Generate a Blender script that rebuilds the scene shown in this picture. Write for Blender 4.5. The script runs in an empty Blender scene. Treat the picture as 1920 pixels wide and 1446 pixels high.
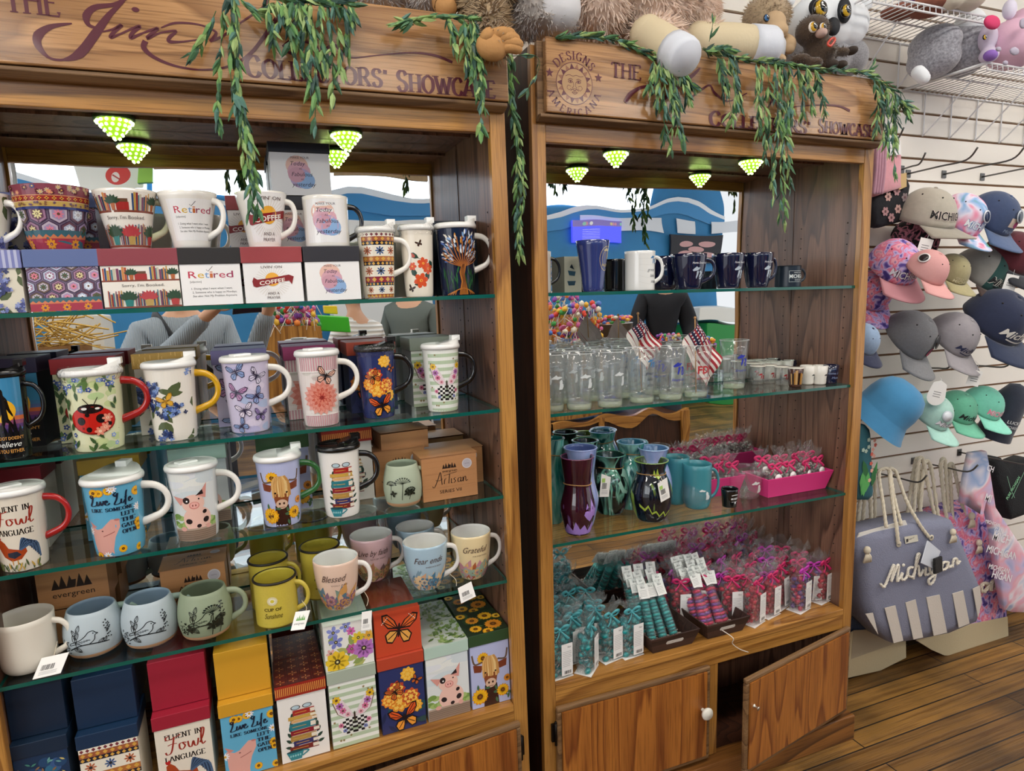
import bpy, bmesh, math, random
from mathutils import Vector, Matrix
from mathutils.geometry import tessellate_polygon

random.seed(11)
SC = bpy.context.scene
PI = math.pi
# ------------------------------------------------------------------ camera, world, lights, exposure
CAM = Vector((-0.6331, -1.4571, 1.4821))
RGT = Vector((0.930312, -0.365880, -0.025524))
DWN = Vector((-0.073810, -0.118598, -0.990195))
FWD = Vector((0.359266, 0.923074, -0.137339))
FPX = 1215.45                                   # focal length in pixels of the 1920 x 1446 frame
cd = bpy.data.cameras.new('camera')
cd.sensor_fit = 'HORIZONTAL'; cd.sensor_width = 36.0; cd.lens = FPX / 1920 * 36.0
cd.clip_start = 0.02
cam = bpy.data.objects.new('camera', cd)
SC.collection.objects.link(cam)
UP = -DWN
cam.matrix_world = Matrix(((RGT.x, UP.x, -FWD.x, CAM.x), (RGT.y, UP.y, -FWD.y, CAM.y),
						   (RGT.z, UP.z, -FWD.z, CAM.z), (0, 0, 0, 1)))
SC.camera = cam
SC.view_settings.view_transform = 'Standard'
SC.view_settings.look = 'None'
SC.view_settings.gamma = 1.0
SC.view_settings.use_curve_mapping = False
SC.view_settings.exposure = 0.85
SC.cycles.max_bounces = 7
SC.cycles.diffuse_bounces = 3
SC.cycles.glossy_bounces = 4
SC.cycles.transmission_bounces = 5
SC.cycles.transparent_max_bounces = 40
SC.cycles.caustics_reflective = True          # the mirrors throw light back on the goods
SC.cycles.blur_glossy = .6
SC.cycles.caustics_refractive = False
SC.cycles.sample_clamp_indirect = 4.0
world = bpy.data.worlds.new('open_side_fill')
SC.world = world
world.use_nodes = True
wn = world.node_tree.nodes['Background']
wn.inputs[0].default_value = (0.96, 0.97, 1.0, 1)
wn.inputs[1].default_value = 0.55  # even white fill added through the open sides of the room


def area(name, loc, target, sx, sy, power, col=(1, 1, 1)):
	l = bpy.data.lights.new(name, 'AREA')
	l.shape = 'RECTANGLE'; l.size = sx; l.size_y = sy; l.energy = power; l.color = col
	o = bpy.data.objects.new(name, l)
	SC.collection.objects.link(o)
	o.location = loc
	d = Vector(target) - Vector(loc)
	o.rotation_euler = d.to_track_quat('-Z', 'Y').to_euler()
	return o


# fill lamp added unseen at the left, no window built there, ceiling lamps are built with their fixtures below
area('window_light', (-4.6, -3.4, 2.3), (0.4, 0.2, 1.1), 3.0, 1.8, 25, (0.93, 0.97, 1.0))


# ------------------------------------------------------------------ frames and pixel helper
def mat4(c0, c1, c2, t):
	return Matrix(((c0[0], c1[0], c2[0], t[0]), (c0[1], c1[1], c2[1], t[1]), (c0[2], c1[2], c2[2], t[2]), (0, 0, 0, 1)))


_yaw, _roll = 0.0093, -0.0142
_cy, _sy, _cr, _sr = math.cos(_yaw), math.sin(_yaw), math.cos(_roll), math.sin(_roll)
FL = mat4((_cr * _cy, _cr * _sy, -_sr), (-_sy, _cy, 0), (_sr * _cy, _sr * _sy, _cr), (-0.0583 + .1 * _sr, -0.0503, 0.0))
FR = Matrix.Identity(4)
FLi = FL.inverted()


def at(x, y, axis, val, fr=FR):
	"""Point of frame FR seen at pixel (x, y) of the photograph on the plane axis = val."""
	inv = fr.inverted()
	d = RGT * ((x - 960) / FPX) + DWN * ((y - 723) / FPX) + FWD
	o = inv @ CAM
	d = inv.to_3x3() @ d
	return o + d * ((val - o[axis]) / d[axis])


def proj(p):
	d = Vector(p) - CAM
	z = d.dot(FWD)
	return 960 + FPX * d.dot(RGT) / z, 723 + FPX * d.dot(DWN) / z, z


# ------------------------------------------------------------------ colour and materials
def lin(h):
	if isinstance(h, (tuple, list)):
		return tuple(h[:3])
	h = h.lstrip('#')
	if len(h) == 3:
		h = ''.join(c * 2 for c in h)
	out = []
	for i in (0, 2, 4):
		v = int(h[i:i + 2], 16) / 255
		out.append(v / 12.92 if v <= .04045 else ((v + .055) / 1.055) ** 2.4)
	return tuple(out)


_mc = {}


def M(col, rough=.5, metal=0., spec=.5, coat=0., bump=0., bscale=80., emit=0., sheen=0., trans=0., name=None, var=0.):
	key = (col, rough, metal, spec, coat, bump, bscale, emit, sheen, trans, var)
	if key in _mc:
		return _mc[key]
	m = bpy.data.materials.new(name or 'paint_%d' % len(_mc))
	m.use_nodes = True
	nt = m.node_tree
	b = nt.nodes['Principled BSDF']
	c = lin(col)
	b.inputs['Base Color'].default_value = (*c, 1)
	b.inputs['Roughness'].default_value = rough
	b.inputs['Metallic'].default_value = metal
	b.inputs['Specular IOR Level'].default_value = spec
	if coat:
		b.inputs['Coat Weight'].default_value = coat
		b.inputs['Coat Roughness'].default_value = .06
	if sheen:
		b.inputs['Sheen Weight'].default_value = sheen
	if emit:
		b.inputs['Emission Color'].default_value = (*c, 1)
		b.inputs['Emission Strength'].default_value = emit
	if bump or var:
		tc = nt.nodes.new('ShaderNodeTexCoord')
		n = nt.nodes.new('ShaderNodeTexNoise')
		n.inputs['Scale'].default_value = bscale
		n.inputs['Detail'].default_value = 4
		nt.links.new(tc.outputs['Object'], n.inputs['Vector'])
		if bump:
			bp = nt.nodes.new('ShaderNodeBump')
			bp.inputs['Strength'].default_value = bump
			bp.inputs['Distance'].default_value = .01
			nt.links.new(n.outputs['Fac'], bp.inputs['Height'])
			nt.links.new(bp.outputs['Normal'], b.inputs['Normal'])
		if var:
			mx = nt.nodes.new('ShaderNodeMix'); mx.data_type = 'RGBA'
			mx.inputs['A'].default_value = (*[v * (1 - var) for v in c], 1)
			mx.inputs['B'].default_value = (*[min(1, v * (1 + var)) for v in c], 1)
			nt.links.new(n.outputs['Fac'], mx.inputs['Factor'])
			nt.links.new(mx.outputs['Result'], b.inputs['Base Color'])
	_mc[key] = m
	return m


def attr_mat(name, rough, coat=0., bump=0., bscale=300.):
	m = bpy.data.materials.new(name)
	m.use_nodes = True
	nt = m.node_tree
	b = nt.nodes['Principled BSDF']
	a = nt.nodes.new('ShaderNodeAttribute'); a.attribute_name = 'ink'
	nt.links.new(a.outputs['Color'], b.inputs['Base Color'])
	b.inputs['Roughness'].default_value = rough
	if coat:
		b.inputs['Coat Weight'].default_value = coat
		b.inputs['Coat Roughness'].default_value = .05
	if bump:
		n = nt.nodes.new('ShaderNodeTexNoise'); n.inputs['Scale'].default_value = bscale
		tc = nt.nodes.new('ShaderNodeTexCoord'); nt.links.new(tc.outputs['Object'], n.inputs['Vector'])
		bp = nt.nodes.new('ShaderNodeBump'); bp.inputs['Strength'].default_value = bump; bp.inputs['Distance'].default_value = .004
		nt.links.new(n.outputs['Fac'], bp.inputs['Height']); nt.links.new(bp.outputs['Normal'], b.inputs['Normal'])
	return m


INK = attr_mat('printed_ink', .38)
GLAZE = attr_mat('glazed_ink', .12)
CLOTHINK = attr_mat('printed_cloth', .85, bump=.25, bscale=500)


def wood(name, c1, c2, axis=2, scale=1., rough=.33, ring=9., worn=None, coat=.0, seed=0.):
	"""Oak: long grain along AXIS, cathedral rings and dark pores."""
	m = bpy.data.materials.new(name)
	m.use_nodes = True
	nt = m.node_tree; N = nt.nodes; L = nt.links
	b = N['Principled BSDF']
	tc = N.new('ShaderNodeTexCoord')
	mp = N.new('ShaderNodeMapping')
	s = [ring * scale] * 3
	s[axis] = ring * .10 * scale
	mp.inputs['Scale'].default_value = s
	mp.inputs['Location'].default_value = (seed, seed * 1.7, seed * .6)
	L.new(tc.outputs['Object'], mp.inputs['Vector'])
	n1 = N.new('ShaderNodeTexNoise'); n1.inputs['Scale'].default_value = .42; n1.inputs['Detail'].default_value = 2.5
	n1.inputs['Distortion'].default_value = .25
	L.new(mp.outputs['Vector'], n1.inputs['Vector'])
	mul = N.new('ShaderNodeMath'); mul.operation = 'MULTIPLY'; mul.inputs[1].default_value = 16
	L.new(n1.outputs['Fac'], mul.inputs[0])
	fr = N.new('ShaderNodeMath'); fr.operation = 'FRACT'
	L.new(mul.outputs[0], fr.inputs[0])
	rp = N.new('ShaderNodeValToRGB')
	rp.color_ramp.elements[0].position = 0.0; rp.color_ramp.elements[0].color = (*lin(c1), 1)
	rp.color_ramp.elements[1].position = .62; rp.color_ramp.elements[1].color = (*[a * .55 + c * .45 for a, c in zip(lin(c1), lin(c2))], 1)
	e = rp.color_ramp.elements.new(.9); e.color = (*lin(c2), 1)
	e = rp.color_ramp.elements.new(1.); e.color = (*lin(c1), 1)
	L.new(fr.outputs[0], rp.inputs['Fac'])
	mp2 = N.new('ShaderNodeMapping')
	s2 = [330.] * 3; s2[axis] = 9.
	mp2.inputs['Scale'].default_value = s2
	L.new(tc.outputs['Object'], mp2.inputs['Vector'])
	n2 = N.new('ShaderNodeTexNoise'); n2.inputs['Scale'].default_value = 1.; n2.inputs['Detail'].default_value = 2
	L.new(mp2.outputs['Vector'], n2.inputs['Vector'])
	r2 = N.new('ShaderNodeValToRGB')
	r2.color_ramp.elements[0].position = .34; r2.color_ramp.elements[0].color = (.55, .5, .46, 1)
	r2.color_ramp.elements[1].position = .52; r2.color_ramp.elements[1].color = (1, 1, 1, 1)
	L.new(n2.outputs['Fac'], r2.inputs['Fac'])
	mx = N.new('ShaderNodeMix'); mx.data_type = 'RGBA'; mx.blend_type = 'MULTIPLY'; mx.inputs['Factor'].default_value = .75
	L.new(rp.outputs['Color'], mx.inputs['A']); L.new(r2.outputs['Color'], mx.inputs['B'])
	L.new(mx.outputs['Result'], b.inputs['Base Color'])
	b.inputs['Roughness'].default_value = rough
	if coat:
		b.inputs['Coat Weight'].default_value = coat; b.inputs['Coat Roughness'].default_value = .15
	bp = N.new('ShaderNodeBump'); bp.inputs['Strength'].default_value = .12; bp.inputs['Distance'].default_value = .002
	L.new(n2.outputs['Fac'], bp.inputs['Height']); L.new(bp.outputs['Normal'], b.inputs['Normal'])
	return m


def thin_glass(name, tint=(1, 1, 1), rough=.02, ior=1.5, gain=1., wrinkle=0., wscale=60., haze=0., hazecol=(1, 1, 1)):
	"""Thin clear sheet: transparent, with Fresnel reflections and an optional milky share."""
	m = bpy.data.materials.new(name)
	m.use_nodes = True
	nt = m.node_tree; N = nt.nodes; L = nt.links
	N.remove(N['Principled BSDF'])
	out = N['Material Output']
	tr = N.new('ShaderNodeBsdfTransparent'); tr.inputs[0].default_value = (*tint, 1)
	gl = N.new('ShaderNodeBsdfGlossy'); gl.inputs['Roughness'].default_value = rough
	lw = N.new('ShaderNodeFresnel')
	ge = N.new('ShaderNodeNewGeometry')                 # same reflection on both sides of the sheet
	mr = N.new('ShaderNodeMapRange'); mr.inputs['To Min'].default_value = ior; mr.inputs['To Max'].default_value = 1 / ior
	L.new(ge.outputs['Backfacing'], mr.inputs['Value']); L.new(mr.outputs[0], lw.inputs['IOR'])
	mm = N.new('ShaderNodeMath'); mm.operation = 'MULTIPLY'; mm.use_clamp = True; mm.inputs[1].default_value = gain
	L.new(lw.outputs[0], mm.inputs[0])
	mix = N.new('ShaderNodeMixShader')
	L.new(mm.outputs[0], mix.inputs[0]); L.new(tr.outputs[0], mix.inputs[1]); L.new(gl.outputs[0], mix.inputs[2])
	last = mix
	if haze:
		df = N.new('ShaderNodeBsdfDiffuse'); df.inputs[0].default_value = (*hazecol, 1)
		m2 = N.new('ShaderNodeMixShader'); m2.inputs[0].default_value = haze
		L.new(mix.outputs[0], m2.inputs[1]); L.new(df.outputs[0], m2.inputs[2])
		last = m2
	if wrinkle:
		tc = N.new('ShaderNodeTexCoord')
		n = N.new('ShaderNodeTexNoise'); n.inputs['Scale'].default_value = wscale; n.inputs['Detail'].default_value = 3
		n.inputs['Distortion'].default_value = 1.5
		L.new(tc.outputs['Object'], n.inputs['Vector'])
		bp = N.new('ShaderNodeBump'); bp.inputs['Strength'].default_value = wrinkle; bp.inputs['Distance'].default_value = .02
		L.new(n.outputs['Fac'], bp.inputs['Height'])
		L.new(bp.outputs['Normal'], gl.inputs['Normal']); L.new(bp.outputs['Normal'], lw.inputs['Normal'])
	L.new(last.outputs[0], out.inputs['Surface'])
	return m


# ------------------------------------------------------------------ mesh builder
class MB:
	def __init__(s):
		s.v = []; s.f = []; s.mi = []; s.sm = []; s.c = []

	def add(s, vs, fs, mi=0, sm=False, col=None):
		b = len(s.v)
		s.v.extend([tuple(v) for v in vs])
		for f in fs:
			s.f.append([b + i for i in f]); s.mi.append(mi); s.sm.append(sm); s.c.append(col)
		return s

	def box(s, x0, x1, y0, y1, z0, z1, mi=0, T=None, col=None):
		vs = [Vector((x, y, z)) for z in (z0, z1) for y in (y0, y1) for x in (x0, x1)]
		if T is not None:
			vs = [T @ v for v in vs]
		return s.add(vs, [(0, 2, 3, 1), (4, 5, 7, 6), (0, 1, 5, 4), (2, 6, 7, 3), (0, 4, 6, 2), (1, 3, 7, 5)], mi, False, col)

	def hexa(s, bot, top, mi=0, col=None):
		"""Box from two quads given counter-clockwise seen from above."""
		return s.add(list(bot) + list(top), [(3, 2, 1, 0), (4, 5, 6, 7)] + [(i, (i + 1) % 4, 4 + (i + 1) % 4, 4 + i) for i in range(4)], mi, False, col)

	def prism(s, pts, d, mi=0, sm=False, col=None):
		"""Extrude a closed 3-D outline by vector d."""
		n = len(pts); d = Vector(d)
		vs = [Vector(p) for p in pts] + [Vector(p) + d for p in pts]
		fs = [list(range(n))[::-1], list(range(n, 2 * n))] + [(i, (i + 1) % n, n + (i + 1) % n, n + i) for i in range(n)]
		return s.add(vs, fs, mi, sm, col)

	def lathe(s, prof, n=32, mi=0, T=None, cap0=False, cap1=False, col=None, sy=1.):
		"""Revolve (r, z) pairs round z."""
		vs = []; fs = []
		for r, z in prof:
			for k in range(n):
				a = 2 * PI * k / n
				v = Vector((r * math.cos(a), r * math.sin(a) * sy, z))
				vs.append(T @ v if T is not None else v)
		for i in range(len(prof) - 1):
			for k in range(n):
				fs.append((i * n + k, i * n + (k + 1) % n, (i + 1) * n + (k + 1) % n, (i + 1) * n + k))
		if cap0: fs.append(list(range(n))[::-1])
		if cap1: fs.append(list(range((len(prof) - 1) * n, len(prof) * n)))
		return s.add(vs, fs, mi, True, col)

	def tube(s, pts, r, n=8, mi=0, closed=False, cap=True, col=None, flat=1.):
		"""Tube along points; r a number or one per point; flat squashes it across."""
		P = [Vector(p) for p in pts]; m = len(P)
		R = r if isinstance(r, (list, tuple)) else [r] * m
		vs = []; fs = []
		ref = None
		for i in range(m):
			a = P[(i - 1) % m] if closed or i > 0 else P[i]
			b = P[(i + 1) % m] if closed or i < m - 1 else P[i]
			t = (b - a)
			if t.length < 1e-9: t = Vector((0, 0, 1))
			t.normalize()
			if ref is None:
				ref = t.cross(Vector((0, 0, 1)))
				if ref.length < .1: ref = t.cross(Vector((0, 1, 0)))
			ref = ref - t * ref.dot(t)
			if ref.length < 1e-6: ref = t.orthogonal()
			ref.normalize()
			w = t.cross(ref)
			for k in range(n):
				g = 2 * PI * k / n
				vs.append(P[i] + (ref * math.cos(g) * flat + w * math.sin(g)) * R[i])
		rng = m if closed else m - 1
		for i in range(rng):
			j = (i + 1) % m
			for k in range(n):
				fs.append((i * n + k, i * n + (k + 1) % n, j * n + (k + 1) % n, j * n + k))
		if cap and not closed:
			fs.append(list(range(n))[::-1]); fs.append(list(range((m - 1) * n, m * n)))
		return s.add(vs, fs, mi, True, col)

	def ball(s, c, rx, ry=None, rz=None, n=16, mi=0, T=None, col=None):
		ry = rx if ry is None else ry; rz = rx if rz is None else rz
		h = n // 2
		c = Vector(c)
		vs = []
		for i in range(1, h):
			a = PI * i / h
			for k in range(n):
				g = 2 * PI * k / n
				vs.append(Vector((rx * math.sin(a) * math.cos(g), ry * math.sin(a) * math.sin(g), rz * math.cos(a))))
		vs += [Vector((0, 0, rz)), Vector((0, 0, -rz))]
		R = T if T is not None else Matrix.Identity(3)
		vs = [c + R @ v for v in vs]
		fs = []
		for i in range(h - 2):
			for k in range(n):
				fs.append((i * n + k, (i + 1) * n + k, (i + 1) * n + (k + 1) % n, i * n + (k + 1) % n))
		t, b = (h - 1) * n, (h - 1) * n + 1
		for k in range(n):
			fs.append((t, k, (k + 1) % n)); fs.append((b, (h - 2) * n + (k + 1) % n, (h - 2) * n + k))
		return s.add(vs, fs, mi, True, col)

	def mesh(s, name):
		me = bpy.data.meshes.new(name)
		me.from_pydata(s.v, [], s.f)
		me.polygons.foreach_set('material_index', s.mi)
		me.polygons.foreach_set('use_smooth', s.sm)
		if any(c is not None for c in s.c):
			at_ = me.color_attributes.new('ink', 'FLOAT_COLOR', 'CORNER')
			buf = []
			for f, c in zip(s.f, s.c):
				c = c or (1, 1, 1)
				buf.extend([c[0], c[1], c[2], 1.] * len(f))
			at_.data.foreach_set('color', buf)
		me.update()
		return me

	def build(s, name, mats, parent=None, T=None, bevel=0., smooth_angle=None):
		me = s.mesh(name)
		for m in (mats if isinstance(mats, (list, tuple)) else [mats]):
			me.materials.append(m)
		o = bpy.data.objects.new(name, me)
		SC.collection.objects.link(o)
		if parent is not None: o.parent = parent
		if T is not None: o.matrix_basis = T
		if bevel:
			b = o.modifiers.new('bevel', 'BEVEL'); b.width = bevel; b.segments = 2; b.limit_method = 'ANGLE'; b.angle_limit = .7
		return o


def tag(o, label, cat=None, group=None, kind=None):
	if label: o['label'] = label
	if cat: o['category'] = cat
	if group: o['group'] = group
	if kind: o['kind'] = kind
	return o


def thing(name, label, cat, T=None, group=None):
	o = bpy.data.objects.new(name, None)
	o.empty_display_size = .02
	SC.collection.objects.link(o)
	if T is not None: o.matrix_basis = T
	return tag(o, label, cat, group)


def struct(o):
	o['kind'] = 'structure'
	return o


def TR(x, y, z, rz=0., rx=0., ry=0.):
	return Matrix.Translation((x, y, z)) @ Matrix.Rotation(rz, 4, 'Z') @ Matrix.Rotation(ry, 4, 'Y') @ Matrix.Rotation(rx, 4, 'X')


def copy_tree(o, parent=None):
	c = o.copy(); SC.collection.objects.link(c)
	if parent is not None: c.parent = parent
	for ch in o.children: copy_tree(ch, c)
	return c


def cr(pts, n=6, closed=False):
	"""Catmull-Rom through points of any dimension."""
	P = [Vector(p) for p in pts]; m = len(P); out = []
	for i in range(m if closed else m - 1):
		g = (lambda k: P[k % m]) if closed else (lambda k: P[min(max(k, 0), m - 1)])
		p0, p1, p2, p3 = g(i - 1), g(i), g(i + 1), g(i + 2)
		for k in range(n):
			t = k / n
			out.append(.5 * ((2 * p1) + (p2 - p0) * t + (2 * p0 - 5 * p1 + 4 * p2 - p3) * t * t + (3 * p1 - p0 - 3 * p2 + p3) * t ** 3))
	if not closed: out.append(P[-1])
	return out
# ------------------------------------------------------------------ flat printed artwork (2-D shapes laid on a surface)
_fc = {}


def font_tris(s, shear=0., bold=0.):
	k = (s, shear, bold)
	if k not in _fc:
		cu = bpy.data.curves.new('t', 'FONT')
		cu.body = s; cu.size = 1.; cu.shear = shear; cu.offset = bold; cu.resolution_u = 2
		o = bpy.data.objects.new('t', cu)
		me = o.to_mesh()
		vs = [(v.co.x, v.co.y) for v in me.vertices]
		tr = [[vs[i] for i in p.vertices] for p in me.polygons]
		o.to_mesh_clear()
		bpy.data.objects.remove(o); bpy.data.curves.remove(cu)
		xs = [v[0] for v in vs] or [0, 1]
		_fc[k] = (tr, min(xs), max(xs))
	return _fc[k]


# stroke capitals on a 0..10 grid: width, strokes; L straight, C curved
GL = {
	'A': (8, [('L', (0, 0), (4, 10)), ('L', (4, 10), (8, 0)), ('L', (1.6, 3.4), (6.4, 3.4))]),
	'B': (7, [('L', (1, 0), (1, 10)), ('C', (1, 10), (4, 10), (5.8, 7.7), (4, 5.4), (1, 5.3)), ('C', (1, 5.3), (4.6, 5.2), (6.6, 2.7), (4.6, 0), (1, 0))]),
	'C': (7.5, [('C', (7, 7.6), (5.6, 9.8), (3.4, 9.8), (1, 7.4), (.7, 4.6), (1.6, 1.4), (4, 0), (6, .6), (7.2, 2.6))]),
	'D': (8, [('L', (1, 0), (1, 10)), ('C', (1, 10), (4.5, 9.8), (7.2, 7.4), (7.2, 2.8), (4.5, .2), (1, 0))]),
	'E': (6.5, [('L', (1, 0), (1, 10)), ('L', (1, 10), (6, 10), (6, 8.4)), ('L', (1, 5.2), (4.8, 5.2)), ('L', (1, 0), (6.2, 0), (6.2, 1.7))]),
	'F': (6, [('L', (1, 0), (1, 10)), ('L', (1, 10), (6, 10), (6, 8.4)), ('L', (1, 5.2), (4.6, 5.2))]),
	'G': (8, [('C', (7, 7.8), (5.6, 9.8), (3.4, 9.8), (1, 7.4), (.7, 4.6), (1.6, 1.4), (4, 0), (6.2, .5), (7, 2)), ('L', (7, 0.6), (7, 4.4)), ('L', (5, 4.4), (7.6, 4.4))]),
	'H': (8, [('L', (1, 0), (1, 10)), ('L', (7, 0), (7, 10)), ('L', (1, 5.2), (7, 5.2))]),
	'I': (3, [('L', (1.5, 0), (1.5, 10))]),
	'K': (7.5, [('L', (1, 0), (1, 10)), ('L', (1, 4), (6.5, 10)), ('L', (3, 5.6), (7.2, 0))]),
	'L': (6, [('L', (1, 0), (1, 10)), ('L', (1, 0), (6, 0), (6, 1.8))]),
	'M': (10, [('L', (1, 0), (1.4, 10)), ('L', (1.4, 10), (5, 1)), ('L', (5, 1), (8.6, 10)), ('L', (8.6, 10), (9, 0))]),
	'N': (8, [('L', (1, 0), (1, 10)), ('L', (1, 10), (7, 0)), ('L', (7, 0), (7, 10))]),
	'O': (8.4, [('C', (4.2, 10), (1.3, 8), (.6, 5), (1.3, 2), (4.2, 0), (7.1, 2), (7.8, 5), (7.1, 8), (4.2, 10))]),
	'P': (6.5, [('L', (1, 0), (1, 10)), ('C', (1, 10), (4.4, 10), (6.2, 7.4), (4.4, 4.8), (1, 4.7))]),
	'R': (7.4, [('L', (1, 0), (1, 10)), ('C', (1, 10), (4.4, 10), (6, 7.5), (4.4, 5.2), (1, 5.1)), ('L', (3.6, 5.1), (7.2, 0))]),
	'S': (6.6, [('C', (5.8, 8), (4.6, 9.9), (2.2, 9.8), (1, 7.8), (2, 5.9), (4.6, 4.6), (6, 2.6), (4.8, .3), (2.2, .1), (.7, 2.3))]),
	'T': (7, [('L', (3.5, 0), (3.5, 10)), ('L', (.4, 8.4), (.4, 10), (6.6, 10), (6.6, 8.4))]),
	'U': (8, [('C', (1, 10), (1, 4), (1.8, 1), (4, 0), (6.2, 1), (7, 4), (7, 10))]),
	'W': (11, [('L', (0, 10), (3, 0)), ('L', (3, 0), (5.5, 9)), ('L', (5.5, 9), (8, 0)), ('L', (8, 0), (11, 10))]),
	'V': (8, [('L', (0, 10), (4, 0)), ('L', (4, 0), (8, 10))]),
	'Y': (7.6, [('L', (0, 10), (3.8, 5)), ('L', (3.8, 5), (7.6, 10)), ('L', (3.8, 0), (3.8, 5))]),
	"'": (2, [('L', (1, 7.6), (1.2, 10))]),
	' ': (4, []),
}


def stroke(pts, wf, thin=None):
	"""Quads of a pen stroke; wf full width (or one per point); with thin, a broad pen: wf for upright strokes, thin for level ones."""
	P = [Vector(p) for p in pts]; n = len(P)
	L_, R_ = [], []
	for i in range(n):
		t = P[min(i + 1, n - 1)] - P[max(i - 1, 0)]
		t = t.normalized() if t.length > 1e-9 else Vector((1, 0))
		w = (wf[i] if isinstance(wf, (list, tuple)) else wf)
		if thin is not None: w = thin + (w - thin) * abs(t.y) ** 1.3
		nn = Vector((-t.y, t.x)) * (w / 2)
		L_.append(P[i] + nn); R_.append(P[i] - nn)
	return [[tuple(L_[i]), tuple(R_[i]), tuple(R_[i + 1]), tuple(L_[i + 1])] for i in range(n - 1)]


def clip_rect(pts, w0, h0, w1, h1):
	def cl(p, ins, inter):
		out = []
		for i in range(len(p)):
			a, b = p[i - 1], p[i]
			ia, ib = ins(a), ins(b)
			if ib:
				if not ia: out.append(inter(a, b))
				out.append(b)
			elif ia: out.append(inter(a, b))
		return out

	def ix(x): return lambda a, b: (x, a[1] + (b[1] - a[1]) * (x - a[0]) / (b[0] - a[0]))
	def iy(y): return lambda a, b: (a[0] + (b[0] - a[0]) * (y - a[1]) / (b[1] - a[1]), y)
	for ins, it in ((lambda q: q[0] >= w0, ix(w0)), (lambda q: q[0] <= w1, ix(w1)), (lambda q: q[1] >= h0, iy(h0)), (lambda q: q[1] <= h1, iy(h1))):
		if not pts: break
		pts = cl(pts, ins, it)
	return pts


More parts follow.
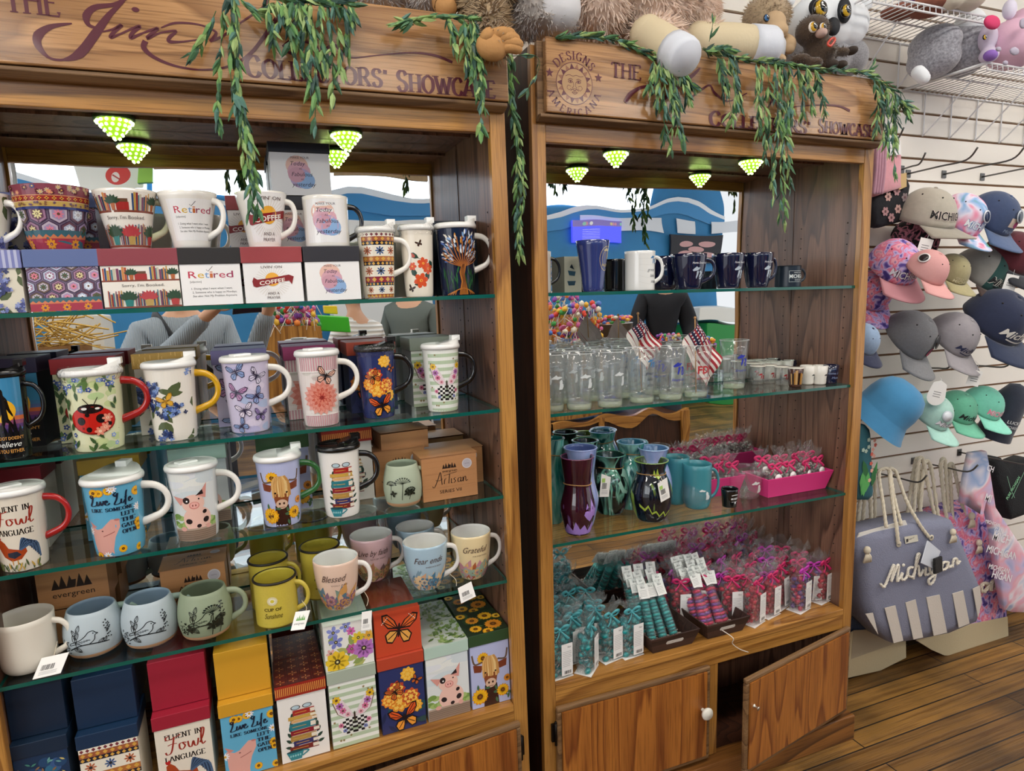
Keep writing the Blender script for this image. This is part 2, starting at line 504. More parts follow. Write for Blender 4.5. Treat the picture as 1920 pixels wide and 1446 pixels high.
class Art:
	"""Shapes in a w x h panel, origin at its lower left; later ones lie on top."""

	def __init__(s, w, h, bg=None):
		s.w, s.h = w, h
		s.p = []; s.lay = 0
		if bg: s.rect(0, 0, w, h, bg)

	def put(s, polys, c):
		s.lay += 1
		c = lin(c)
		for q in polys: s.p.append((q, c, s.lay))
		return s

	def rect(s, x0, y0, x1, y1, c): return s.put([[(x0, y0), (x1, y0), (x1, y1), (x0, y1)]], c)

	def poly(s, pts, c): return s.put([list(pts)], c)

	def ell(s, x, y, rx, ry, c, rot=0., n=14):
		k, q = math.cos(rot), math.sin(rot)
		return s.put([[(x + rx * math.cos(a) * k - ry * math.sin(a) * q, y + rx * math.cos(a) * q + ry * math.sin(a) * k) for a in [2 * PI * i / n for i in range(n)]]], c)

	def line(s, pts, w, c, thin=None, smooth=0):
		return s.put(stroke(cr(pts, smooth) if smooth else pts, w, thin), c)

	def flower(s, x, y, r, n, c, cc, wid=.5, rot=0., r0=.3):
		q = []
		for i in range(n):
			a = rot + 2 * PI * i / n
			d = Vector((math.cos(a), math.sin(a))); e = Vector((-d.y, d.x)); o = Vector((x, y))
			w = r * wid
			q.append([tuple(o), tuple(o + d * r * .45 + e * w * .45), tuple(o + d * r * .8 + e * w * .4), tuple(o + d * r), tuple(o + d * r * .8 - e * w * .4), tuple(o + d * r * .45 - e * w * .45)])
		s.put(q, c)
		if cc: s.ell(x, y, r * r0, r * r0, cc, n=9)
		return s

	def sun(s, x, y, r, c='#f2b822', cc='#5a2f12'):
		s.flower(x, y, r, 14, '#d98a10', None, .42, .2)
		s.flower(x, y, r * .93, 13, c, cc, .4, 0, .38)
		return s.ell(x, y, r * .17, r * .17, '#8a5a1c', n=8)

	def leaf(s, x, y, l, a, c, w=.4):
		d = Vector((math.cos(a), math.sin(a))) * l; e = Vector((-d.y, d.x)) * w * .5; o = Vector((x, y))
		return s.put([[tuple(o), tuple(o + d * .35 + e), tuple(o + d * .7 + e * .8), tuple(o + d), tuple(o + d * .7 - e * .8), tuple(o + d * .35 - e)]], c)

	def text(s, t, x, y, h, c, shear=0., bold=0., width=None, rot=0.):
		"""Sans lettering of cap height h, centred on x, base line y."""
		tr, a, b = font_tris(t, shear, bold)
		k = h / .72
		kx = width / max(b - a, 1e-6) if width else k
		m = (a + b) / 2; co, si = math.cos(rot), math.sin(rot)
		f = lambda p: (x + (p[0] - m) * kx * co - p[1] * k * si, y + (p[0] - m) * kx * si + p[1] * k * co)
		return s.put([[f(p) for p in q] for q in tr], c)

	def serif(s, t, x, y, h, c, thick=1.5, thin=.55, width=None, gap=1.2, arc=None, ser=True, first=1.):
		"""Roman capitals centred on x; arc=(cx, cy, r, a0, a1) sets them round a circle instead."""
		lay = []; X = 0.
		for i, ch in enumerate(t):
			w, st = GL.get(ch, GL[' '])
			sc = first if (i == 0 or t[i - 1] == ' ') else 1.
			lay.append((X, w * sc, st, sc)); X += (w + gap) * sc
		X -= gap
		k = h / 10
		kx = width / X if width else k
		polys = []
		for x0, w, st, sc in lay:
			for kind, *pts in st:
				q = [(a, b) for a, b in pts]
				if kind == 'C': q = [tuple(v) for v in cr(q, 4)]
				qs = stroke(q, thick, thin)
				if ser and kind == 'L':
					for a, b in ((pts[0], pts[1]), (pts[-1], pts[-2])):
						if abs(b[1] - a[1]) > abs(b[0] - a[0]) * 1.1 and a[1] in (0, 10) and abs(b[1] - a[1]) > 3:
							e = .28 if a[1] == 0 else -.28
							qs.append([(a[0] - thick * .95, a[1] - e * .6), (a[0] + thick * .95, a[1] - e * .6), (a[0] + thick * .95, a[1] + e * 1.2), (a[0] - thick * .95, a[1] + e * 1.2)])
				for z in qs:
					pl = []
					for a, b in z:
						a, b = x0 + a * sc, b * sc
						if arc:
							cx_, cy_, r, a0, a1 = arc
							xm = x0 + w / 2
							g = a0 + (a1 - a0) * (xm / X)
							u, v = (a - xm) * k, b * k
							if a1 < a0: ox, oy = math.cos(g), math.sin(g); tx, ty = oy, -ox; pl.append((cx_ + ox * (r + v) + tx * u, cy_ + oy * (r + v) + ty * u))
							else: ox, oy = math.cos(g), math.sin(g); tx, ty = -oy, ox; pl.append((cx_ + ox * (r - v) + tx * u, cy_ + oy * (r - v) + ty * u))
						else:
							pl.append((x + (a - X / 2) * kx, y + b * k))
					polys.append(pl)
		return s.put(polys, c)

	def butterfly(s, x, y, r, c, edge='#1c1416', rot=0., spots=True, c2=None):
		co, si = math.cos(rot), math.sin(rot)
		T = lambda a, b: (x + (a * co - b * si) * r, y + (a * si + b * co) * r)
		up = [(0, .05), (.25, .55), (.7, .95), (1, .9), (.95, .5), (.6, .1)]
		lo = [(0, 0), (.5, .02), (.75, -.25), (.62, -.7), (.3, -.75), (.08, -.35)]
		for sg in (1, -1):
			for w, k in ((up, c), (lo, c2 or c)):
				cx_ = sum(a for a, b in w) / len(w); cy_ = sum(b for a, b in w) / len(w)
				s.poly([T(sg * a, b) for a, b in w], edge)
				s.poly([T(sg * (cx_ + (a - cx_) * .78), cy_ + (b - cy_) * .78) for a, b in w], k)
			if spots:
				s.line([T(sg * .05, .05), T(sg * .8, .8)], r * .05, edge); s.line([T(sg * .05, .05), T(sg * .85, .5)], r * .05, edge)
				s.line([T(sg * .05, -.02), T(sg * .55, -.5)], r * .05, edge)
		return s.ell(*T(0, 0), r * .07, r * .42, edge, rot)

	def scatter(s, n, f, seed=1, m=0.):
		R = random.Random(seed)
		for _ in range(n): f(R.uniform(-m, s.w + m), R.uniform(-m, s.h + m), R)
		return s

	def strips(s, x0, y0, x1, y1, cols, seed=1):
		"""A row of book spines."""
		R = random.Random(seed); x = x0; i = 0
		while x < x1:
			w = min((x1 - x0) * R.uniform(.06, .13), x1 - x)
			s.rect(x, y0, x + w * .9, y0 + (y1 - y0) * R.uniform(.7, 1), cols[i % len(cols)]); x += w; i += 1
		return s

	# -------- laying it on surfaces
	def mesh(s, fn, name, parent, mat, eps=.0003, step=.00002, maxe=None):
		"""Cut every shape along one common grid (curved surfaces), so that layers stay parallel."""
		V, F, C = [], [], []
		du = maxe; dv = maxe * 2.5 if maxe else None
		for q, c, l in s.p:
			q = clip_rect(q, 0, 0, s.w, s.h)
			q = [p for i, p in enumerate(q) if (Vector(p) - Vector(q[i - 1])).length > 1e-7]
			if len(q) < 3: continue
			tris = [q] if len(q) == 3 else [[q[i] for i in t] for t in tessellate_polygon([[Vector((a, b, 0)) for a, b in q]])]
			if du:
				out = []
				for t in tris:
					us = [p[0] for p in t]; vs = [p[1] for p in t]
					for a in range(int(min(us) / du), int(max(us) / du) + 1):
						for b in range(int(min(vs) / dv), int(max(vs) / dv) + 1):
							p = clip_rect(t, a * du, b * dv, (a + 1) * du, (b + 1) * dv)
							if len(p) >= 3: out.append(p)
				tris = out
			for t in tris:
				ar = sum(t[i - 1][0] * t[i][1] - t[i][0] * t[i - 1][1] for i in range(len(t)))
				if abs(ar) < 1e-11: continue
				if ar < 0: t = t[::-1]
				b = len(V)
				V.extend(fn(x, y, eps + step * l) for x, y in t); F.append(list(range(b, b + len(t)))); C.extend([c[0], c[1], c[2], 1.] * len(t))
		me = bpy.data.meshes.new(name)
		me.from_pydata([tuple(v) for v in V], [], F)
		me.color_attributes.new('ink', 'FLOAT_COLOR', 'CORNER').data.foreach_set('color', C)
		me.update(); me.materials.append(mat)
		o = bpy.data.objects.new(name, me)
		SC.collection.objects.link(o)
		o.parent = parent
		return o

	def flat(s, parent, O, U, V, name='artwork', mat=None, eps=.0003):
		"""On a plane: origin O, unit directions U (right) and V (up)."""
		O, U, V = Vector(O), Vector(U), Vector(V); N = U.cross(V)
		return s.mesh(lambda a, b, e: O + U * a + V * b + N * e, name, parent, mat or INK, eps)

	def wrap(s, parent, rf, z0=0., ang=-PI / 2, r0=None, name='artwork', mat=None, eps=.00025):
		"""Round a lathe of radius rf(z): panel centre at angle ang."""
		r0 = r0 or rf(z0 + s.h / 2)

		def fn(a, b, e):
			g = ang + (a - s.w / 2) / r0; r = rf(z0 + b) + e
			return Vector((r * math.cos(g), r * math.sin(g), z0 + b))
		return s.mesh(fn, name, parent, mat or GLAZE, eps, maxe=r0 * .13)


def rf_of(prof):
	"""Radius at height z from outer profile (r, z) rising in z."""
	def f(z):
		if z <= prof[0][1]: return prof[0][0]
		for (r0, z0), (r1, z1) in zip(prof, prof[1:]):
			if z <= z1: return r0 + (r1 - r0) * ((z - z0) / (z1 - z0) if z1 > z0 else 0)
		return prof[-1][0]
	return f
# ------------------------------------------------------------------ the room
def floor_mat():
	m = bpy.data.materials.new('worn_plank_floor'); m.use_nodes = True
	nt = m.node_tree; N = nt.nodes; L = nt.links; b = N['Principled BSDF']
	tc = N.new('ShaderNodeTexCoord')
	br = N.new('ShaderNodeTexBrick')
	br.offset = .37; br.inputs['Scale'].default_value = 1.
	br.inputs['Brick Width'].default_value = 1.1; br.inputs['Row Height'].default_value = .075
	br.inputs['Mortar Size'].default_value = .0026; br.inputs['Mortar Smooth'].default_value = .1; br.inputs['Bias'].default_value = 0
	br.inputs['Color1'].default_value = (*lin('#a67a3c'), 1); br.inputs['Color2'].default_value = (*lin('#75542b'), 1)
	br.inputs['Mortar'].default_value = (*lin('#1f140c'), 1)
	L.new(tc.outputs['Object'], br.inputs['Vector'])
	mp = N.new('ShaderNodeMapping'); mp.inputs['Scale'].default_value = (2.2, 55, 1); L.new(tc.outputs['Object'], mp.inputs['Vector'])
	n = N.new('ShaderNodeTexNoise'); n.inputs['Scale'].default_value = 1; n.inputs['Detail'].default_value = 6; n.inputs['Roughness'].default_value = .65
	L.new(mp.outputs['Vector'], n.inputs['Vector'])
	r = N.new('ShaderNodeValToRGB'); r.color_ramp.elements[0].position = .40; r.color_ramp.elements[0].color = (.32, .25, .2, 1)
	r.color_ramp.elements[1].position = .56; r.color_ramp.elements[1].color = (1, 1, 1, 1); L.new(n.outputs['Fac'], r.inputs['Fac'])
	n2 = N.new('ShaderNodeTexNoise'); n2.inputs['Scale'].default_value = 2.6; n2.inputs['Detail'].default_value = 3; L.new(tc.outputs['Object'], n2.inputs['Vector'])
	r2 = N.new('ShaderNodeValToRGB'); r2.color_ramp.elements[0].position = .40; r2.color_ramp.elements[0].color = (.40, .40, .36, 1)
	r2.color_ramp.elements[1].position = .6; r2.color_ramp.elements[1].color = (1, .98, .92, 1); L.new(n2.outputs['Fac'], r2.inputs['Fac'])
	m1 = N.new('ShaderNodeMix'); m1.data_type = 'RGBA'; m1.blend_type = 'MULTIPLY'; m1.inputs['Factor'].default_value = .6
	L.new(br.outputs['Color'], m1.inputs['A']); L.new(r.outputs['Color'], m1.inputs['B'])
	m2 = N.new('ShaderNodeMix'); m2.data_type = 'RGBA'; m2.blend_type = 'MULTIPLY'; m2.inputs['Factor'].default_value = .8
	L.new(m1.outputs['Result'], m2.inputs['A']); L.new(r2.outputs['Color'], m2.inputs['B'])
	L.new(m2.outputs['Result'], b.inputs['Base Color'])
	b.inputs['Roughness'].default_value = .42
	bp = N.new('ShaderNodeBump'); bp.inputs['Strength'].default_value = .35; bp.inputs['Distance'].default_value = .004
	L.new(r.outputs['Color'], bp.inputs['Height']); L.new(bp.outputs['Normal'], b.inputs['Normal'])
	return m


WALLY = .335
struct(MB().box(-4.5, 5.5, -6.2, WALLY + .05, -.06, 0).build('floor', floor_mat()))
WHITE = M('#f4eee4', .55, bump=.03, bscale=40)
# slatwall: boards and brown grooves
w = MB()
gz = [at(1641, 203.2, 1, WALLY).z - .0815 * k for k in range(-9, 30)]
gz = sorted([z for z in gz if .06 < z < 2.98])
zs = [0.] + gz + [3.0]
for a, b in zip(zs, zs[1:]):
	w.box(-4.5, 5.5, WALLY, WALLY + .03, a + (.0045 if a else 0), b - .0045)
w.box(-4.5, 5.5, WALLY + .012, WALLY + .05, 0, 3.0, 1)
struct(w.build('wall_back', [WHITE, M('#8a6240', .7)]))
struct(MB().box(-4.5, 5.5, WALLY - .012, WALLY, 0, .17).build('baseboard_shade_back', M('#1d130c', .6)))  # baseboard raised and blackened to carry the shadow under the bags
struct(MB().box(-4.5, 5.5, -6.2, WALLY + .05, 3.0, 3.05).build('ceiling', M('#f2f3f2', .8)))
# wall across the shop, seen in the mirrors: blue below, white band with wavy blue border above
FAR = -5.6
BLUE = M('#2f7fb4', .6, var=.12, bscale=6)
struct(MB().box(-4.5, 5.5, FAR - .05, FAR, 0, 3.0).build('wall_front', BLUE))
lamp_glow = M('#fff8ee', .5, emit=9.5)
LAMPS = [(-2.2, -1.0), (-.3, -1.15), (1.6, -1.0), (3.3, -.9), (-2.2, -3.3), (0., -3.3), (2.2, -3.3), (3.9, -3.3)]
for i, (x, y) in enumerate(LAMPS):
	t = thing('ceiling_lamp', 'white ceiling lamp with a bright diffuser, hanging over the shop floor', 'lamp', TR(x, y, 3.0), 'ceiling lamps over the shop floor')
	MB().box(-.62, .62, -.17, .17, -.05, 0).build('housing', M('#e8e8e8', .5), t, bevel=.004)
	MB().box(-.6, .6, -.15, .15, -.056, -.0505).build('diffuser', lamp_glow, t)

# ------------------------------------------------------------------ woods
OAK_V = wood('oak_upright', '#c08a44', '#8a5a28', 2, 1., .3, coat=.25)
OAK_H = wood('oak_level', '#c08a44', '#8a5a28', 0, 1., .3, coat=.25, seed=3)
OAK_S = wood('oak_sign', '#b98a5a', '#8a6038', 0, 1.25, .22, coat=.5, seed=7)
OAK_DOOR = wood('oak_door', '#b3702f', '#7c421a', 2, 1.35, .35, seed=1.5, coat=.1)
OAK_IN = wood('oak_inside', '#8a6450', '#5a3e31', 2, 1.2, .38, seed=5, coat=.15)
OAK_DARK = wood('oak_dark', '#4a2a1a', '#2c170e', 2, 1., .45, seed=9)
MOULD = wood('worn_moulding', '#8c6b47', '#5f4329', 0, 1., .5, seed=2)
PLINTHW = wood('plinth_wood', '#94602c', '#4e2f16', 0, 1., .45, seed=4)
GLASS = thin_glass('shelf_glass', (.90, .975, .955), .01, 1.5, 1.0)
GEDGE = M('#0d5a4e', .12, spec=.6, coat=.4)
BLACKMETAL = M('#17120f', .45, .6)


def mirror_mat():
	m = bpy.data.materials.new('wavy_mirror'); m.use_nodes = True
	nt = m.node_tree; N = nt.nodes; L = nt.links; b = N['Principled BSDF']
	b.inputs['Base Color'].default_value = (.9, .92, .92, 1); b.inputs['Metallic'].default_value = 1; b.inputs['Roughness'].default_value = .004
	tc = N.new('ShaderNodeTexCoord')
	n = N.new('ShaderNodeTexNoise'); n.inputs['Scale'].default_value = 4.2; n.inputs['Detail'].default_value = .6
	L.new(tc.outputs['Object'], n.inputs['Vector'])
	bp = N.new('ShaderNodeBump'); bp.inputs['Strength'].default_value = .06; bp.inputs['Distance'].default_value = .03
	L.new(n.outputs['Fac'], bp.inputs['Height']); L.new(bp.outputs['Normal'], b.inputs['Normal'])
	return m


MIRROR = mirror_mat()
DEP = .285


def cabinet(fr, xo, label, ct, dt, shelves, knob, W=1.10):
	x1 = xo + W
	t = thing('display_cabinet', label, 'cabinet', fr)
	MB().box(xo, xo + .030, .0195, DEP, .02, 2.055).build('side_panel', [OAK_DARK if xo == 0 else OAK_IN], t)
	MB().box(x1 - .030, x1, .0195, DEP, .02, 2.055).build('side_panel', OAK_IN, t)
	for a, b in ((xo, xo + .036), (x1 - .036, x1)):
		MB().box(a, b, 0, .019, .05, 2.055).build('face_post', OAK_V, t, bevel=.0015)
	MB().box(xo + .0362, x1 - .0362, .001, .019, 1.841, 2.05).build('top_rail', OAK_H, t, bevel=.0015)
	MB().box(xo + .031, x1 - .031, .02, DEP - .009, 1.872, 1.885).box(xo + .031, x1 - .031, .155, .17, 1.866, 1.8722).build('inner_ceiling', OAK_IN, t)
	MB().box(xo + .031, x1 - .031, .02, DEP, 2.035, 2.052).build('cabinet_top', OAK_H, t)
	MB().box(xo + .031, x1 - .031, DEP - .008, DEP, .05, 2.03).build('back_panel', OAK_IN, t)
	mr = MB().box(xo + .0315, x1 - .0315, DEP - .0135, DEP - .0095, ct + .001, 1.8715)
	mr.build('mirror', MIRROR, t)
	# sign over the opening
	f = MB().box(xo + .010, x1 - .004, -.014, -.0005, 1.882, 2.060)
	f.hexa([(xo + .010, -.03, 1.890), (x1 - .004, -.03, 1.890), (x1 - .004, -.0142, 1.882), (xo + .010, -.0142, 1.882)],
		   [(xo + .010, -.03, 1.8975), (x1 - .004, -.03, 1.8975), (x1 - .004, -.0142, 1.8975), (xo + .010, -.0142, 1.8975)])
	f.build('sign_moulding', MOULD, t, bevel=.002)
	sb = MB().box(xo + .024, x1 - .002, -.034, -.0145, 1.899, 2.064).build('sign_board', OAK_S, t, bevel=.003)
	# counter and base
	MB().box(xo + .0365, x1 - .0365, -.001, DEP - .015, ct - .02, ct - .0008).build('counter', OAK_H, t, bevel=.002)
	MB().box(xo + .0365, x1 - .0365, .001, .019, dt - .01, ct - .0205).build('counter_rail', OAK_H, t)
	MB().box(xo + W / 2 - .02, xo + W / 2 + .02, .003, .019, .09, dt - .0105).build('centre_post', OAK_V, t)
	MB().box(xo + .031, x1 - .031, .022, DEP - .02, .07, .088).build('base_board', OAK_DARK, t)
	MB().box(xo - .004, x1 + .004, -.03, .04, 0, .086).build('plinth', PLINTHW, t, bevel=.003)
	# glass shelves
	for z in shelves:
		g = MB()
		a, b, c, d = xo + .034, x1 - .034, .013, DEP - .02
		v = [(a, c, z - .009), (b, c, z - .009), (b, d, z - .009), (a, d, z - .009), (a, c, z - .0008), (b, c, z - .0008), (b, d, z - .0008), (a, d, z - .0008)]
		g.add(v, [(3, 2, 1, 0), (4, 5, 6, 7)], 0)
		g.add(v, [(i, (i + 1) % 4, 4 + (i + 1) % 4, 4 + i) for i in range(4)], 1)
		g.build('glass_shelf', [GLASS, GEDGE], t)
	h = MB()
	for z in [k * .032 + .62 for k in range(34)]:
		for y in (.055, .237):
			if abs(z % .3 - .1) < .16:
				h.lathe([(.0022, 0), (.0022, .0006)], 6, 0, Matrix.Translation((x1 - .0302, y, z)) @ Matrix.Rotation(-PI / 2, 4, 'Y'), cap1=True)
	h.build('peg_hole_column', M('#100a07', .8), t)
	return t, sb


def door(t, x0, x1, z0, z1, hinge_right, ang, mat, knob=None):
	"""Cabinet door with worn moulded edge; local origin at its hinge."""
	hx = x1 if hinge_right else x0
	d = bpy.data.objects.new('door', None)
	d = MB().box(x0 - hx + .014, x1 - hx - .014, -.019, -.001, z0 + .014, z1 - .014).build('door', mat, t, TR(hx, -.002, 0, ang))
	for a, b, c, e in ((x0, x1, z1 - .014, z1), (x0, x1, z0, z0 + .014), (x0, x0 + .014, z0 + .014, z1 - .014), (x1 - .014, x1, z0 + .014, z1 - .014)):
		MB().box(a - hx, b - hx, -.016, -.001, c, e).build('door_edge', MOULD, d, bevel=.004)
	s = 1 if hinge_right else -1
	for z in (z1 - .075, z0 + .05):
		hg = MB().box(min(0, s * .012), max(0, s * .012), -.006, .0015, z - .025, z + .025)
		hg.lathe([(.004, -.03), (.004, .03)], 8, 0, Matrix.Translation((s * .002, -.009, z)), True, True)
		hg.ball((s * .002, -.009, z + .032), .004, n=8).ball((s * .002, -.009, z - .032), .004, n=8)
		hg.build('hinge', BLACKMETAL, d)
	if knob == 'white':
		k = (x1 - hx - .03) if not hinge_right else (x0 - hx + .03)
		MB().lathe([(.005, 0), (.006, .014), (.017, .018), (.019, .024), (.015, .029), (0.0005, .031)], 20, 0, TR(k, -.019, (z0 + z1) / 2 + .02, 0, PI / 2)).build('knob', M('#e9e6da', .25), d)
	elif knob:
		k = x0 - hx + .03
		MB().lathe([(.006, 0), (.003, .004), (.003, .013), (.0062, .015), (.0005, .0155)], 12, 0, TR(k, -.019, (z0 + z1) / 2 + .06, 0, PI / 2)).build('knob_screw', M('#c9c4b8', .3, .8), d)
	return d


LS = [1.488, 1.2196, 1.0073, .792]
LCT = .466
RS = [1.487, 1.183, .837]
RCT = .452
cabL, signL = cabinet(FL, -1.1, 'golden oak display cabinet full of mugs, nearer of the two, with mirror back', LCT, .425, LS, None)
cabR, signR = cabinet(FR, 0., 'golden oak display cabinet with glasses and vases, beside the slatted wall', RCT, .394, RS, None)
door(cabL, -.545, -.028, .10, .425, True, math.radians(4), OAK_DOOR)
door(cabL, -1.075, -.555, .10, .425, False, 0, OAK_DOOR, 'white')
door(cabR, .032, .528, .10, .394, False, 0, OAK_DOOR, 'white')
door(cabR, .562, 1.078, .10, .394, True, math.radians(11), OAK_DOOR, 'screw')

# ------------------------------------------------------------------ puck lights with glowing beads
BEAD = M('#e0fa9c', .3, emit=3.0)
BEADG = M('#9ad02c', .3, emit=.55)


def puck(x, y, fr, label):
	p = at(x, y, 2, 1.872, fr)
	t = thing('puck_light', label, 'light', fr @ TR(p.x, p.y, 1.8705), 'green glowing bead lights under the cabinet ceilings')
	MB().lathe([(.0005, -.008), (.037, -.008), (.038, -.004), (.036, 0)], 28, 0).build('housing', M('#2d4410', .4), t)
	g = MB()
	for k, (r, n) in enumerate(((.032, 17), (.0255, 14), (.019, 10), (.0125, 7), (.006, 3))):
		for i in range(n):
			a = 2 * PI * (i + .5 * (k % 2)) / n
			g.ball((r * math.cos(a), r * math.sin(a), -.013 - .0078 * k), .0036, n=6)
	g.build('bead_cluster', BEAD, t)
	MB().lathe([(.031, -.009), (.026, -.02), (.019, -.03), (.01, -.04), (.0005, -.046)], 20).build('inner_cone', BEADG, t)


for x, y, fr, l in ((213, 216, FL, 'bead light at the left under the mug cabinet ceiling'), (648, 243, FL, 'bead light at the right under the mug cabinet ceiling'),
					(1155, 280, FR, 'bead light at the left under the glassware cabinet ceiling'), (1408, 296, FR, 'bead light at the right under the glassware cabinet ceiling')):
	puck(x, y, fr, l)

# ------------------------------------------------------------------ sign lettering
PURP = '#57202c'


def sign_art(sb, fr, xo, draw):
	yb = -.0342
	a = Art(1.074, .165)
	S = lambda x, y: (lambda p: (p.x - xo - .024, p.z - 1.899))(at(x, y, 1, yb, fr))

	def word(tx, p0, p1, h, **k):
		(u0, v0), (u1, v1) = S(*p0), S(*p1)
		a.serif(tx, (u0 + u1) / 2, (v0 + v1) / 2, h, PURP, width=abs(u1 - u0), **k)

	def pen(pts, ws, sm=6):
		q = [S(*p) for p in pts]
		c = cr(q, sm)
		n = len(c); wl = []
		for i in range(n):
			f = i / (n - 1) * (len(ws) - 1); k = min(int(f), len(ws) - 2)
			wl.append(ws[k] + (ws[k + 1] - ws[k]) * (f - k))
		a.put(stroke(c, [w * .001 for w in wl]), PURP)
	draw(a, S, word, pen)
	o = a.flat(sb, (xo + .024, yb, 1.899), (1, 0, 0), (0, 0, 1), 'lettering', M_SIGN)
	return o


M_SIGN = attr_mat('sign_paint', .26, .15)


def draw_left(a, S, word, pen):
	word('THE', (12, 22), (112, 30), .040, thick=1.9)
	word("COLLECTORS'", (462, 143), (726, 164), .033, thick=2.6, thin=.8, first=1.12)
	word('SHOWCASE', (745, 170), (928, 184), .034, thick=2.6, thin=.8, first=1.12)
	pen([(245, -8), (215, 8), (178, 14), (162, 30), (168, 48), (195, 55)], [4, 6, 9, 12, 6, 2])
	pen([(232, 2), (205, 28), (180, 62), (150, 100), (120, 112), (92, 108), (72, 86), (72, 66), (96, 50), (135, 44)], [4, 9, 14, 15, 4, 4, 11, 14, 8, 2])
	pen([(190, 60), (212, 55), (228, 47), (212, 62), (208, 70), (225, 64), (252, 52), (262, 50), (248, 62), (246, 71), (268, 62), (295, 53), (288, 60), (276, 72), (300, 62), (330, 58), (318, 70), (318, 78), (345, 78), (385, 72)], [2, 4, 6, 6, 6, 3, 4, 6, 6, 6, 3, 5, 6, 6, 3, 4, 6, 6, 3, 2])
	a.ell(*S(254, 18), .006, .004, PURP)
	pen([(302, 52), (330, 43), (372, 46), (402, 58), (404, 66), (394, 78)], [2, 4, 3, 4, 6, 5])
	pen([(394, 78), (420, 66), (455, 40), (492, 14), (505, -6)], [4, 4, 3, 4, 5])
	pen([(273, 77), (270, 90), (290, 108), (330, 124), (380, 131), (430, 124), (470, 100), (500, 62), (522, 30), (560, 0)], [9, 9, 6, 4, 3, 4, 6, 7, 6, 4])
	pen([(530, 88), (548, 76), (560, 88), (548, 100), (536, 92), (560, 78), (590, 84), (600, 98), (625, 84), (640, 96), (660, 108), (705, 104), (770, 99), (815, 104), (848, 117)], [5, 6, 5, 6, 4, 4, 5, 6, 5, 6, 3, 2, 3, 5, 6])


def draw_right(a, S, word, pen):
	cx, cy = S(1077, 157); n0 = len(a.p)
	a.serif('DESIGNS', cx, cy, .0155, PURP, arc=(cx, cy, .0455, PI * .80, PI * .20), thick=1.9)
	a.serif('AMERICANA', cx, cy, .0138, PURP, arc=(cx, cy, .0625, PI * 1.08, PI * 1.92), thick=1.9)
	for sx in (-1, 1):
		st = []
		for k in range(10):
			r = .0095 if k % 2 == 0 else .004
			st.append((cx + sx * .0545 + r * math.sin(k * PI / 5), cy + .016 + r * math.cos(k * PI / 5)))
		a.poly(st, PURP)
	WOODC = '#b08a60'
	a.ell(cx, cy, .041, .041, PURP, n=36); a.ell(cx, cy, .0395, .0395, WOODC, n=36)
	for k in range(18):
		g = 2 * PI * k / 18; g2 = g + PI / 18; g0 = g - PI / 18
		a.poly([(cx + .029 * math.cos(g0), cy + .029 * math.sin(g0)), (cx + .039 * math.cos(g), cy + .039 * math.sin(g)), (cx + .029 * math.cos(g2), cy + .029 * math.sin(g2))], PURP if k % 2 else '#8d5f48')
	a.ell(cx, cy, .029, .029, PURP, n=30); a.ell(cx, cy, .0278, .0278, WOODC, n=30)
	f = lambda pts, w=.0012: a.line([(cx + x * .001, cy + y * .001) for x, y in pts], w, PURP, smooth=4)
	for s in (-1, 1):
		f([(s * 4, 7), (s * 9, 9), (s * 15, 6)]); f([(s * 4, 3), (s * 9, 6), (s * 14, 3), (s * 9, 1), (s * 4, 3)])
		a.ell(cx + s * .009, cy + .0035, .0018, .0018, PURP, n=8)
		f([(s * 8, -6), (s * 14, -4), (s * 17, -9), (s * 12, -13), (s * 8, -9)], .0008)
		f([(0, -14), (s * 5, -11), (s * 9, -14)], .0014)
	f([(-3, 3), (-2, -5), (-5, -8), (0, -10), (5, -8), (2, -5), (3, 3)], .0009)
	f([(-6, -17), (-2, -16), (0, -17), (2, -16), (6, -17), (0, -20), (-6, -17)]); f([(-20, 13), (-12, 16), (-4, 14), (4, 16), (12, 14), (20, 15)], .001)
	a.p[n0:] = [([(cx + (x - cx) * 1.16, cy + (y - cy) * 1.16) for x, y in q], c, l) for q, c, l in a.p[n0:]]
	word('THE', (1146, 143), (1201, 152), .033, thick=1.9)
	word("COLLECTORS'", (1330, 236), (1518, 250), .031, thick=2.6, thin=.8, first=1.12)
	word('SHOWCASE', (1534, 247), (1637, 258), .031, thick=2.6, thin=.8, first=1.12)
	pen([(1172, 192), (1182, 176), (1205, 163), (1240, 158)], [11, 11, 6, 2])
	pen([(1240, 190), (1275, 160), (1300, 140), (1312, 128)], [8, 10, 9, 4])
	pen([(1290, 188), (1310, 172), (1330, 160), (1340, 175), (1365, 190), (1400, 175)], [4, 6, 4, 7, 3, 3])
	pen([(1440, 202), (1448, 188), (1458, 186), (1456, 198), (1466, 204), (1500, 199), (1545, 197), (1575, 200), (1593, 208)], [5, 6, 5, 6, 3, 2, 3, 5, 7])


sign_art(signL, FL, -1.1, draw_left)
sign_art(signR, FR, 0., draw_right)
# ------------------------------------------------------------------ mugs, lids, gift boxes
CER = lambda c: M(c, .12, coat=.6)
WHITEC = CER('#f3efe6')
LIDW = M('#f4f3ef', .3, coat=.2)
LIDB = M('#0e0d0e', .25, coat=.3)
WRAP = thin_glass('plastic_wrap', (1, 1, 1), .08, 1.4, 1.2, wrinkle=.5, wscale=90)


def spot(px, py, z, fr, r=0.):
	"""Local point whose front contact with the level z shows at pixel (px, py); centre lies r behind it."""
	p = at(px, py, 2, z, fr)
	d = p - fr.inverted() @ CAM; d.z = 0
	return p + d.normalized() * r


def dist(px, y, fr=FL):
	p = fr @ at(px, 700, 1, y, fr)
	return (p - CAM).dot(FWD)


HANG = math.radians(-20)      # most handles point right and a little towards the viewer


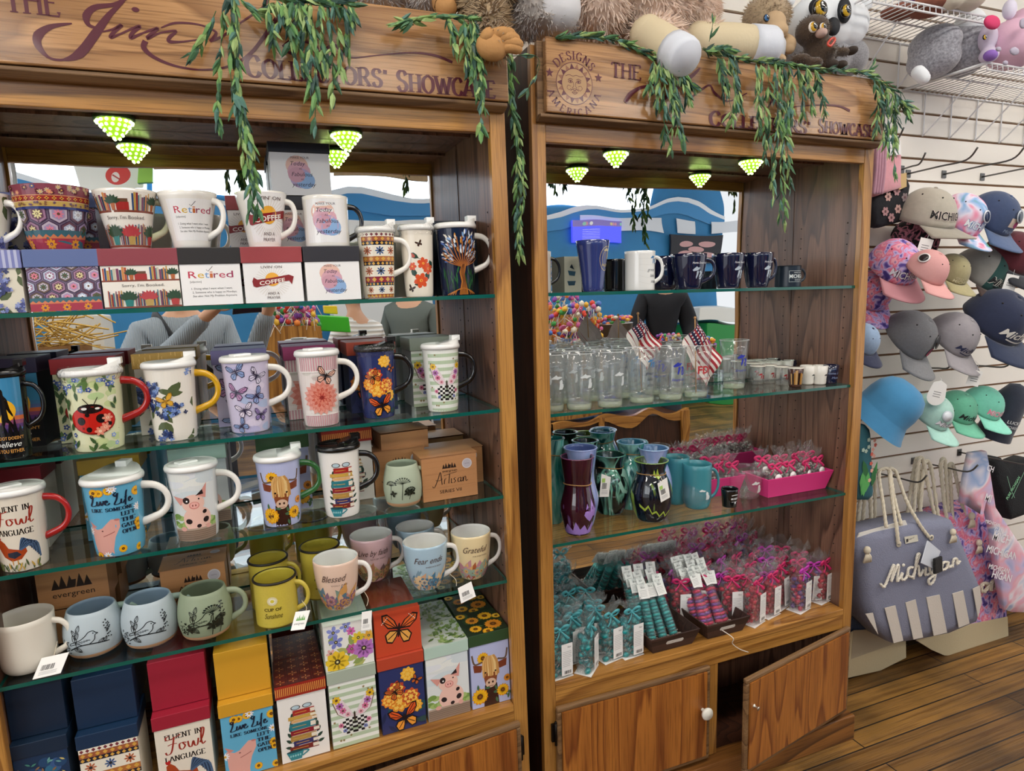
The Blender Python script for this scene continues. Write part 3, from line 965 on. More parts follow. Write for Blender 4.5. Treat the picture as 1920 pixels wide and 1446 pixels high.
def handle(t, rf, z0, z1, out, rad, mat, ang, flat=.72, n=9, name='handle'):
	pts = []
	ra, rb = rf(z1), rf(z0)
	for k in range(n + 1):
		a = PI / 2 - PI * k / n
		zz = (z0 + z1) / 2 + (z1 - z0) / 2 * math.sin(a)
		base = rb + (ra - rb) * (k < n / 2)
		base = ra + (rb - ra) * (k / n)
		pts.append((base - .002 + out * abs(math.cos(a)) ** .8, 0, zz))
	pts = [(rf(z1) - .004, 0, z1)] + pts[1:-1] + [(rf(z0) - .004, 0, z0 - .006)]
	pts = cr(pts, 3)
	n2 = len(pts)
	rr = [rad * (1.25 - .35 * math.sin(PI * i / (n2 - 1))) for i in range(n2)]
	R = Matrix.Rotation(ang, 4, 'Z')
	return MB().tube([R @ p for p in pts], rr, 9, flat=flat).build(name, mat, t)


def travel_mug(label, cat_group, fr, x, y, z, r, H, body, lid, hc, art=None, rz=0., hang=HANG, lidang=0., kind='tab', artw=None, wrap=False):
	"""Tall tapered ceramic mug with a press-on lid; H to the top of the body."""
	t = thing('travel_mug', label, 'mug', fr @ TR(x, y, z, rz), cat_group)
	prof = [(r * .80, 0), (r * .83, .003), (r * .86, H * .12), (r * .90, H * .35), (r * .95, H * .65), (r, H * .97), (r * 1.01, H)]
	rf = rf_of(prof)
	MB().lathe([(.0005, .002), (r * .74, 0)] + prof + [(r * .95, H), (r * .93, H - .01), (r * .9, H * .5), (r * .8, .006), (.0005, .005)], 36).build('body', body, t)
	handle(t, rf, H * .40, H * .90, r * .95, r * .135, hc, hang)
	T = TR(0, 0, H, lidang)
	m = MB().lathe([(r * .9, -.012), (r * .93, .0), (r * 1.07, .0005), (r * 1.09, .006), (r * 1.05, .011), (r * .97, .013), (r * .93, .009), (.0005, .008)], 34, T=T)
	if kind == 'tab':       # sloping drinking lip with a flip tab
		o = [(r * 1.04 * math.cos(a), r * 1.04 * math.sin(a)) for a in [PI * k / 12 - PI / 2 for k in range(13)]]
		v = []; n = len(o)
		for a, b in o: v.append(T @ Vector((a, b, .006)))
		for a, b in o: v.append(T @ Vector((a * .97, b * .93, .011 + .014 * max(0, a / r) ** 1.5)))
		f = [(i, i + 1, n + i + 1, n + i) for i in range(n - 1)] + [list(range(n, 2 * n))] + [(n - 1, 0, n, 2 * n - 1)]
		m.add(v, f, 0, True)
		m.box(r * .62, r * 1.08, -.011, .011, .018, .030, T=T)
		m.build('lid', lid, t)
	else:                   # flat lid with slider
		m.lathe([(r * .93, .009), (r * .86, .012), (.0005, .012)], 30, T=T)
		m.build('lid', lid, t)
		MB().box(-r * .62, r * .22, -.012, .012, .012, .017, T=T @ Matrix.Rotation(.5, 4, 'Z')).build('slider', lid, t, bevel=.002)
	if wrap:
		MB().lathe([(r * 1.02, H * .93), (r * 1.11, H + .001), (r * 1.13, H + .008), (r * 1.06, H + .016)], 26).build('shrink_wrap', WRAP, t)
	if art is not None:
		art.wrap(t, rf, (H - art.h) * .5, -PI / 2 - rz, r0=r * .92)
	return t


def cup(label, group, fr, x, y, z, r, H, shape, body, inner, hc, art=None, ang=HANG, hz=(.25, .85), hout=None, rim=None, base=None, artz=None, rz=0., name='mug', hrad=None, artang=None):
	"""Open mug; shape = list of (radius factor, height factor) from foot to rim."""
	t = thing(name, label, 'mug', fr @ TR(x, y, z, rz), group)
	prof = [(a * r, b * H) for a, b in shape]
	prof = [tuple(v) for v in cr(prof, 3)]
	rf = rf_of(prof)
	top = prof[-1][0]
	MB().lathe([(.0005, .0015), (prof[0][0] * .85, 0)] + prof + [(top * .975, H + .0008)], 40).build('body', body, t)
	ins = [(max(a - .0032, .001), max(b, .005)) for a, b in prof]
	MB().lathe([(top * .975, H + .0008)] + [(a, b) for a, b in ins[::-1]] + [(.0005, .005)], 40).build('inside', inner, t)
	if rim: MB().lathe([(top - .004, H - .001), (top - .003, H + .0022), (top + .0002, H + .0022), (top + .0012, H), (top + .0004, H - .0025)], 40).build('rim', rim, t)
	if base: MB().lathe([(prof[0][0] + .0006, .0005), (rf(.004) + .0007, .004), (rf(.008) + .0007, .008), (rf(.0115) + .0004, .0115)], 40).build('foot', base, t)
	handle(t, rf, H * hz[0], H * hz[1], hout or r * .62, hrad or r * .11, hc, ang)
	if art is not None:
		art.wrap(t, rf, (H - art.h) * .5 if artz is None else artz, -PI / 2 - rz if artang is None else artang, r0=r * .92)
	return t


CUPS = {'jumbo': [(.60, 0), (.66, .04), (.78, .3), (.91, .62), (1, 1)],
		'flare': [(.56, 0), (.62, .05), (.70, .3), (.84, .65), (1, 1)],
		'straight': [(.93, 0), (.97, .03), (.98, .3), (.98, .7), (1, 1)],
		'barrel': [(.72, 0), (.88, .08), (1, .38), (.96, .7), (.80, 1)],
		'tulip': [(.48, 0), (.60, .05), (.79, .25), (.92, .52), (.99, .82), (1, 1)],
		'camp': [(.98, 0), (1, .02), (1, .5), (1, .97), (1.02, 1)],
		'soft': [(.62, 0), (.82, .04), (.95, .2), (.98, .6), (1, 1)]}


def gift_box(label, group, fr, x0, x1, y, z, H, dep, body, lid, lh=.028, art=None, lidart=None, topart=None, lie=False, rz=0., tilt=0.):
	"""Card box with a lift-off lid; front at y, from x0 to x1. lie: laid on its back with the lid towards the viewer."""
	w = x1 - x0
	t = thing('gift_box', label, 'box', fr @ TR((x0 + x1) / 2, y, z, rz), group)
	bm = M(body, .42) if isinstance(body, str) else body
	lm = M(lid, .4) if isinstance(lid, str) else lid
	h = w / 2
	if lie:
		MB().box(-h + .003, h - .003, .036, dep, .003, H - .003).build('base', bm, t)
		l = MB().box(-h, h, .0, .036, 0.0005, H).build('lid', lm, t, bevel=.0012)
		if topart: topart(w, H).flat(l, (-h, 0, 0.0005), (1, 0, 0), (0, 0, 1), 'lid_artwork')
		if tilt: t.matrix_basis = t.matrix_basis @ Matrix.Rotation(tilt, 4, 'X')
		return t
	b = MB().box(-h + .0025, h - .0025, .0025, dep - .0025, 0.0004, H - .004).build('base', bm, t)
	l = MB().box(-h, h, 0, dep, H - lh, H).build('lid', lm, t, bevel=.0012)
	if art: art(w - .005, H - lh).flat(b, (-h + .0025, .0025, 0.0004), (1, 0, 0), (0, 0, 1), 'front_artwork')
	if lidart: lidart(w, lh).flat(l, (-h, 0, H - lh), (1, 0, 0), (0, 0, 1), 'lid_artwork')
	if topart: topart(w, dep).flat(l, (-h, 0, H), (1, 0, 0), (0, 1, 0), 'lid_artwork')
	return t


# ------------------------------------------------------------------ artworks, each drawn in a w x h panel (metres)
def A_fab(w, h):
	a = Art(w, h, '#f2f0ee'); k = h
	for x, y, r, c in ((.42, .70, .26, '#e9bfae'), (.46, .55, .27, '#d9a7b4'), (.50, .40, .26, '#b7a2c6'), (.60, .35, .22, '#8fb2dc'), (.40, .48, .2, '#cf9cab')):
		a.ell(w * .5 + (x - .5) * k, y * k, r * k, r * k * .9, c, n=18)
	q = '#2b1d2e'
	a.text('MAKE YOUR', w * .5, .86 * k, .055 * k, q); a.text('Today', w * .46, .70 * k, .10 * k, q, .25)
	a.text('AS', w * .5, .605 * k, .045 * k, q); a.text('Fabulous', w * .52, .45 * k, .10 * k, q, .25)
	a.text('AS', w * .52, .355 * k, .045 * k, q); a.text('yesterday', w * .54, .21 * k, .10 * k, q, .25)
	return a


def A_coffee(w, h):
	a = Art(w, h, '#f4f2f0'); cx, cy = w * .48, h * .52
	for k in range(36):
		g = 2 * PI * k / 36
		a.line([(cx + .2 * h * math.cos(g), cy + .2 * h * math.sin(g)), (cx + .42 * h * math.cos(g), cy + .40 * h * math.sin(g))], .006 * h, '#cfc3b4')
	a.ell(cx, cy + .06 * h, .17 * h, .17 * h, '#f0b040', n=20)
	pts = [(-.46, -.10), (-.40, -.13), (0, -.06), (.40, .02), (.46, -.08), (.52, .12), (.40, .17), (0, .10), (-.36, .06), (-.44, .12), (-.48, .02)]
	a.poly([(cx + x * h, cy + y * h) for x, y in pts], '#8c2327')
	a.text('COFFEE', cx, cy - .045 * h, .10 * h, '#f6efe4', bold=.02, width=.62 * h, rot=.12)
	a.text("LIVIN' ON", cx, .86 * h, .065 * h, '#5a4440', width=.5 * h); a.text('AND A', cx, .20 * h, .065 * h, '#5a4440'); a.text('PRAYER', cx, .09 * h, .065 * h, '#5a4440')
	return a


def A_retired(w, h):
	a = Art(w, h, '#f4f2f0'); cols = ['#c2344c', '#d9b23c', '#7aa0cf', '#c9703c', '#8f3f58', '#c2445c', '#a33a5c']
	ws = [.72, .55, .38, .3, .42, .55, .62]; x = w * .12; k = w * .76 / sum(ws)
	for c, q, col in zip('Retired', ws, cols):
		a.text(c, x + q * k / 2, h * .66, h * .17, col, bold=.005, width=q * k * .9); x += q * k
	a.text('[adjective]', w * .24, h * .55, h * .045, '#333333')
	a.text('1. Doing what I want when I want.', w * .5, h * .38, h * .05, '#222222', width=w * .68); a.text('2. Someone who is happy on Mondays.', w * .54, h * .29, h * .05, '#222222', width=w * .74)
	a.text('See also: Not My Problem Anymore.', w * .54, h * .20, h * .05, '#222222', .2, width=w * .74)
	a.line([(w * .43, h * .86), (w * .46, h * .82), (w * .54, h * .94)], h * .012, '#333333')
	return a


BOOKC = ['#b4502f', '#2d4a78', '#c49a4a', '#8e2f35', '#3f7c8c', '#c9c0a8', '#7a3c5c', '#34425a', '#d08a4a']


def A_booked(w, h):
	a = Art(w, h, '#efe9de')
	a.rect(0, h * .62, w, h * .66, '#8a4a3a')
	a.strips(w * .02, h * .66, w * .34, h * .98, BOOKC, 3); a.strips(w * .62, h * .66, w * .86, h * .98, BOOKC[1:], 5)
	a.rect(w * .42, h * .66, w * .58, h * .8, '#a8322f'); a.rect(w * .44, h * .8, w * .57, h * .86, '#6b4a36')
	for x in (.38, .92):
		a.poly([(w * (x - .03), h * .78), (w * (x + .03), h * .78), (w * (x + .022), h * .66), (w * (x - .022), h * .66)], '#b5653a')
		for k in range(7): a.leaf(w * x, h * .78, h * .16, .4 + k * .4, '#2f4a34')
	a.text("Sorry, I'm Booked.", w * .52, h * .5, h * .065, '#5a5550', width=w * .55)
	a.rect(0, 0, w, h * .035, '#8a4a3a')
	a.strips(w * .06, h * .04, w * .24, h * .42, BOOKC, 8); a.strips(w * .40, h * .04, w * .52, h * .40, BOOKC[3:], 9); a.strips(w * .64, h * .04, w * .84, h * .44, BOOKC[1:], 12)
	for x, c in ((.32, '#2f7d78'), (.58, '#b89a5a'), (.92, '#b0413f')):
		a.poly([(w * (x - .06), h * .22), (w * (x + .06), h * .22), (w * (x + .045), h * .04), (w * (x - .045), h * .04)], c)
		for k in range(8): a.leaf(w * x, h * .2, h * .22, .3 + k * .36, '#2f4a34' if c != '#b89a5a' else '#b8454a')
	return a


def A_hex(w, h, band=True):
	a = Art(w, h, '#8f7f98'); r = h * .155; i = 0
	pal = ['#6d4a58', '#a795b8', '#b9c2d6', '#6a5a48', '#a77d98', '#c6b8c6']
	y = h * 1.05; row = 0
	while y > h * .2:
		x = (row % 2) * r * .95; k = row
		while x < w + r:
			for f, c in ((1.0, '#4a3550'), (.88, pal[k % 6]), (.66, pal[(k + 2) % 6])):
				a.poly([(x + r * f * math.sin(g), y + r * f * math.cos(g)) for g in [PI / 3 * j for j in range(6)]], c)
			a.flower(x, y, r * .5, 8, ['#e8dca0', '#e4869a', '#e9eef6', '#3f5a3c'][k % 4], '#6a4a3a', .4)
			x += r * 1.9; k += 1
		y -= r * 1.62; row += 1
	a.rect(0, 0, w, h * .30, '#3f6a76'); a.rect(0, 0, w, h * .19, '#d9825a'); a.rect(0, 0, w, h * .17, '#a83a4c')
	n = 12
	for k in range(n):
		x = w * (k + .5) / n
		a.poly([(x - w / n / 2, h * .19), (x + w / n / 2, h * .19), (x, h * .24)], '#d9825a')
	for k in range(3): a.flower(w * (.2 + .3 * k), h * .08, h * .09, 8, '#e0952f', '#6a3a6a', .5)
	return a


def A_hydr(w, h, bg='#ddd6c2', cols=('#4a4f86', '#6f78b0', '#8f9acb', '#39406e'), n=9, seed=4, lf='#56623f'):
	a = Art(w, h, bg); R = random.Random(seed); s = min(w, h)
	for k in range(n):
		x, y = R.uniform(0, w), R.uniform(0, h)
		for j in range(3): a.leaf(x, y, s * .3, R.uniform(0, 6.3), lf, .45)
	for k in range(n):
		x, y, r = R.uniform(0, w), R.uniform(0, h), s * R.uniform(.13, .2)
		for j in range(15):
			g, d = R.uniform(0, 6.3), r * math.sqrt(R.random())
			a.flower(x + d * math.cos(g), y + d * math.sin(g), r * .34, 4, R.choice(cols), None, .8, R.uniform(0, 1.5))
	return a


def A_blue_yellow(w, h):
	a = A_hydr(w, h, '#ece6da', ('#2f4378', '#4a64a4', '#7f9ad0', '#22305a'), 7, 12)
	a.butterfly(w * .42, h * .56, w * .17, '#d9a63a', '#a87820', .3, False)
	return a


def A_aztec(w, h):
	a = Art(w, h, '#1c2030'); cols = ['#a05a3a', '#ece4d2', '#1f3a4a', '#8f3140', '#ece4d2', '#2a2430', '#b5703a', '#ece4d2', '#1c2030']
	hs = [.06, .13, .05, .09, .17, .06, .08, .17, .06, .07, .06]; y = 0
	for i, q in enumerate(hs):
		c = cols[i % 9]; a.rect(0, y * h, w, (y + q) * h, c)
		n = max(3, int(w / (q * h) * .9)); dk = lin(c)[0] > .5
		for k in range(n):
			x = w * (k + .5) / n; yy = (y + q / 2) * h; r = q * h * .42
			if q > .12:
				a.flower(x, yy, r, 8, '#39598a' if k % 2 else '#b5603a', '#20222a', .35)
			else:
				a.poly([(x - r, yy), (x, yy + r), (x + r, yy), (x, yy - r)], '#d8a54a' if not dk else '#7a2f3a')
		y += q
	return a


def A_hummer(w, h):
	a = Art(w, h, '#ece3d2')
	a.leaf(w * .12, h * .66, w * .34, -.5, '#2f4a3a', .5); a.ell(w * .2, h * .63, w * .12, h * .03, '#b5452a', -.5); a.line([(w * .3, h * .6), (w * .5, h * .56)], w * .012, '#2a2a2a')
	for x, y in ((.3, .3), (.52, .22), (.7, .38), (.78, .55)): a.leaf(w * x, h * y, w * .3, 2.2 * x * 3, '#28453a', .6)
	for x, y, r in ((.55, .50, .2), (.72, .42, .19), (.46, .24, .25), (.2, .46, .14)): a.flower(w * x, h * y, w * r, 6, '#d9552c', '#f0b24a', .7, x * 5, .2)
	a.butterfly(w * .45, h * .80, w * .1, '#4a2a1a', rot=.4, spots=False); a.butterfly(w * .12, h * .12, w * .12, '#3a2420', rot=-.4, spots=False)
	return a


def A_tree(w, h):
	a = Art(w, h, '#16203a'); R = random.Random(2)
	for k in range(60): a.leaf(R.uniform(0, w), R.uniform(0, h * .3), h * R.uniform(.1, .2), R.uniform(1.2, 1.9), R.choice(['#1f4a2c', '#2f6a3a', '#173a24']), .12)
	for k in range(90):
		g = R.uniform(0, PI); d = R.uniform(.1, .45) * h
		a.leaf(w * .5 + d * math.cos(g) * .8, h * .5 + d * math.sin(g), w * .14, g + R.uniform(-.5, .5), R.choice(['#dfe6ea', '#7aa0d0', '#b9c6dc', '#c98a3c', '#4a6ab0', '#e8e2d2']), .3)
	for k in range(13):
		g = PI * (k + .5) / 13
		a.line([(w * .5, h * .42), (w * .5 + .16 * h * math.cos(g), h * .46 + .14 * h * math.sin(g)), (w * .5 + .36 * h * math.cos(g) * .85, h * .52 + .36 * h * math.sin(g))], w * .025, '#9a5a2a', smooth=3)
	a.poly([(w * .40, 0), (w * .46, h * .2), (w * .42, h * .34), (w * .48, h * .46), (w * .58, h * .46), (w * .54, h * .3), (w * .58, h * .16), (w * .64, 0)], '#b5702f')
	for k in range(5): a.line([(w * (.42 + .04 * k), 0), (w * (.5 + .015 * k), h * .2), (w * (.45 + .02 * k), h * .34), (w * (.5 + .01 * k), h * .46)], w * .012, '#6a3a18', smooth=3)
	for s in (-1, 1):
		for k in range(4): a.line([(w * .5, h * .1), (w * (.5 + s * .15), h * .07), (w * (.5 + s * (.2 + .07 * k)), 0)], w * .02, '#b5702f', smooth=3)
	return a


def A_bigfoot(w, h):
	a = Art(w, h, '#0c0d12'); a.rect(0, h * .33, w, h, '#3f86b0')
	for k in range(6): a.rect(0, h * (.33 + .05 * k), w, h * (.38 + .05 * k), ['#3a2a5a', '#5a3a74', '#8a4a6a', '#c8683a', '#5a6a9a', '#4a7aa4'][k])
	a.ell(w * .46, h * .60, w * .34, w * .36, '#f0b428', n=26)
	P = [(.44, .86), (.50, .88), (.55, .84), (.55, .79), (.62, .74), (.66, .62), (.72, .54), (.70, .52), (.62, .58), (.58, .62), (.60, .5), (.70, .42), (.74, .34), (.68, .34), (.60, .44), (.52, .46), (.44, .36), (.36, .34), (.36, .38), (.42, .46), (.44, .56), (.38, .5), (.34, .42), (.30, .44), (.34, .56), (.38, .72), (.43, .78)]
	a.poly([(w * x, h * y) for x, y in P], '#140c08')
	for k in range(8): a.poly([(w * (.02 + .13 * k), h * .33), (w * (.08 + .13 * k), h * (.42 + .06 * (k % 3))), (w * (.14 + .13 * k), h * .33)], '#0c0d12')
	a.text("BIGFOOT DOESN'T", w * .5, h * .24, h * .04, '#e0a050', bold=.01, width=w * .85); a.text('believe', w * .5, h * .15, h * .07, '#f0f0e8', .4); a.text('IN YOU EITHER', w * .5, h * .075, h * .045, '#e0a050', bold=.01, width=w * .8)
	return a


def A_ladybug(w, h):
	a = Art(w, h, '#dfe0b8'); R = random.Random(5)
	for k in range(16): a.ell(R.uniform(0, w), R.uniform(0, h), w * .14, h * .05, R.choice(['#c9d69a', '#e9e8cf', '#b8cf96']))
	for k in range(46):
		x, y = R.uniform(0, w), R.choice([R.uniform(0, h * .28), R.uniform(h * .80, h)])
		if R.random() < .5: a.leaf(x, y, w * .2, R.uniform(0, 6), R.choice(['#3d5a34', '#5c7a44']), .35)
		else: a.flower(x, y, w * .055, 5, R.choice(['#3f5fae', '#6a86cc', '#8fa8dc', '#2f4a94']), '#e9e2c0', .7)
	for k in range(10): a.leaf(w * R.choice([.06, .94]), h * R.uniform(.25, .75), w * .18, R.uniform(.8, 2.4), '#3d5a34', .35)
	cx, cy = w * .52, h * .42
	a.line([(cx - .02 * w, cy + .2 * h), (cx - .12 * w, cy + .3 * h)], w * .014, '#1c1414'); a.line([(cx + .04 * w, cy + .2 * h), (cx + .12 * w, cy + .31 * h)], w * .014, '#1c1414')
	a.ell(cx, cy, w * .40, h * .19, '#7d1412', -.1, 24); a.ell(cx, cy + .008 * h, w * .385, h * .18, '#c4241c', -.1, 24)
	a.ell(cx - .02 * w, cy + .16 * h, w * .22, h * .065, '#1a1214', 0, 18); a.ell(cx - .12 * w, cy + .165 * h, w * .05, h * .018, '#f0ece4'); a.ell(cx + .1 * w, cy + .16 * h, w * .04, h * .015, '#f0ece4')
	for x, y, r in ((-.2, .0, .075), (.14, .02, .085), (-.08, -.12, .05), (.1, -.13, .055), (-.08, .08, .04), (.28, -.06, .045)): a.ell(cx + x * w, cy + y * h, w * r, w * r * 1.1, '#1a1214')
	for x, y in ((.2, -.1), (.25, .02), (.1, -.15)): a.flower(cx + x * w, cy + y * h, w * .1, 6, '#e8947c', '#f2d2b4', .6)
	return a


def A_lav(w, h):
	a = Art(w, h, '#ccc3dc'); R = random.Random(8)
	for k in range(14): a.ell(R.uniform(0, w), R.uniform(0, h), w * .2, h * .06, R.choice(['#d9cfe4', '#b9b4d8', '#e6dce8', '#aebcdc']))
	for x, y, r, q, c in ((.3, .88, .22, .3, '#8aa0cc'), (.72, .80, .2, -.5, '#d9d2e6'), (.25, .58, .22, -.3, '#b98ab4'), (.7, .52, .2, .6, '#93a6d6'), (.4, .32, .2, .2, '#e6dcec'), (.76, .24, .17, -.2, '#9a86bc'), (.3, .10, .18, .7, '#8aa0cc')):
		a.butterfly(w * x, h * y, w * r, c, '#2f2a44', q)
	return a


def A_dahlia(w, h):
	a = Art(w, h, '#e6dcd6'); R = random.Random(3)
	for k in range(20): a.ell(R.uniform(0, w), R.uniform(h * .2, h * .8), w * .12, h * .03, R.choice(['#d3ccc2', '#efe6e0', '#c9b8b4']))
	for k in range(17):
		x = w * k / 17
		for y0, y1 in ((0, .17), (.80, 1.)): a.rect(x, h * y0, x + w / 34, h * y1, '#cf96a0')
	for y0, y1 in ((.16, .175), (.79, .805)): a.rect(0, h * y0, w, h * y1, '#f4eee8')
	cx, cy = w * .5, h * .42
	for n, r, c in ((18, .47, '#e3a294'), (17, .41, '#d77f6e'), (15, .34, '#e0917f'), (13, .27, '#c9604e'), (11, .2, '#dc8570'), (8, .13, '#b8473c')):
		a.flower(cx, cy, w * r, n, c, None, .34, r * 9)
	a.ell(cx, cy, w * .05, w * .05, '#8a2f2c'); a.butterfly(w * .62, h * .72, w * .24, '#e3b09a', rot=-.35)
	return a


def A_monarch(w, h):
	a = Art(w, h, '#2c3566'); R = random.Random(6)
	for k in range(26): a.leaf(R.uniform(0, w), R.uniform(0, h * .6), w * .3, R.uniform(0, 6.3), R.choice(['#2f4a4a', '#24505a', '#1f2a50']), .3)
	for x, y, r, c in ((.64, .86, .18, '#f0b030'), (.36, .66, .22, '#b8402c'), (.42, .46, .27, '#e8932c'), (.68, .50, .22, '#c8552c'), (.78, .34, .17, '#f0a82c'), (.18, .52, .18, '#e8832a')):
		for j, f in enumerate((1., .78, .55, .32)): a.flower(w * x, h * y, w * r * f, 9 - j, c if j % 2 == 0 else '#f6c65a', None, .6, j)
	a.butterfly(w * .34, h * .62, w * .2, '#d0682c', rot=.5); a.butterfly(w * .52, h * .18, w * .34, '#dc5a26', rot=.2, c2='#ea9a38'); a.butterfly(w * .82, h * .74, w * .12, '#d0682c', rot=-.6)
	return a


def A_stripe(w, h):
	a = Art(w, h, '#eef0e8'); n = 9
	for k in range(n): a.rect(0, h * k / n, w, h * (k + .5) / n, '#b9cbac')
	R = random.Random(4)
	for k in range(12): a.flower(R.uniform(0, w), R.uniform(0, h), w * .03, 5, '#8f7a4a', None, .7)
	cx, cy = w * .5, h * .44
	for s in (-1, 1):
		up = [(0, .0), (.12, .16), (.30, .34), (.43, .36), (.45, .26), (.36, .08), (.2, 0)]; lo = [(0, -.01), (.22, -.01), (.36, -.04), (.34, -.16), (.24, -.26), (.12, -.18)]
		a.poly([(cx + s * x * w, cy + y * h) for x, y in up], '#6a4a2a'); a.poly([(cx + s * x * w * .95, cy + y * h * .97) for x, y in up], '#e9d9dc'); a.poly([(cx + s * x * w, cy + y * h) for x, y in lo], '#f2f0ea')
		for i in range(5):
			for j in range(7):
				x, y = .02 + i * .07, -.03 - j * .034
				if (i + j) % 2 == 0 and x < .3 - abs(y + .12) * .5 and y > -.24: a.rect(cx + s * x * w - .035 * w, cy + y * h - .017 * h, cx + s * x * w + .035 * w, cy + y * h + .017 * h, '#1c1a1c')
		for x, y, r, c in ((.36, .30, .1, '#e8bc2c'), (.30, .20, .09, '#b06ab0'), (.24, .12, .08, '#d8729a'), (.14, .05, .06, '#e9a0b0'), (.3, -.1, .06, '#d8729a'), (.22, -.19, .05, '#7a8cc8')):
			a.flower(cx + s * x * w, cy + y * h, w * r, 7, c, '#5a3a2a', .6)
	a.ell(cx, cy, w * .02, h * .08, '#3a2a20')
	return a


SCRIPT = {
	'Fowl': [[(.18, .92), (.05, .86), (.12, .74), (.5, .84), (.6, .9)], [(.36, .84), (.3, .5), (.2, .16), (.05, .1), (0, .22)], [(.1, .5), (.28, .54), (.45, .52)],
			 [(.66, .5), (.54, .46), (.54, .26), (.64, .2), (.74, .34), (.66, .5), (.8, .46)], [(.86, .5), (.88, .26), (.98, .22), (1.06, .46), (1.1, .24), (1.2, .24), (1.26, .52)],
			 [(1.3, .3), (1.44, .6), (1.5, .9), (1.42, .92), (1.36, .5), (1.4, .22), (1.52, .3)]],
	'Live Life': [[(.25, .9), (.12, .8), (.22, .68), (.3, .86), (.22, .5), (.1, .22), (.3, .2), (.5, .3)], [(.5, .5), (.46, .26), (.56, .24), (.64, .4)], [(.66, .5), (.72, .24), (.82, .4), (.84, .52)],
				  [(.88, .36), (1.02, .42), (.98, .52), (.9, .44), (.92, .26), (1.04, .24), (1.14, .34)],
				  [(1.5, .95), (1.36, .84), (1.46, .7), (1.56, .9), (1.48, .5), (1.36, .22), (1.56, .2), (1.72, .3)], [(1.72, .5), (1.7, .26), (1.8, .24), (1.9, .4)], [(2.06, .98), (2.0, .9), (1.94, .5), (1.9, .05)], [(1.88, .55), (2.02, .6)],
				  [(2.08, .36), (2.2, .42), (2.18, .52), (2.1, .44), (2.12, .26), (2.24, .26), (2.32, .36)]],
	'Artisan': [[(.0, .16), (.12, .1), (.35, .55), (.5, .95), (.55, .6), (.58, .2)], [(.2, .5), (.4, .46), (.62, .54)], [(.7, .22), (.76, .5), (.86, .52)], [(.98, .22), (1.06, .8)], [(.7, .72), (1.5, .86)], [(1.16, .5), (1.14, .24), (1.22, .24)],
				[(1.42, .52), (1.3, .46), (1.4, .32), (1.28, .22)], [(1.72, .5), (1.56, .44), (1.56, .24), (1.7, .3), (1.74, .5), (1.72, .24), (1.82, .3)], [(1.86, .5), (1.86, .22), (1.92, .46), (2.02, .5), (2.04, .24), (2.16, .3)]],
}


def script(a, word, x, y, s, c, w=.07):
	for st in SCRIPT[word]:
		a.line([(x + p * s, y + q * s) for p, q in st], s * w, c, thin=s * w * .4, smooth=4)
	return a


def A_rooster(a, x, y, s):
	a.poly([(x + s * p, y + s * q) for p, q in ((-.5, .55), (-.38, .62), (-.25, .5), (-.15, .3), (.2, .2), (.35, .35), (.4, .1), (.2, -.15), (-.1, -.2), (-.35, -.02), (-.5, .3))], '#a8431f')
	a.poly([(x + s * p, y + s * q) for p, q in ((-.5, .62), (-.52, .72), (-.44, .70), (-.4, .76), (-.36, .64), (-.44, .58))], '#b81f22')
	for k in range(9): a.line([(x + s * .2, y + s * .2), (x + s * (.3 + .05 * k), y + s * (.62 - .03 * k)), (x + s * (.42 + .05 * k), y + s * (.42 - .08 * k))], s * .07, '#24344e' if k % 2 else '#4a6484', smooth=4)
	a.poly([(x + s * p, y + s * q) for p, q in ((-.2, .12), (.1, .16), (.22, .02), (0, -.1), (-.2, -.02))], '#2a3040')
	for p in (-.08, .08): a.line([(x + s * p, y - s * .15), (x + s * p, y - s * .34)], s * .03, '#c98a2c')


def A_fowl(w, h):
	a = Art(w, h, '#e6dccb'); k = '#1f1a18'
	a.serif('FLUENT IN', w * .5, h * .82, h * .075, k, width=w * .66, thick=2.2)
	script(a, 'Fowl', w * .16, h * .58, w * .48, '#9c2f22')
	a.serif('LANGUAGE', w * .5, h * .50, h * .075, k, width=w * .72, thick=2.2)
	A_rooster(a, w * .45, h * .22, w * .62)
	R = random.Random(4)
	for j in range(40): a.leaf(R.uniform(0, w), R.uniform(-.02, .06) * h, h * R.uniform(.05, .12), R.uniform(1, 2.1), R.choice(['#6b7a4a', '#8a9458', '#4a5a3a', '#c9a24a']), .2)
	return a


def A_live(w, h):
	a = Art(w, h, '#62aed0'); k = '#16233a'; R = random.Random(7)
	a.poly([(w * .10, 0), (w * .06, h * .2), (w * .05, h * .45), (w * .2, h * .40), (w * .3, h * .42), (w * .48, h * .54), (w * .62, h * .53), (w * .62, h * .42), (w * .52, h * .28), (w * .46, h * .1), (w * .46, 0)], '#e0a69a')
	a.poly([(w * .1, h * .42), (w * .02, h * .52), (w * .2, h * .44)], '#d48a80'); a.ell(w * .58, h * .525, w * .05, h * .015, '#c47a72', -.1); a.line([(w * .3, h * .30), (w * .42, h * .33), (w * .52, h * .36)], w * .012, '#8f4a44', smooth=4); a.ell(w * .3, h * .38, w * .02, h * .008, '#5a2f2a')
	for j in range(13):
		x, y = R.choice([(R.uniform(0, w), R.uniform(0, .1) * h), (R.uniform(0, w), R.uniform(.88, 1) * h), (R.choice([.02, .97]) * w, R.uniform(0, 1) * h)])
		(a.sun(x, y, w * R.uniform(.08, .12)) if R.random() < .6 else a.flower(x, y, w * .09, 9, '#f2f0f4', '#d9a83a', .35))
	script(a, 'Live Life', w * .14, h * .70, w * .32, k, .1)
	a.serif('LIKE SOMEONE', w * .52, h * .655, h * .048, k, width=w * .72, thick=2.6, gap=1.6)
	for i, q in enumerate(('LEFT', 'THE', 'GATE', 'OPEN')): a.serif(q, w * .78, h * (.57 - .085 * i), h * .055, k, width=w * (.26 if i else .24), thick=2.6)
	return a


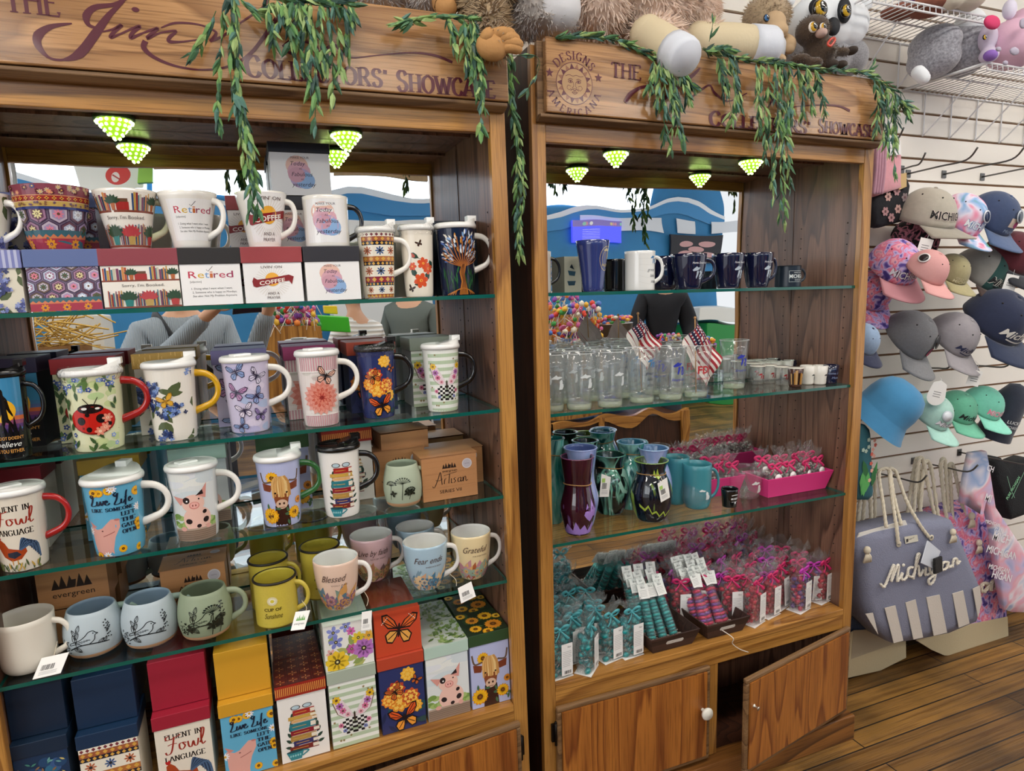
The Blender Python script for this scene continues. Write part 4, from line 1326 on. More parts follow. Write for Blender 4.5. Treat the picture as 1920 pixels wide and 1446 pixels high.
def A_pig(w, h):
	a = Art(w, h, '#dfe3e2'); R = random.Random(9)
	for k in range(14): a.ell(R.uniform(0, w), R.uniform(.5, 1) * h, w * .3, h * .06, R.choice(['#d3dde0', '#e9ebe6', '#e3e6ea']))
	for k in range(26): a.ell(R.uniform(0, w), R.uniform(.18, .40) * h, w * .1, h * .04, R.choice(['#8fae5c', '#7a9a4c', '#a8bf74']))
	P = '#eec3b4'; D = '#2c2224'; x, y = w * .5, h * .58
	a.ell(x + .06 * w, h * .32, w * .30, h * .19, P, .15, 22); a.ell(x, y - .02 * h, w * .23, h * .13, P, .1, 22)
	a.poly([(x - .16 * w, y + .06 * h), (x - .42 * w, y + .10 * h), (x - .26 * w, y - .04 * h)], '#dc9a8e'); a.poly([(x + .1 * w, y + .08 * h), (x + .30 * w, y + .26 * h), (x + .26 * w, y + .04 * h)], '#dc9a8e')
	a.poly([(x + .06 * w, y + .09 * h), (x + .2 * w, y + .17 * h), (x + .22 * w, y + .10 * h)], D)
	a.ell(x - .13 * w, y + .03 * h, w * .07, h * .05, D, .2); a.ell(x + .02 * w, y - .05 * h, w * .105, h * .055, '#d88a80', n=18); a.ell(x + .02 * w, y - .047 * h, w * .085, h * .043, '#eeb3a8', n=18)
	for s in (-1, 1): a.ell(x + .02 * w + s * .03 * w, y - .05 * h, w * .014, h * .014, '#8f4a48')
	a.ell(x - .12 * w, y + .02 * h, w * .018, h * .013, '#ffffff'); a.ell(x + .12 * w, y + .04 * h, w * .018, h * .013, D)
	for p, q, r in ((-.12, .30, .07), (.24, .30, .07), (.08, .22, .05), (.22, .42, .05)): a.ell(x + p * w, q * h, w * r, h * r * .55, D, p * 4)
	a.rect(0, 0, w, h * .19, '#96806f'); a.rect(0, h * .165, w, h * .19, '#b5a08e')
	for k in range(5): a.line([(0, h * (.03 + .03 * k)), (w * .5, h * (.035 + .03 * k)), (w, h * (.03 + .03 * k))], h * .006, '#6f5c4e')
	a.ell(x - .26 * w, h * .19, w * .07, h * .035, '#e3ab9e'); a.ell(x + .28 * w, h * .2, w * .06, h * .035, '#e3ab9e')
	return a


def A_cow(w, h):
	a = Art(w, h, '#b6bce0'); x, y = w * .5, h * .56
	a.sun(x - .18 * w, y + .22 * h, w * .16)
	for s in (-1, 1):
		a.line([(x + s * .2 * w, y + .16 * h), (x + s * .40 * w, y + .15 * h), (x + s * .46 * w, y + .30 * h)], w * .045, '#6a5444', smooth=5)
		a.poly([(x + s * .18 * w, y + .10 * h), (x + s * .44 * w, y + .14 * h), (x + s * .42 * w, y + .02 * h), (x + s * .24 * w, y)], '#7a3a24')
	a.poly([(x - .2 * w, y + .16 * h), (x + .2 * w, y + .16 * h), (x + .18 * w, y - .08 * h), (x + .13 * w, y - .26 * h), (x - .13 * w, y - .26 * h), (x - .18 * w, y - .08 * h)], '#8a4a2a')
	a.poly([(x - .2 * w, 0 * h), (x + .2 * w, 0), (x + .16 * w, y - .22 * h), (x - .16 * w, y - .22 * h)], '#3a2018')
	R = random.Random(2)
	for k in range(15):
		p = -.19 + .38 * k / 14
		a.line([(x + p * .5 * w, y + .24 * h), (x + p * w, y + .12 * h), (x + p * 1.05 * w + R.uniform(-.02, .02) * w, y - R.uniform(.02, .10) * h)], w * .04, R.choice(['#d9ab6a', '#c48f50', '#e6c486']), smooth=4)
	a.ell(x, y - .20 * h, w * .14, h * .075, '#d8b49a', n=18); a.ell(x - .05 * w, y - .19 * h, w * .025, h * .018, '#3a201a'); a.ell(x + .05 * w, y - .19 * h, w * .025, h * .018, '#3a201a'); a.line([(x - .07 * w, y - .25 * h), (x + .07 * w, y - .25 * h)], w * .014, '#6a3a30')
	for s in (-1, 1): a.ell(x + s * .13 * w, y - .02 * h, w * .025, h * .014, '#1c1210')
	for k in range(14): a.leaf(w * R.uniform(0, 1), h * R.uniform(.1, .3), w * .16, R.uniform(0, 6), '#4a6a4a', .4)
	a.sun(w * .20, h * .18, w * .22); a.sun(w * .80, h * .20, w * .17); a.sun(w * .93, h * .38, w * .1, '#d98a2a')
	return a


def A_books(w, h):
	a = Art(w, h, '#f0ece6'); y = h * .14
	for k in range(9):
		g = .35 + k * .34
		for s in (-1, 1): a.leaf(w * (.5 + s * .26), h * (.2 + .08 * (k % 7)), w * .16, g * s + (0 if s > 0 else PI), '#2a4438', .45)
	for i, (c, q, t) in enumerate((('#7a2f2c', .085, .40), ('#3a3468', .075, .34), ('#b08a4a', .09, .36), ('#8c2430', .08, .40), ('#2f7a84', .11, .36), ('#e0b080', .05, .36), ('#c9a24a', .06, .38), ('#a82f2a', .09, .30))):
		o = .02 * w * (1 if i % 2 else -1)
		a.rect(w * .5 - t * w * .75 + o, y, w * .5 + t * w * .75 + o, y + q * h * .92, c); a.rect(w * .5 + t * w * .45 + o, y + q * h * .15, w * .5 + t * w * .75 + o, y + q * h * .75, '#efe4d2'); a.line([(w * .5 - t * w * .6 + o, y + q * h * .45), (w * .5 + t * w * .2 + o, y + q * h * .45)], h * .008, '#d8a54a')
		y += q * h
	for s in (-1, 1): a.ell(w * .48 + s * .12 * w, y + .035 * h, w * .1, h * .035, '#4a3a3a', n=18); a.ell(w * .48 + s * .12 * w, y + .035 * h, w * .08, h * .027, '#b9cfd8', n=18)
	a.poly([(w * .10, h * .15), (w * .46, h * .15), (w * .40, h * .02), (w * .18, h * .02)], '#2f8490'); a.ell(w * .28, h * .15, w * .18, h * .02, '#1c4a54')
	a.line([(w * .44, h * .14), (w * .56, h * .12), (w * .42, h * .06)], w * .03, '#2f8490', smooth=4)
	for k in range(5): a.ell(w * (.18 + .05 * k), h * .085, w * .018, h * .018, '#8fc8cc')
	return a


def A_branch(w, h, c='#23282c', bird=True, seed=1):
	"""Line drawing of a bird on a leafy branch."""
	a = Art(w, h); R = random.Random(seed); k = h * .0155
	if bird:
		bx, by, s = w * .48, h * .44, w * .235
		P = [(-1.0, -.1), (-.3, .15), (.2, .5), (.5, .85), (.85, .9), (1.05, .7), (1.2, .62), (.98, .52), (.9, .1), (.5, -.25), (0, -.3), (-.45, -.15), (-1.1, -.32), (-1.0, -.1)]
		a.line([(bx + p * s, by + q * s) for p, q in P], k * 1.3, c, smooth=3)
		for i in range(5): a.line([(bx + (-.5 + .2 * i) * s, by + (.02 + .04 * i) * s), (bx + (-.2 + .2 * i) * s, by + (-.12 + .06 * i) * s)], k, c)
		a.ell(bx + .85 * s, by + .7 * s, s * .06, s * .06, c, n=7)
	a.line([(w * .2, h * .2), (w * .4, h * .33), (w * .62, h * .36), (w * .95, h * .30)], k * 2, c, smooth=4)
	for x, y, g, l in ((.36, .42, 1.9, .36), (.34, .52, 1.1, .3), (.36, .62, 2.2, .28), (.38, .7, 1.3, .3), (.30, .28, -.7, .3), (.36, .3, -1.0, .28), (.75, .33, .7, .24), (.85, .32, 1.1, .22)):
		d = Vector((math.cos(g), math.sin(g))) * l * w * .55; e = Vector((-d.y, d.x)) * .22; o = Vector((w * x, h * y))
		a.line([tuple(o), tuple(o + d * .4 + e), tuple(o + d), tuple(o + d * .4 - e), tuple(o)], k, c, smooth=3); a.line([tuple(o), tuple(o + d)], k * .7, c)
	a.line([(w * .36, h * .34), (w * .34, h * .55), (w * .38, h * .78)], k, c, smooth=4)
	for j in range(30): a.ell(w * R.uniform(.02, .2), h * R.uniform(.1, .5), k * 1.2, k * 1.2, c, n=6)
	for j in range(26): a.ell(w * R.uniform(.88, .99), h * R.uniform(.42, .9), k * 1.3, k * 1.3, c, n=6)
	return a


def A_stems(w, h, c='#22281f', bird=False, seed=2):
	a = Art(w, h) if not bird else A_branch(w, h, c, True, seed)
	k = h * .016
	for x, y, s in ((.22, .62, .16), (.58, .70, .22), (.80, .40, .14)) if not bird else ((.74, .70, .17), (.9, .45, .12)):
		a.line([(w * (x - .04), h * .04), (w * x, h * (y - .12)), (w * x, h * y)], k * 1.2, c, smooth=4)
		for i in range(9):
			g = PI * (i + .5) / 9; q = (w * x + s * w * math.cos(g), h * y + s * w * .75 * math.sin(g))
			a.line([(w * x, h * (y - .02)), q], k * .8, c); a.ell(q[0], q[1], k * 2.0, k * 1.4, c, n=7)
			a.line([q, (q[0] - s * w * .12, q[1] + .02 * h)], k * .7, c)
	for x, y in ((.78, .36), (.70, .32), (.86, .32), (.3, .3)):
		for j in range(4): a.leaf(w * x, h * y, w * .12, j * 1.5 + x, c, .6)
	return a


def A_water(w, h, words, flow, seed):
	"""Watercolour flowers round the foot, brush lettering above."""
	a = Art(w, h); R = random.Random(seed)
	for k in range(30):
		x = R.uniform(0, w)
		a.leaf(x, R.uniform(-.05, .12) * h, h * R.uniform(.28, .55), R.uniform(.9, 2.2), R.choice(flow), .34)
	for k in range(7):
		x, y, r = w * (k + .5) / 7 + R.uniform(-.03, .03) * w, R.uniform(.05, .28) * h, w * R.uniform(.10, .16)
		c = R.choice(flow[:3])
		for f in (1., .7, .4): a.flower(x, y, r * f, 6, R.choice(flow[:3]), None, .75, R.uniform(0, 3))
		a.ell(x, y, r * .16, r * .16, '#8a5a3a', n=7)
	a.text(words[0], w * .46, h * .68, h * .14, '#5a4640', .45, width=w * words[2]); a.text(words[1], w * .56, h * .58, h * .034, '#6a5048', width=w * .34)
	return a


def A_sunshine(w, h):
	a = Art(w, h)
	for k in range(22):
		g = 2 * PI * k / 22
		a.line([(w * .5 + .05 * w * math.cos(g), h * .62 + .05 * w * math.sin(g)), (w * .5 + .13 * w * math.cos(g), h * .62 + .13 * w * math.sin(g))], w * .016, '#f4efd8')
	a.ell(w * .5, h * .62, w * .07, w * .07, '#f4efd8', n=16); a.ell(w * .5, h * .62, w * .05, w * .05, '#d6c646', n=16)
	a.text('CUP OF', w * .5, h * .38, h * .075, '#4a431c', bold=.02); a.text('Sunshine', w * .5, h * .20, h * .13, '#4a431c', .45, width=w * .46)
	R = random.Random(3)
	for k in range(60): a.ell(R.uniform(0, w), R.uniform(0, h), w * .005, w * .005, '#8a7a2c', n=5)
	return a


def A_evg(w, h, mode='plain'):
	"""Brown kraft box print: fir trees, lower-case brand word, and script title."""
	a = Art(w, h, '#b58256'); k = '#2a1c14'
	for j in range(7): a.line([(0, h * (.1 + .13 * j)), (w, h * (.1 + .13 * j))], h * .004, '#a5744a')
	y0 = h * (.70 if mode != 'plain' else .40); s = h * (.13 if mode != 'plain' else .30)
	x0 = w * .5
	for i, (dx, q, up) in enumerate(((-1.05, .8, 1), (-.62, 1., 1), (-.14, .95, 1), (.10, .55, 0), (.46, 1, 1), (.92, .8, 1))):
		x = x0 + dx * s
		a.poly([(x - .27 * s, y0), (x + .27 * s, y0), (x, y0 + q * s)] if up else [(x - .22 * s, y0 + .6 * s), (x + .14 * s, y0 + .6 * s), (x + .05 * s, y0)], k)
	a.text('evergreen', x0, y0 - s * .62, s * .42, k, bold=.006, width=s * 2.6)
	if mode != 'plain':
		script(a, 'Artisan', w * .5 - 1.08 * h * .38, h * .27, h * .38, k, .05)
		a.text('SERIES VII', w * .5, h * .15, h * .075, k, width=w * .40)
		a.line([(w * .04, h * .285), (w * .96, h * .285)], h * .004, '#8f6540'); a.line([(w * .04, h * .60), (w * .96, h * .60)], h * .004, '#8f6540')
		a.ell(w * .82, h * .76, h * .115, h * .115, '#c9c3c4', n=22); a.ell(w * .82, h * .76, h * .095, h * .095, '#b3adb4', n=22); a.text('lead free', w * .82, h * .75, h * .022, '#5a5050')
	return a


def A_grid(w, h):
	a = Art(w, h, '#571c18'); n = 4
	for i in range(n):
		for j in range(n):
			x, y, s = w * (i + .5) / n, h * (j + .5) / n, w / n * .42
			a.line([(x - s, y - s), (x + s, y - s), (x + s, y + s), (x - s, y + s), (x - s, y - s)], s * .1, '#2c0c0a')
			for g in range(4):
				c_, s_ = math.cos(g * PI / 2), math.sin(g * PI / 2)
				a.line([(x + .2 * s * c_, y + .2 * s * s_), (x + .8 * s * c_, y + .8 * s * s_)], s * .14, '#c98a4a')
				a.line([(x + .6 * s * c_ - .4 * s * s_, y + .6 * s * s_ + .4 * s * c_), (x + .6 * s * c_ + .4 * s * s_, y + .6 * s * s_ - .4 * s * c_)], s * .1, '#8a3a24')
	return a


def A_spines(w, h):
	a = Art(w, h, '#9c2a20'); n = 26
	for k in range(n): a.rect(w * (k + .2) / n, h * .18, w * (k + .7) / n, h * .82, '#d9944a')
	return a


def A_specks(w, h):
	a = Art(w, h, '#c9a04e'); R = random.Random(1)
	for k in range(26): a.rect(*(lambda x, y: (x, y, x + w * .012, y + h * .3))(R.uniform(0, w), R.uniform(0, h)), '#e9c67c')
	return a


def A_sunf(w, h):
	a = Art(w, h, '#1f2e1c'); R = random.Random(5)
	for k in range(30): a.leaf(R.uniform(0, w), R.uniform(0, h), w * .2, R.uniform(0, 6), R.choice(['#34502c', '#2a4426', '#47663a']), .4)
	for x, y, r in ((.26, .24, .16), (.72, .30, .22), (.30, .62, .17), (.66, .72, .19), (.5, .05, .14), (.92, .62, .12), (.1, .9, .13)): a.sun(w * x, h * y, w * r, R.choice(['#f0b428', '#e08f2a', '#f2c23a']))
	return a


def A_flow(w, h):
	a = Art(w, h, '#f0efe8'); R = random.Random(7)
	for k in range(14): a.leaf(R.uniform(0, w), R.uniform(0, h), w * .28, R.uniform(0, 6), R.choice(['#8fa05a', '#6f8a4a', '#b0b468']), .45)
	for x, y, r, n, c in ((.2, .84, .15, 5, '#8f98d8'), (.46, .92, .13, 5, '#8f98d8'), (.24, .62, .16, 5, '#8088cc'), (.12, .40, .1, 5, '#e8b0a8'), (.88, .9, .12, 5, '#98a2dc'), (.56, .8, .1, 6, '#d86ab0'), (.70, .62, .14, 7, '#e8cc3a'), (.55, .40, .12, 7, '#c25a9c'), (.80, .36, .24, 9, '#bc78c4'), (.24, .18, .26, 9, '#efc834'), (.92, .62, .12, 7, '#f0b84a')):
		a.flower(w * x, h * y, w * r, n, c, '#3a3420', .62, x * 7, .24); a.ell(w * x, h * y, w * r * .1, w * r * .1, '#e8e0a0', n=7)
	return a


def A_bfly(w, h):
	a = Art(w, h, '#c8492c'); a.butterfly(w * .52, h * .54, w * .40, '#d9642c', rot=-.12, c2='#e8a850')
	for s in (-1, 1):
		for k in range(5): a.ell(w * .52 + s * w * (.24 + .03 * k), h * (.86 - .03 * k), w * .012, w * .012, '#f2ece0', n=6)
	return a


def A_grass(w, h):
	a = Art(w, h, '#c3ccc4'); R = random.Random(6)
	for k in range(90): a.leaf(R.uniform(.3, 1) * w, R.uniform(0, 1) * h, w * R.uniform(.08, .2), R.uniform(0, 6), R.choice(['#6d8a4a', '#87a35c', '#547238', '#9cb272']), .4)
	return a


def A_night(w, h):
	a = Art(w, h, '#1a3454'); R = random.Random(6)
	for k in range(18): a.ell(R.uniform(.1, .9) * w, R.uniform(.3, .9) * h, w * .12, h * .06, R.choice(['#2f6a8a', '#3a5a8c', '#24466c']))
	for k in range(60): a.leaf(R.uniform(.05, .95) * w, R.uniform(.4, .9) * h, w * .12, R.uniform(0, 6), R.choice(['#6aa0a0', '#8a6a4a', '#4a8a7a', '#c9b46a']), .35)
	return a


def stripes(c1, c2, n, vertical=True):
	def f(w, h):
		a = Art(w, h, c1)
		for k in range(n):
			if vertical: a.rect(w * k / n, 0, w * (k + .5) / n, h, c2)
			else: a.rect(0, h * k / n, w, h * (k + .5) / n, c2)
		return a
	return f


def hang_tag(t, pts, quad, lines=True, green=False, logo=None):
	"""Swing tag on a string: string through pts, card quad (4 corners, lower left first, anticlockwise) in the thing's space."""
	MB().tube(cr(pts, 4), .0007, 5).build('tag_string', M('#d8cdb4', .8), t)
	q = [Vector(p) for p in quad]
	n = (q[1] - q[0]).cross(q[3] - q[0]).normalized()
	c = MB().prism(q, -n * .0007).build('swing_tag', M('#f1eee9', .5), t)
	U = (q[1] - q[0]); V = (q[3] - q[0]); w, h = U.length, V.length
	a = Art(w, h)
	if logo == 'evg':
		for i in range(5): a.poly([(w * (.2 + .13 * i), h * .5), (w * (.34 + .13 * i), h * .5), (w * (.27 + .13 * i), h * (.72 + .1 * (i % 2)))], '#5a9c3a')
		a.text('evergreen', w * .5, h * .28, h * .12, '#4a4a44', width=w * .72)
	else:
		if green: a.rect(w * .1, h * .62, w * .45, h * .8, '#a8cc6a')
		R = random.Random(1); x = w * .16
		while x < w * .62:
			b = R.uniform(.01, .03) * w; a.rect(x, h * .34, x + b, h * .6, '#2a2a2a'); x += b + R.uniform(.012, .03) * w
		for k in range(3): a.line([(w * .15, h * (.26 - .06 * k)), (w * .8, h * (.26 - .06 * k))], h * .014, '#8a8a88')
	a.flat(c, q[0], U / w, V / h, 'print', eps=.0003)
	return c
# ------------------------------------------------------------------ goods in the mug cabinet
def depth(p, fr): return (fr @ Vector(p) - CAM).dot(FWD)


def place(xc, x0, x1, ytop, ybot, z, fr, y=None, foot=.8, ylim=(.03, .235)):
	"""Centre, radius and height of a round pot from its outline in the photograph."""
	if y is None:
		p = at(xc, ybot, 2, z, fr)
		r = (x1 - x0) * depth(p, fr) / FPX / 2
		d = p - fr.inverted() @ CAM; d.z = 0; d.normalize()
		y = min(max((p + d * r * foot).y, ylim[0] + r * .6), ylim[1] - r)
	c = at((x0 + x1) / 2, ytop, 1, y, fr)
	r = (x1 - x0) * depth(c, fr) / FPX / 2
	f = at((x0 + x1) / 2, ytop, 1, y - r * .55, fr)
	xb = at(xc, ybot, 1, y, fr).x
	return (c.x + xb) / 2, y, r, f.z - z


def tmug(label, x0, x1, xc, ytop, ybot, z, body, lid, hc, art=None, y=None, aw=1.9, rz=0., **k):
	x, y, r, H = place(xc, x0, x1, ytop, ybot, z, FL, y)
	x = max(x, -1.066 + r * 1.12)
	a = art(r * aw, H * .985) if art else None
	return travel_mug(label, 'tall lidded travel mugs in the mug cabinet', FL, x, y, z, r, H, M(body, .12, coat=.6), lid, CER(hc), a, rz, **k)


def gbox(label, x0, x1, ytop, ybot, z, body, lid, y=None, dep=.108, fr=FL, **k):
	xm = (x0 + x1) / 2
	if y is None: y = at(xm, ybot, 2, z, fr).y
	y = min(max(y, .016), .262 - dep)
	a = at(x0, (ytop + ybot) / 2, 1, y, fr).x; b = at(x1, (ytop + ybot) / 2, 1, y, fr).x
	H = at(xm, ytop, 1, y, fr).z - z
	a = max(a, -1.067)
	return gift_box(label, k.pop('group', 'boxed mugs in the mug cabinet'), fr, a, b, y, z, H, dep, body, lid, **k), y, H


def A_mosaic(w, h):
	a = A_hex(w, h)
	a.rect(0, h * .62, w, h * .69, '#2f3a78'); a.rect(0, h * .66, w, h * .75, '#c9a85a'); a.rect(0, h * .74, w, h * .83, '#9c2f2c'); a.rect(0, h * .83, w, h, '#8a4552'); a.rect(0, h * .825, w, h * .835, '#d9a06a'); a.rect(0, h * .735, w, h * .745, '#e0c090')
	R = random.Random(2)
	for k in range(24): a.flower(R.uniform(0, w), h * R.uniform(.85, .98), h * .04, 7, R.choice(['#d98a70', '#3f3f70', '#c9b090', '#5a2430']), '#e0b060', .5)
	for k in range(16): a.flower(w * (k + .5) / 16, h * .785, h * .03, 4, '#e09a3c', '#3a1a3a', .8)
	for k in range(26): a.flower(R.uniform(0, w), h * R.uniform(.68, .73), h * .022, 5, R.choice(['#5a3a6a', '#7a4a3a']), None, .6)
	return a


# ---- top shelf, level with the eye
Z = LS[0]
fy = .022
for lab, x0, x1, lid, bod, art, la in (
		('low gift box with purple hydrangea print, far left of the top shelf', -62, 43, '#8b8fc4', '#ddd6c2', A_hydr, stripes('#7d82b8', '#b9bcd8', 9)),
		('low gift box with hexagon mosaic print and plain blue lid, under the mosaic mug', 46, 188, '#5f6f9e', '#8f7f98', A_hex, None),
		('low gift box with bookshelf print and red lid, under the bookshelf mug', 186, 338, '#8f3f48', '#efe9de', A_booked, None),
		('white gift box lettered Retired with black lid, under the Retired mug', 335, 454, '#2a2624', '#f4f2f0', A_retired, None),
		('white gift box with red coffee banner and red lid, under the coffee mug', 454, 569, '#9c3f42', '#f4f2f0', A_coffee, None),
		('white gift box with watercolour lettering and black lid, under the black-handled mug', 571, 677, '#2c2a30', '#f2f0ee', A_fab, None)):
	xm = (x0 + x1) / 2
	b, _, h1 = gbox(lab, x0, x1, 464 - (xm - 380) * .012, 570, Z, bod, lid, fy, .112, art=art, lidart=la, lh=.032)
TOP = Z + h1
def tall(x): return at(x, 464 - (x - 380) * .012, 1, fy, FL).z + .0004
# second tier behind, standing on a hidden first tier
by = .145
for i, (x0, x1, lid, bod) in enumerate(((-40, 60, '#8b8fc4', '#ddd6c2'), (66, 184, '#5f6f9e', '#8f7f98'), (190, 330, '#8f3f48', '#efe9de'), (336, 420, '#2a2624', '#f4f2f0'), (426, 494, '#9c3f42', '#f4f2f0'), (500, 603, '#2c2a30', '#f2f0ee'))):
	lab = ('hydrangea', 'hexagon mosaic', 'bookshelf', 'Retired', 'coffee banner', 'watercolour lettering')[i]
	art = (A_hydr, A_hex, A_booked, A_retired, A_coffee, A_fab)[i]
	tt = [360, 360, 400, 400, 367, 367][i]
	zt = at((x0 + x1) / 2, tt, 1, by, FL).z
	a, b = at(x0, 420, 1, by, FL).x, at(x1, 420, 1, by, FL).x
	gift_box('low gift box with %s print, hidden lower back row, top shelf' % lab, 'boxed mugs in the mug cabinet', FL, a, b, by, Z, .118, .108, bod, lid, art=art, lh=.03)
	if i in (2, 3): continue
	gift_box('low gift box with %s print, behind the open mugs' % lab, 'boxed mugs in the mug cabinet', FL, a, b, by, Z + .1184, zt - Z - .1184, .108, bod, lid, art=art, lh=.03)
	zt5 = zt
a, b = at(505, 320, 1, by - .004, FL).x, at(621, 320, 1, by - .004, FL).x
gift_box('white watercolour gift box with black lid, topmost, just under the cabinet ceiling', 'boxed mugs in the mug cabinet', FL, a, b, by - .004, zt5 + .0004, at(560, 268, 1, by, FL).z - zt5, .11, '#f2f0ee', '#1c1a20', art=A_fab, lh=.022)

my = fy + .058
IN = CER('#f3efe6')


def jumbo(label, x0, x1, xb, ytop, shape, body, inner, hc, art, aw, ah, hout=.6, **k):
	z = tall(xb)
	c = at((x0 + x1) / 2, ytop + 4, 1, my, FL)
	r = (x1 - x0) * depth(c, FL) / FPX / 2
	H = c.z - z
	return cup(label, 'open mugs standing on the low gift boxes', FL, c.x, my, z, r, H, CUPS[shape], body, inner, hc, art(r * aw, H * ah) if art else None, hout=r * hout, **k)


jumbo('pale flowered mug whose handle shows at the far left of the top shelf', -95, 8, -44, 362, 'jumbo', IN, IN, IN, lambda w, h: A_hydr(w, h, '#e9e2d2'), 2.4, .9, .62)
jumbo('large mosaic patterned mug in reds and blues, second from the left on the top shelf', 34, 155, 98, 350, 'jumbo', CER('#7d3a44'), IN, IN, lambda w, h: A_mosaic(w, h), 2.7, .99, .5, ang=2.2)
jumbo('large mug printed with rows of books, standing on the bookshelf box', 180, 288, 238, 357, 'flare', CER('#efe9de'), IN, CER('#cdd0a8'), A_booked, 2.5, .93, .5, ang=.1)
jumbo('large white mug lettered Retired', 299, 402, 352, 360, 'flare', IN, IN, IN, A_retired, 1.9, .72, .5, ang=math.radians(-25), artang=-PI / 2 + .25)
jumbo('white mug with a coffee banner and rising sun', 442, 535, 492, 360, 'flare', IN, IN, IN, A_coffee, 1.9, .95, .5, ang=math.radians(-15), artang=-PI / 2 + .3)
jumbo('white watercolour mug with a glossy black handle', 567, 650, 612, 367, 'straight', IN, IN, CER('#1b191c'), A_fab, 1.8, .85, .62, ang=math.radians(-5), hz=(.22, .82), artang=-PI / 2 - .1)


ty = .068
tmug('travel mug with banded folk pattern, beside the black-handled mug', 673, 741, 708, 436, 555, Z, '#ece4d2', LIDW, '#f3efe6', A_aztec, ty, wrap=True)
tmug('cream travel mug with hummingbird and orange flowers', 752, 814, 784, 432, 555, Z, '#ece3d2', LIDW, '#f3efe6', A_hummer, ty, hang=.9, wrap=True)
tmug('dark blue travel mug painted with a twisting golden tree', 820, 893, 856, 428, 551, Z, '#1a2444', LIDW, '#f3efe6', A_tree, ty, hang=-.1, aw=2.1)
gbox('dark gift box standing behind the golden tree mug', 815, 903, 414, 555, Z, '#15202c', '#161c26', .140, .105)
gbox('grey gift box standing behind the hummingbird mug', 742, 806, 420, 555, Z, '#8f8a80', '#a8a49a', .140, .105)

# ---- second shelf: seven lidded mugs, each before its box
Z = LS[1]
BX = 'boxed mugs in the mug cabinet'
rows = [
	('travel mug with an ape silhouette on a yellow moon, black lid and black handle', -12, 52, 18, 706, 862, '#0c0d12', LIDB, '#0e0d0e', A_bigfoot, dict(kind='tab', hang=-.15)),
	('travel mug with a big red ladybird and a red handle', 126, 222, 188, 704, 846, '#dfe0b8', LIDW, '#a81c1c', A_ladybug, dict(wrap=True, hang=-.1)),
	('travel mug with blue hydrangeas and a yellow handle', 276, 363, 330, 690, 827, '#ece6da', LIDW, '#dca814', A_blue_yellow, dict(hang=-.1)),
	('lavender travel mug covered in butterflies with a white handle', 420, 502, 470, 679, 812, '#ccc3dc', LIDW, '#f3efe6', A_lav, dict(kind='flat', hang=-.15)),
	('travel mug with a pink dahlia and pink striped bands', 558, 634, 603, 668, 800, '#e6dcd6', LIDW, '#f3efe6', A_dahlia, dict(kind='flat', hang=-.15)),
	('dark blue travel mug with marigolds and monarch butterflies, black lid', 667, 738, 712, 659, 785, '#2c3566', LIDB, '#0e0d0e', A_monarch, dict(hang=-.15, wrap=True)),
	('green and white striped travel mug with a flower butterfly and black handle', 793, 861, 830, 655, 773, '#eef0e8', LIDW, '#0e0d0e', A_stripe, dict(hang=-.2)),
]
for lab, x0, x1, xc, yt, yb, bod, lid, hc, art, k in rows:
	tmug(lab, x0, x1, xc, yt, yb, Z, bod, lid, hc, art, **k)
for lab, x0, x1, yt, yb, lid, bod, art, la, ta in (
		('tall box with dark purple lid behind the ape silhouette mug', -26, 78, 672, 838, '#2e2640', '#10131c', A_bigfoot, None, None),
		('tall box with red lid behind the ladybird mug', 101, 226, 670, 832, '#a3282c', '#dfe0b8', A_ladybug, None, None),
		('tall box with yellow speckled lid behind the blue hydrangea mug', 254, 367, 661, 822, '#c9a04e', '#ece6da', A_blue_yellow, A_specks, None),
		('tall box with lavender lid behind the butterfly mug', 401, 506, 655, 803, '#7f78a4', '#ccc3dc', A_lav, None, None),
		('tall box with magenta lid behind the dahlia mug', 535, 634, 648, 788, '#9c3a66', '#e6dcd6', A_dahlia, None, None),
		('tall box with orange lid behind the monarch mug', 653, 745, 640, 768, '#b04a34', '#2c3566', A_monarch, None, None),
		('tall box with grey green lid behind the green striped mug', 771, 853, 632, 762, '#9aa394', '#d9ddd8', A_stripe, None, None)):
	gbox(lab, x0, x1, yt, yb, Z, bod, lid, y=.142, art=art, lidart=la, lh=.031)

# ---- third shelf
Z = LS[2]
rows = [
	('cream travel mug lettered Fluent in Fowl Language with a rooster and red handle', -8, 80, 45, 927, 1072, '#e6dccb', LIDW, '#b01f1f', A_fowl, dict(kind='flat', hang=-.1)),
	('sky blue travel mug lettered Live Life with a pig and sunflowers', 164, 262, 228, 906, 1042, '#62aed0', LIDW, '#f3efe6', A_live, dict(hang=-.15, lidang=1.2)),
	('white travel mug with a spotted piglet looking over a plank', 319, 404, 372, 882, 1014, '#dfe3e2', LIDW, '#f3efe6', A_pig, dict(kind='flat', hang=-.15)),
	('pale blue travel mug with a shaggy highland cow and green handle', 483, 562, 530, 864, 988, '#b6bce0', LIDW, '#2f6a34', A_cow, dict(hang=-.1)),
	('white travel mug with a stack of books, black lid and black handle', 598, 673, 643, 845, 971, '#f0ece6', LIDB, '#131214', A_books, dict(hang=-.15)),
]
for lab, x0, x1, xc, yt, yb, bod, lid, hc, art, k in rows:
	tmug(lab, x0, x1, xc, yt, yb, Z, bod, lid, hc, art, **k)
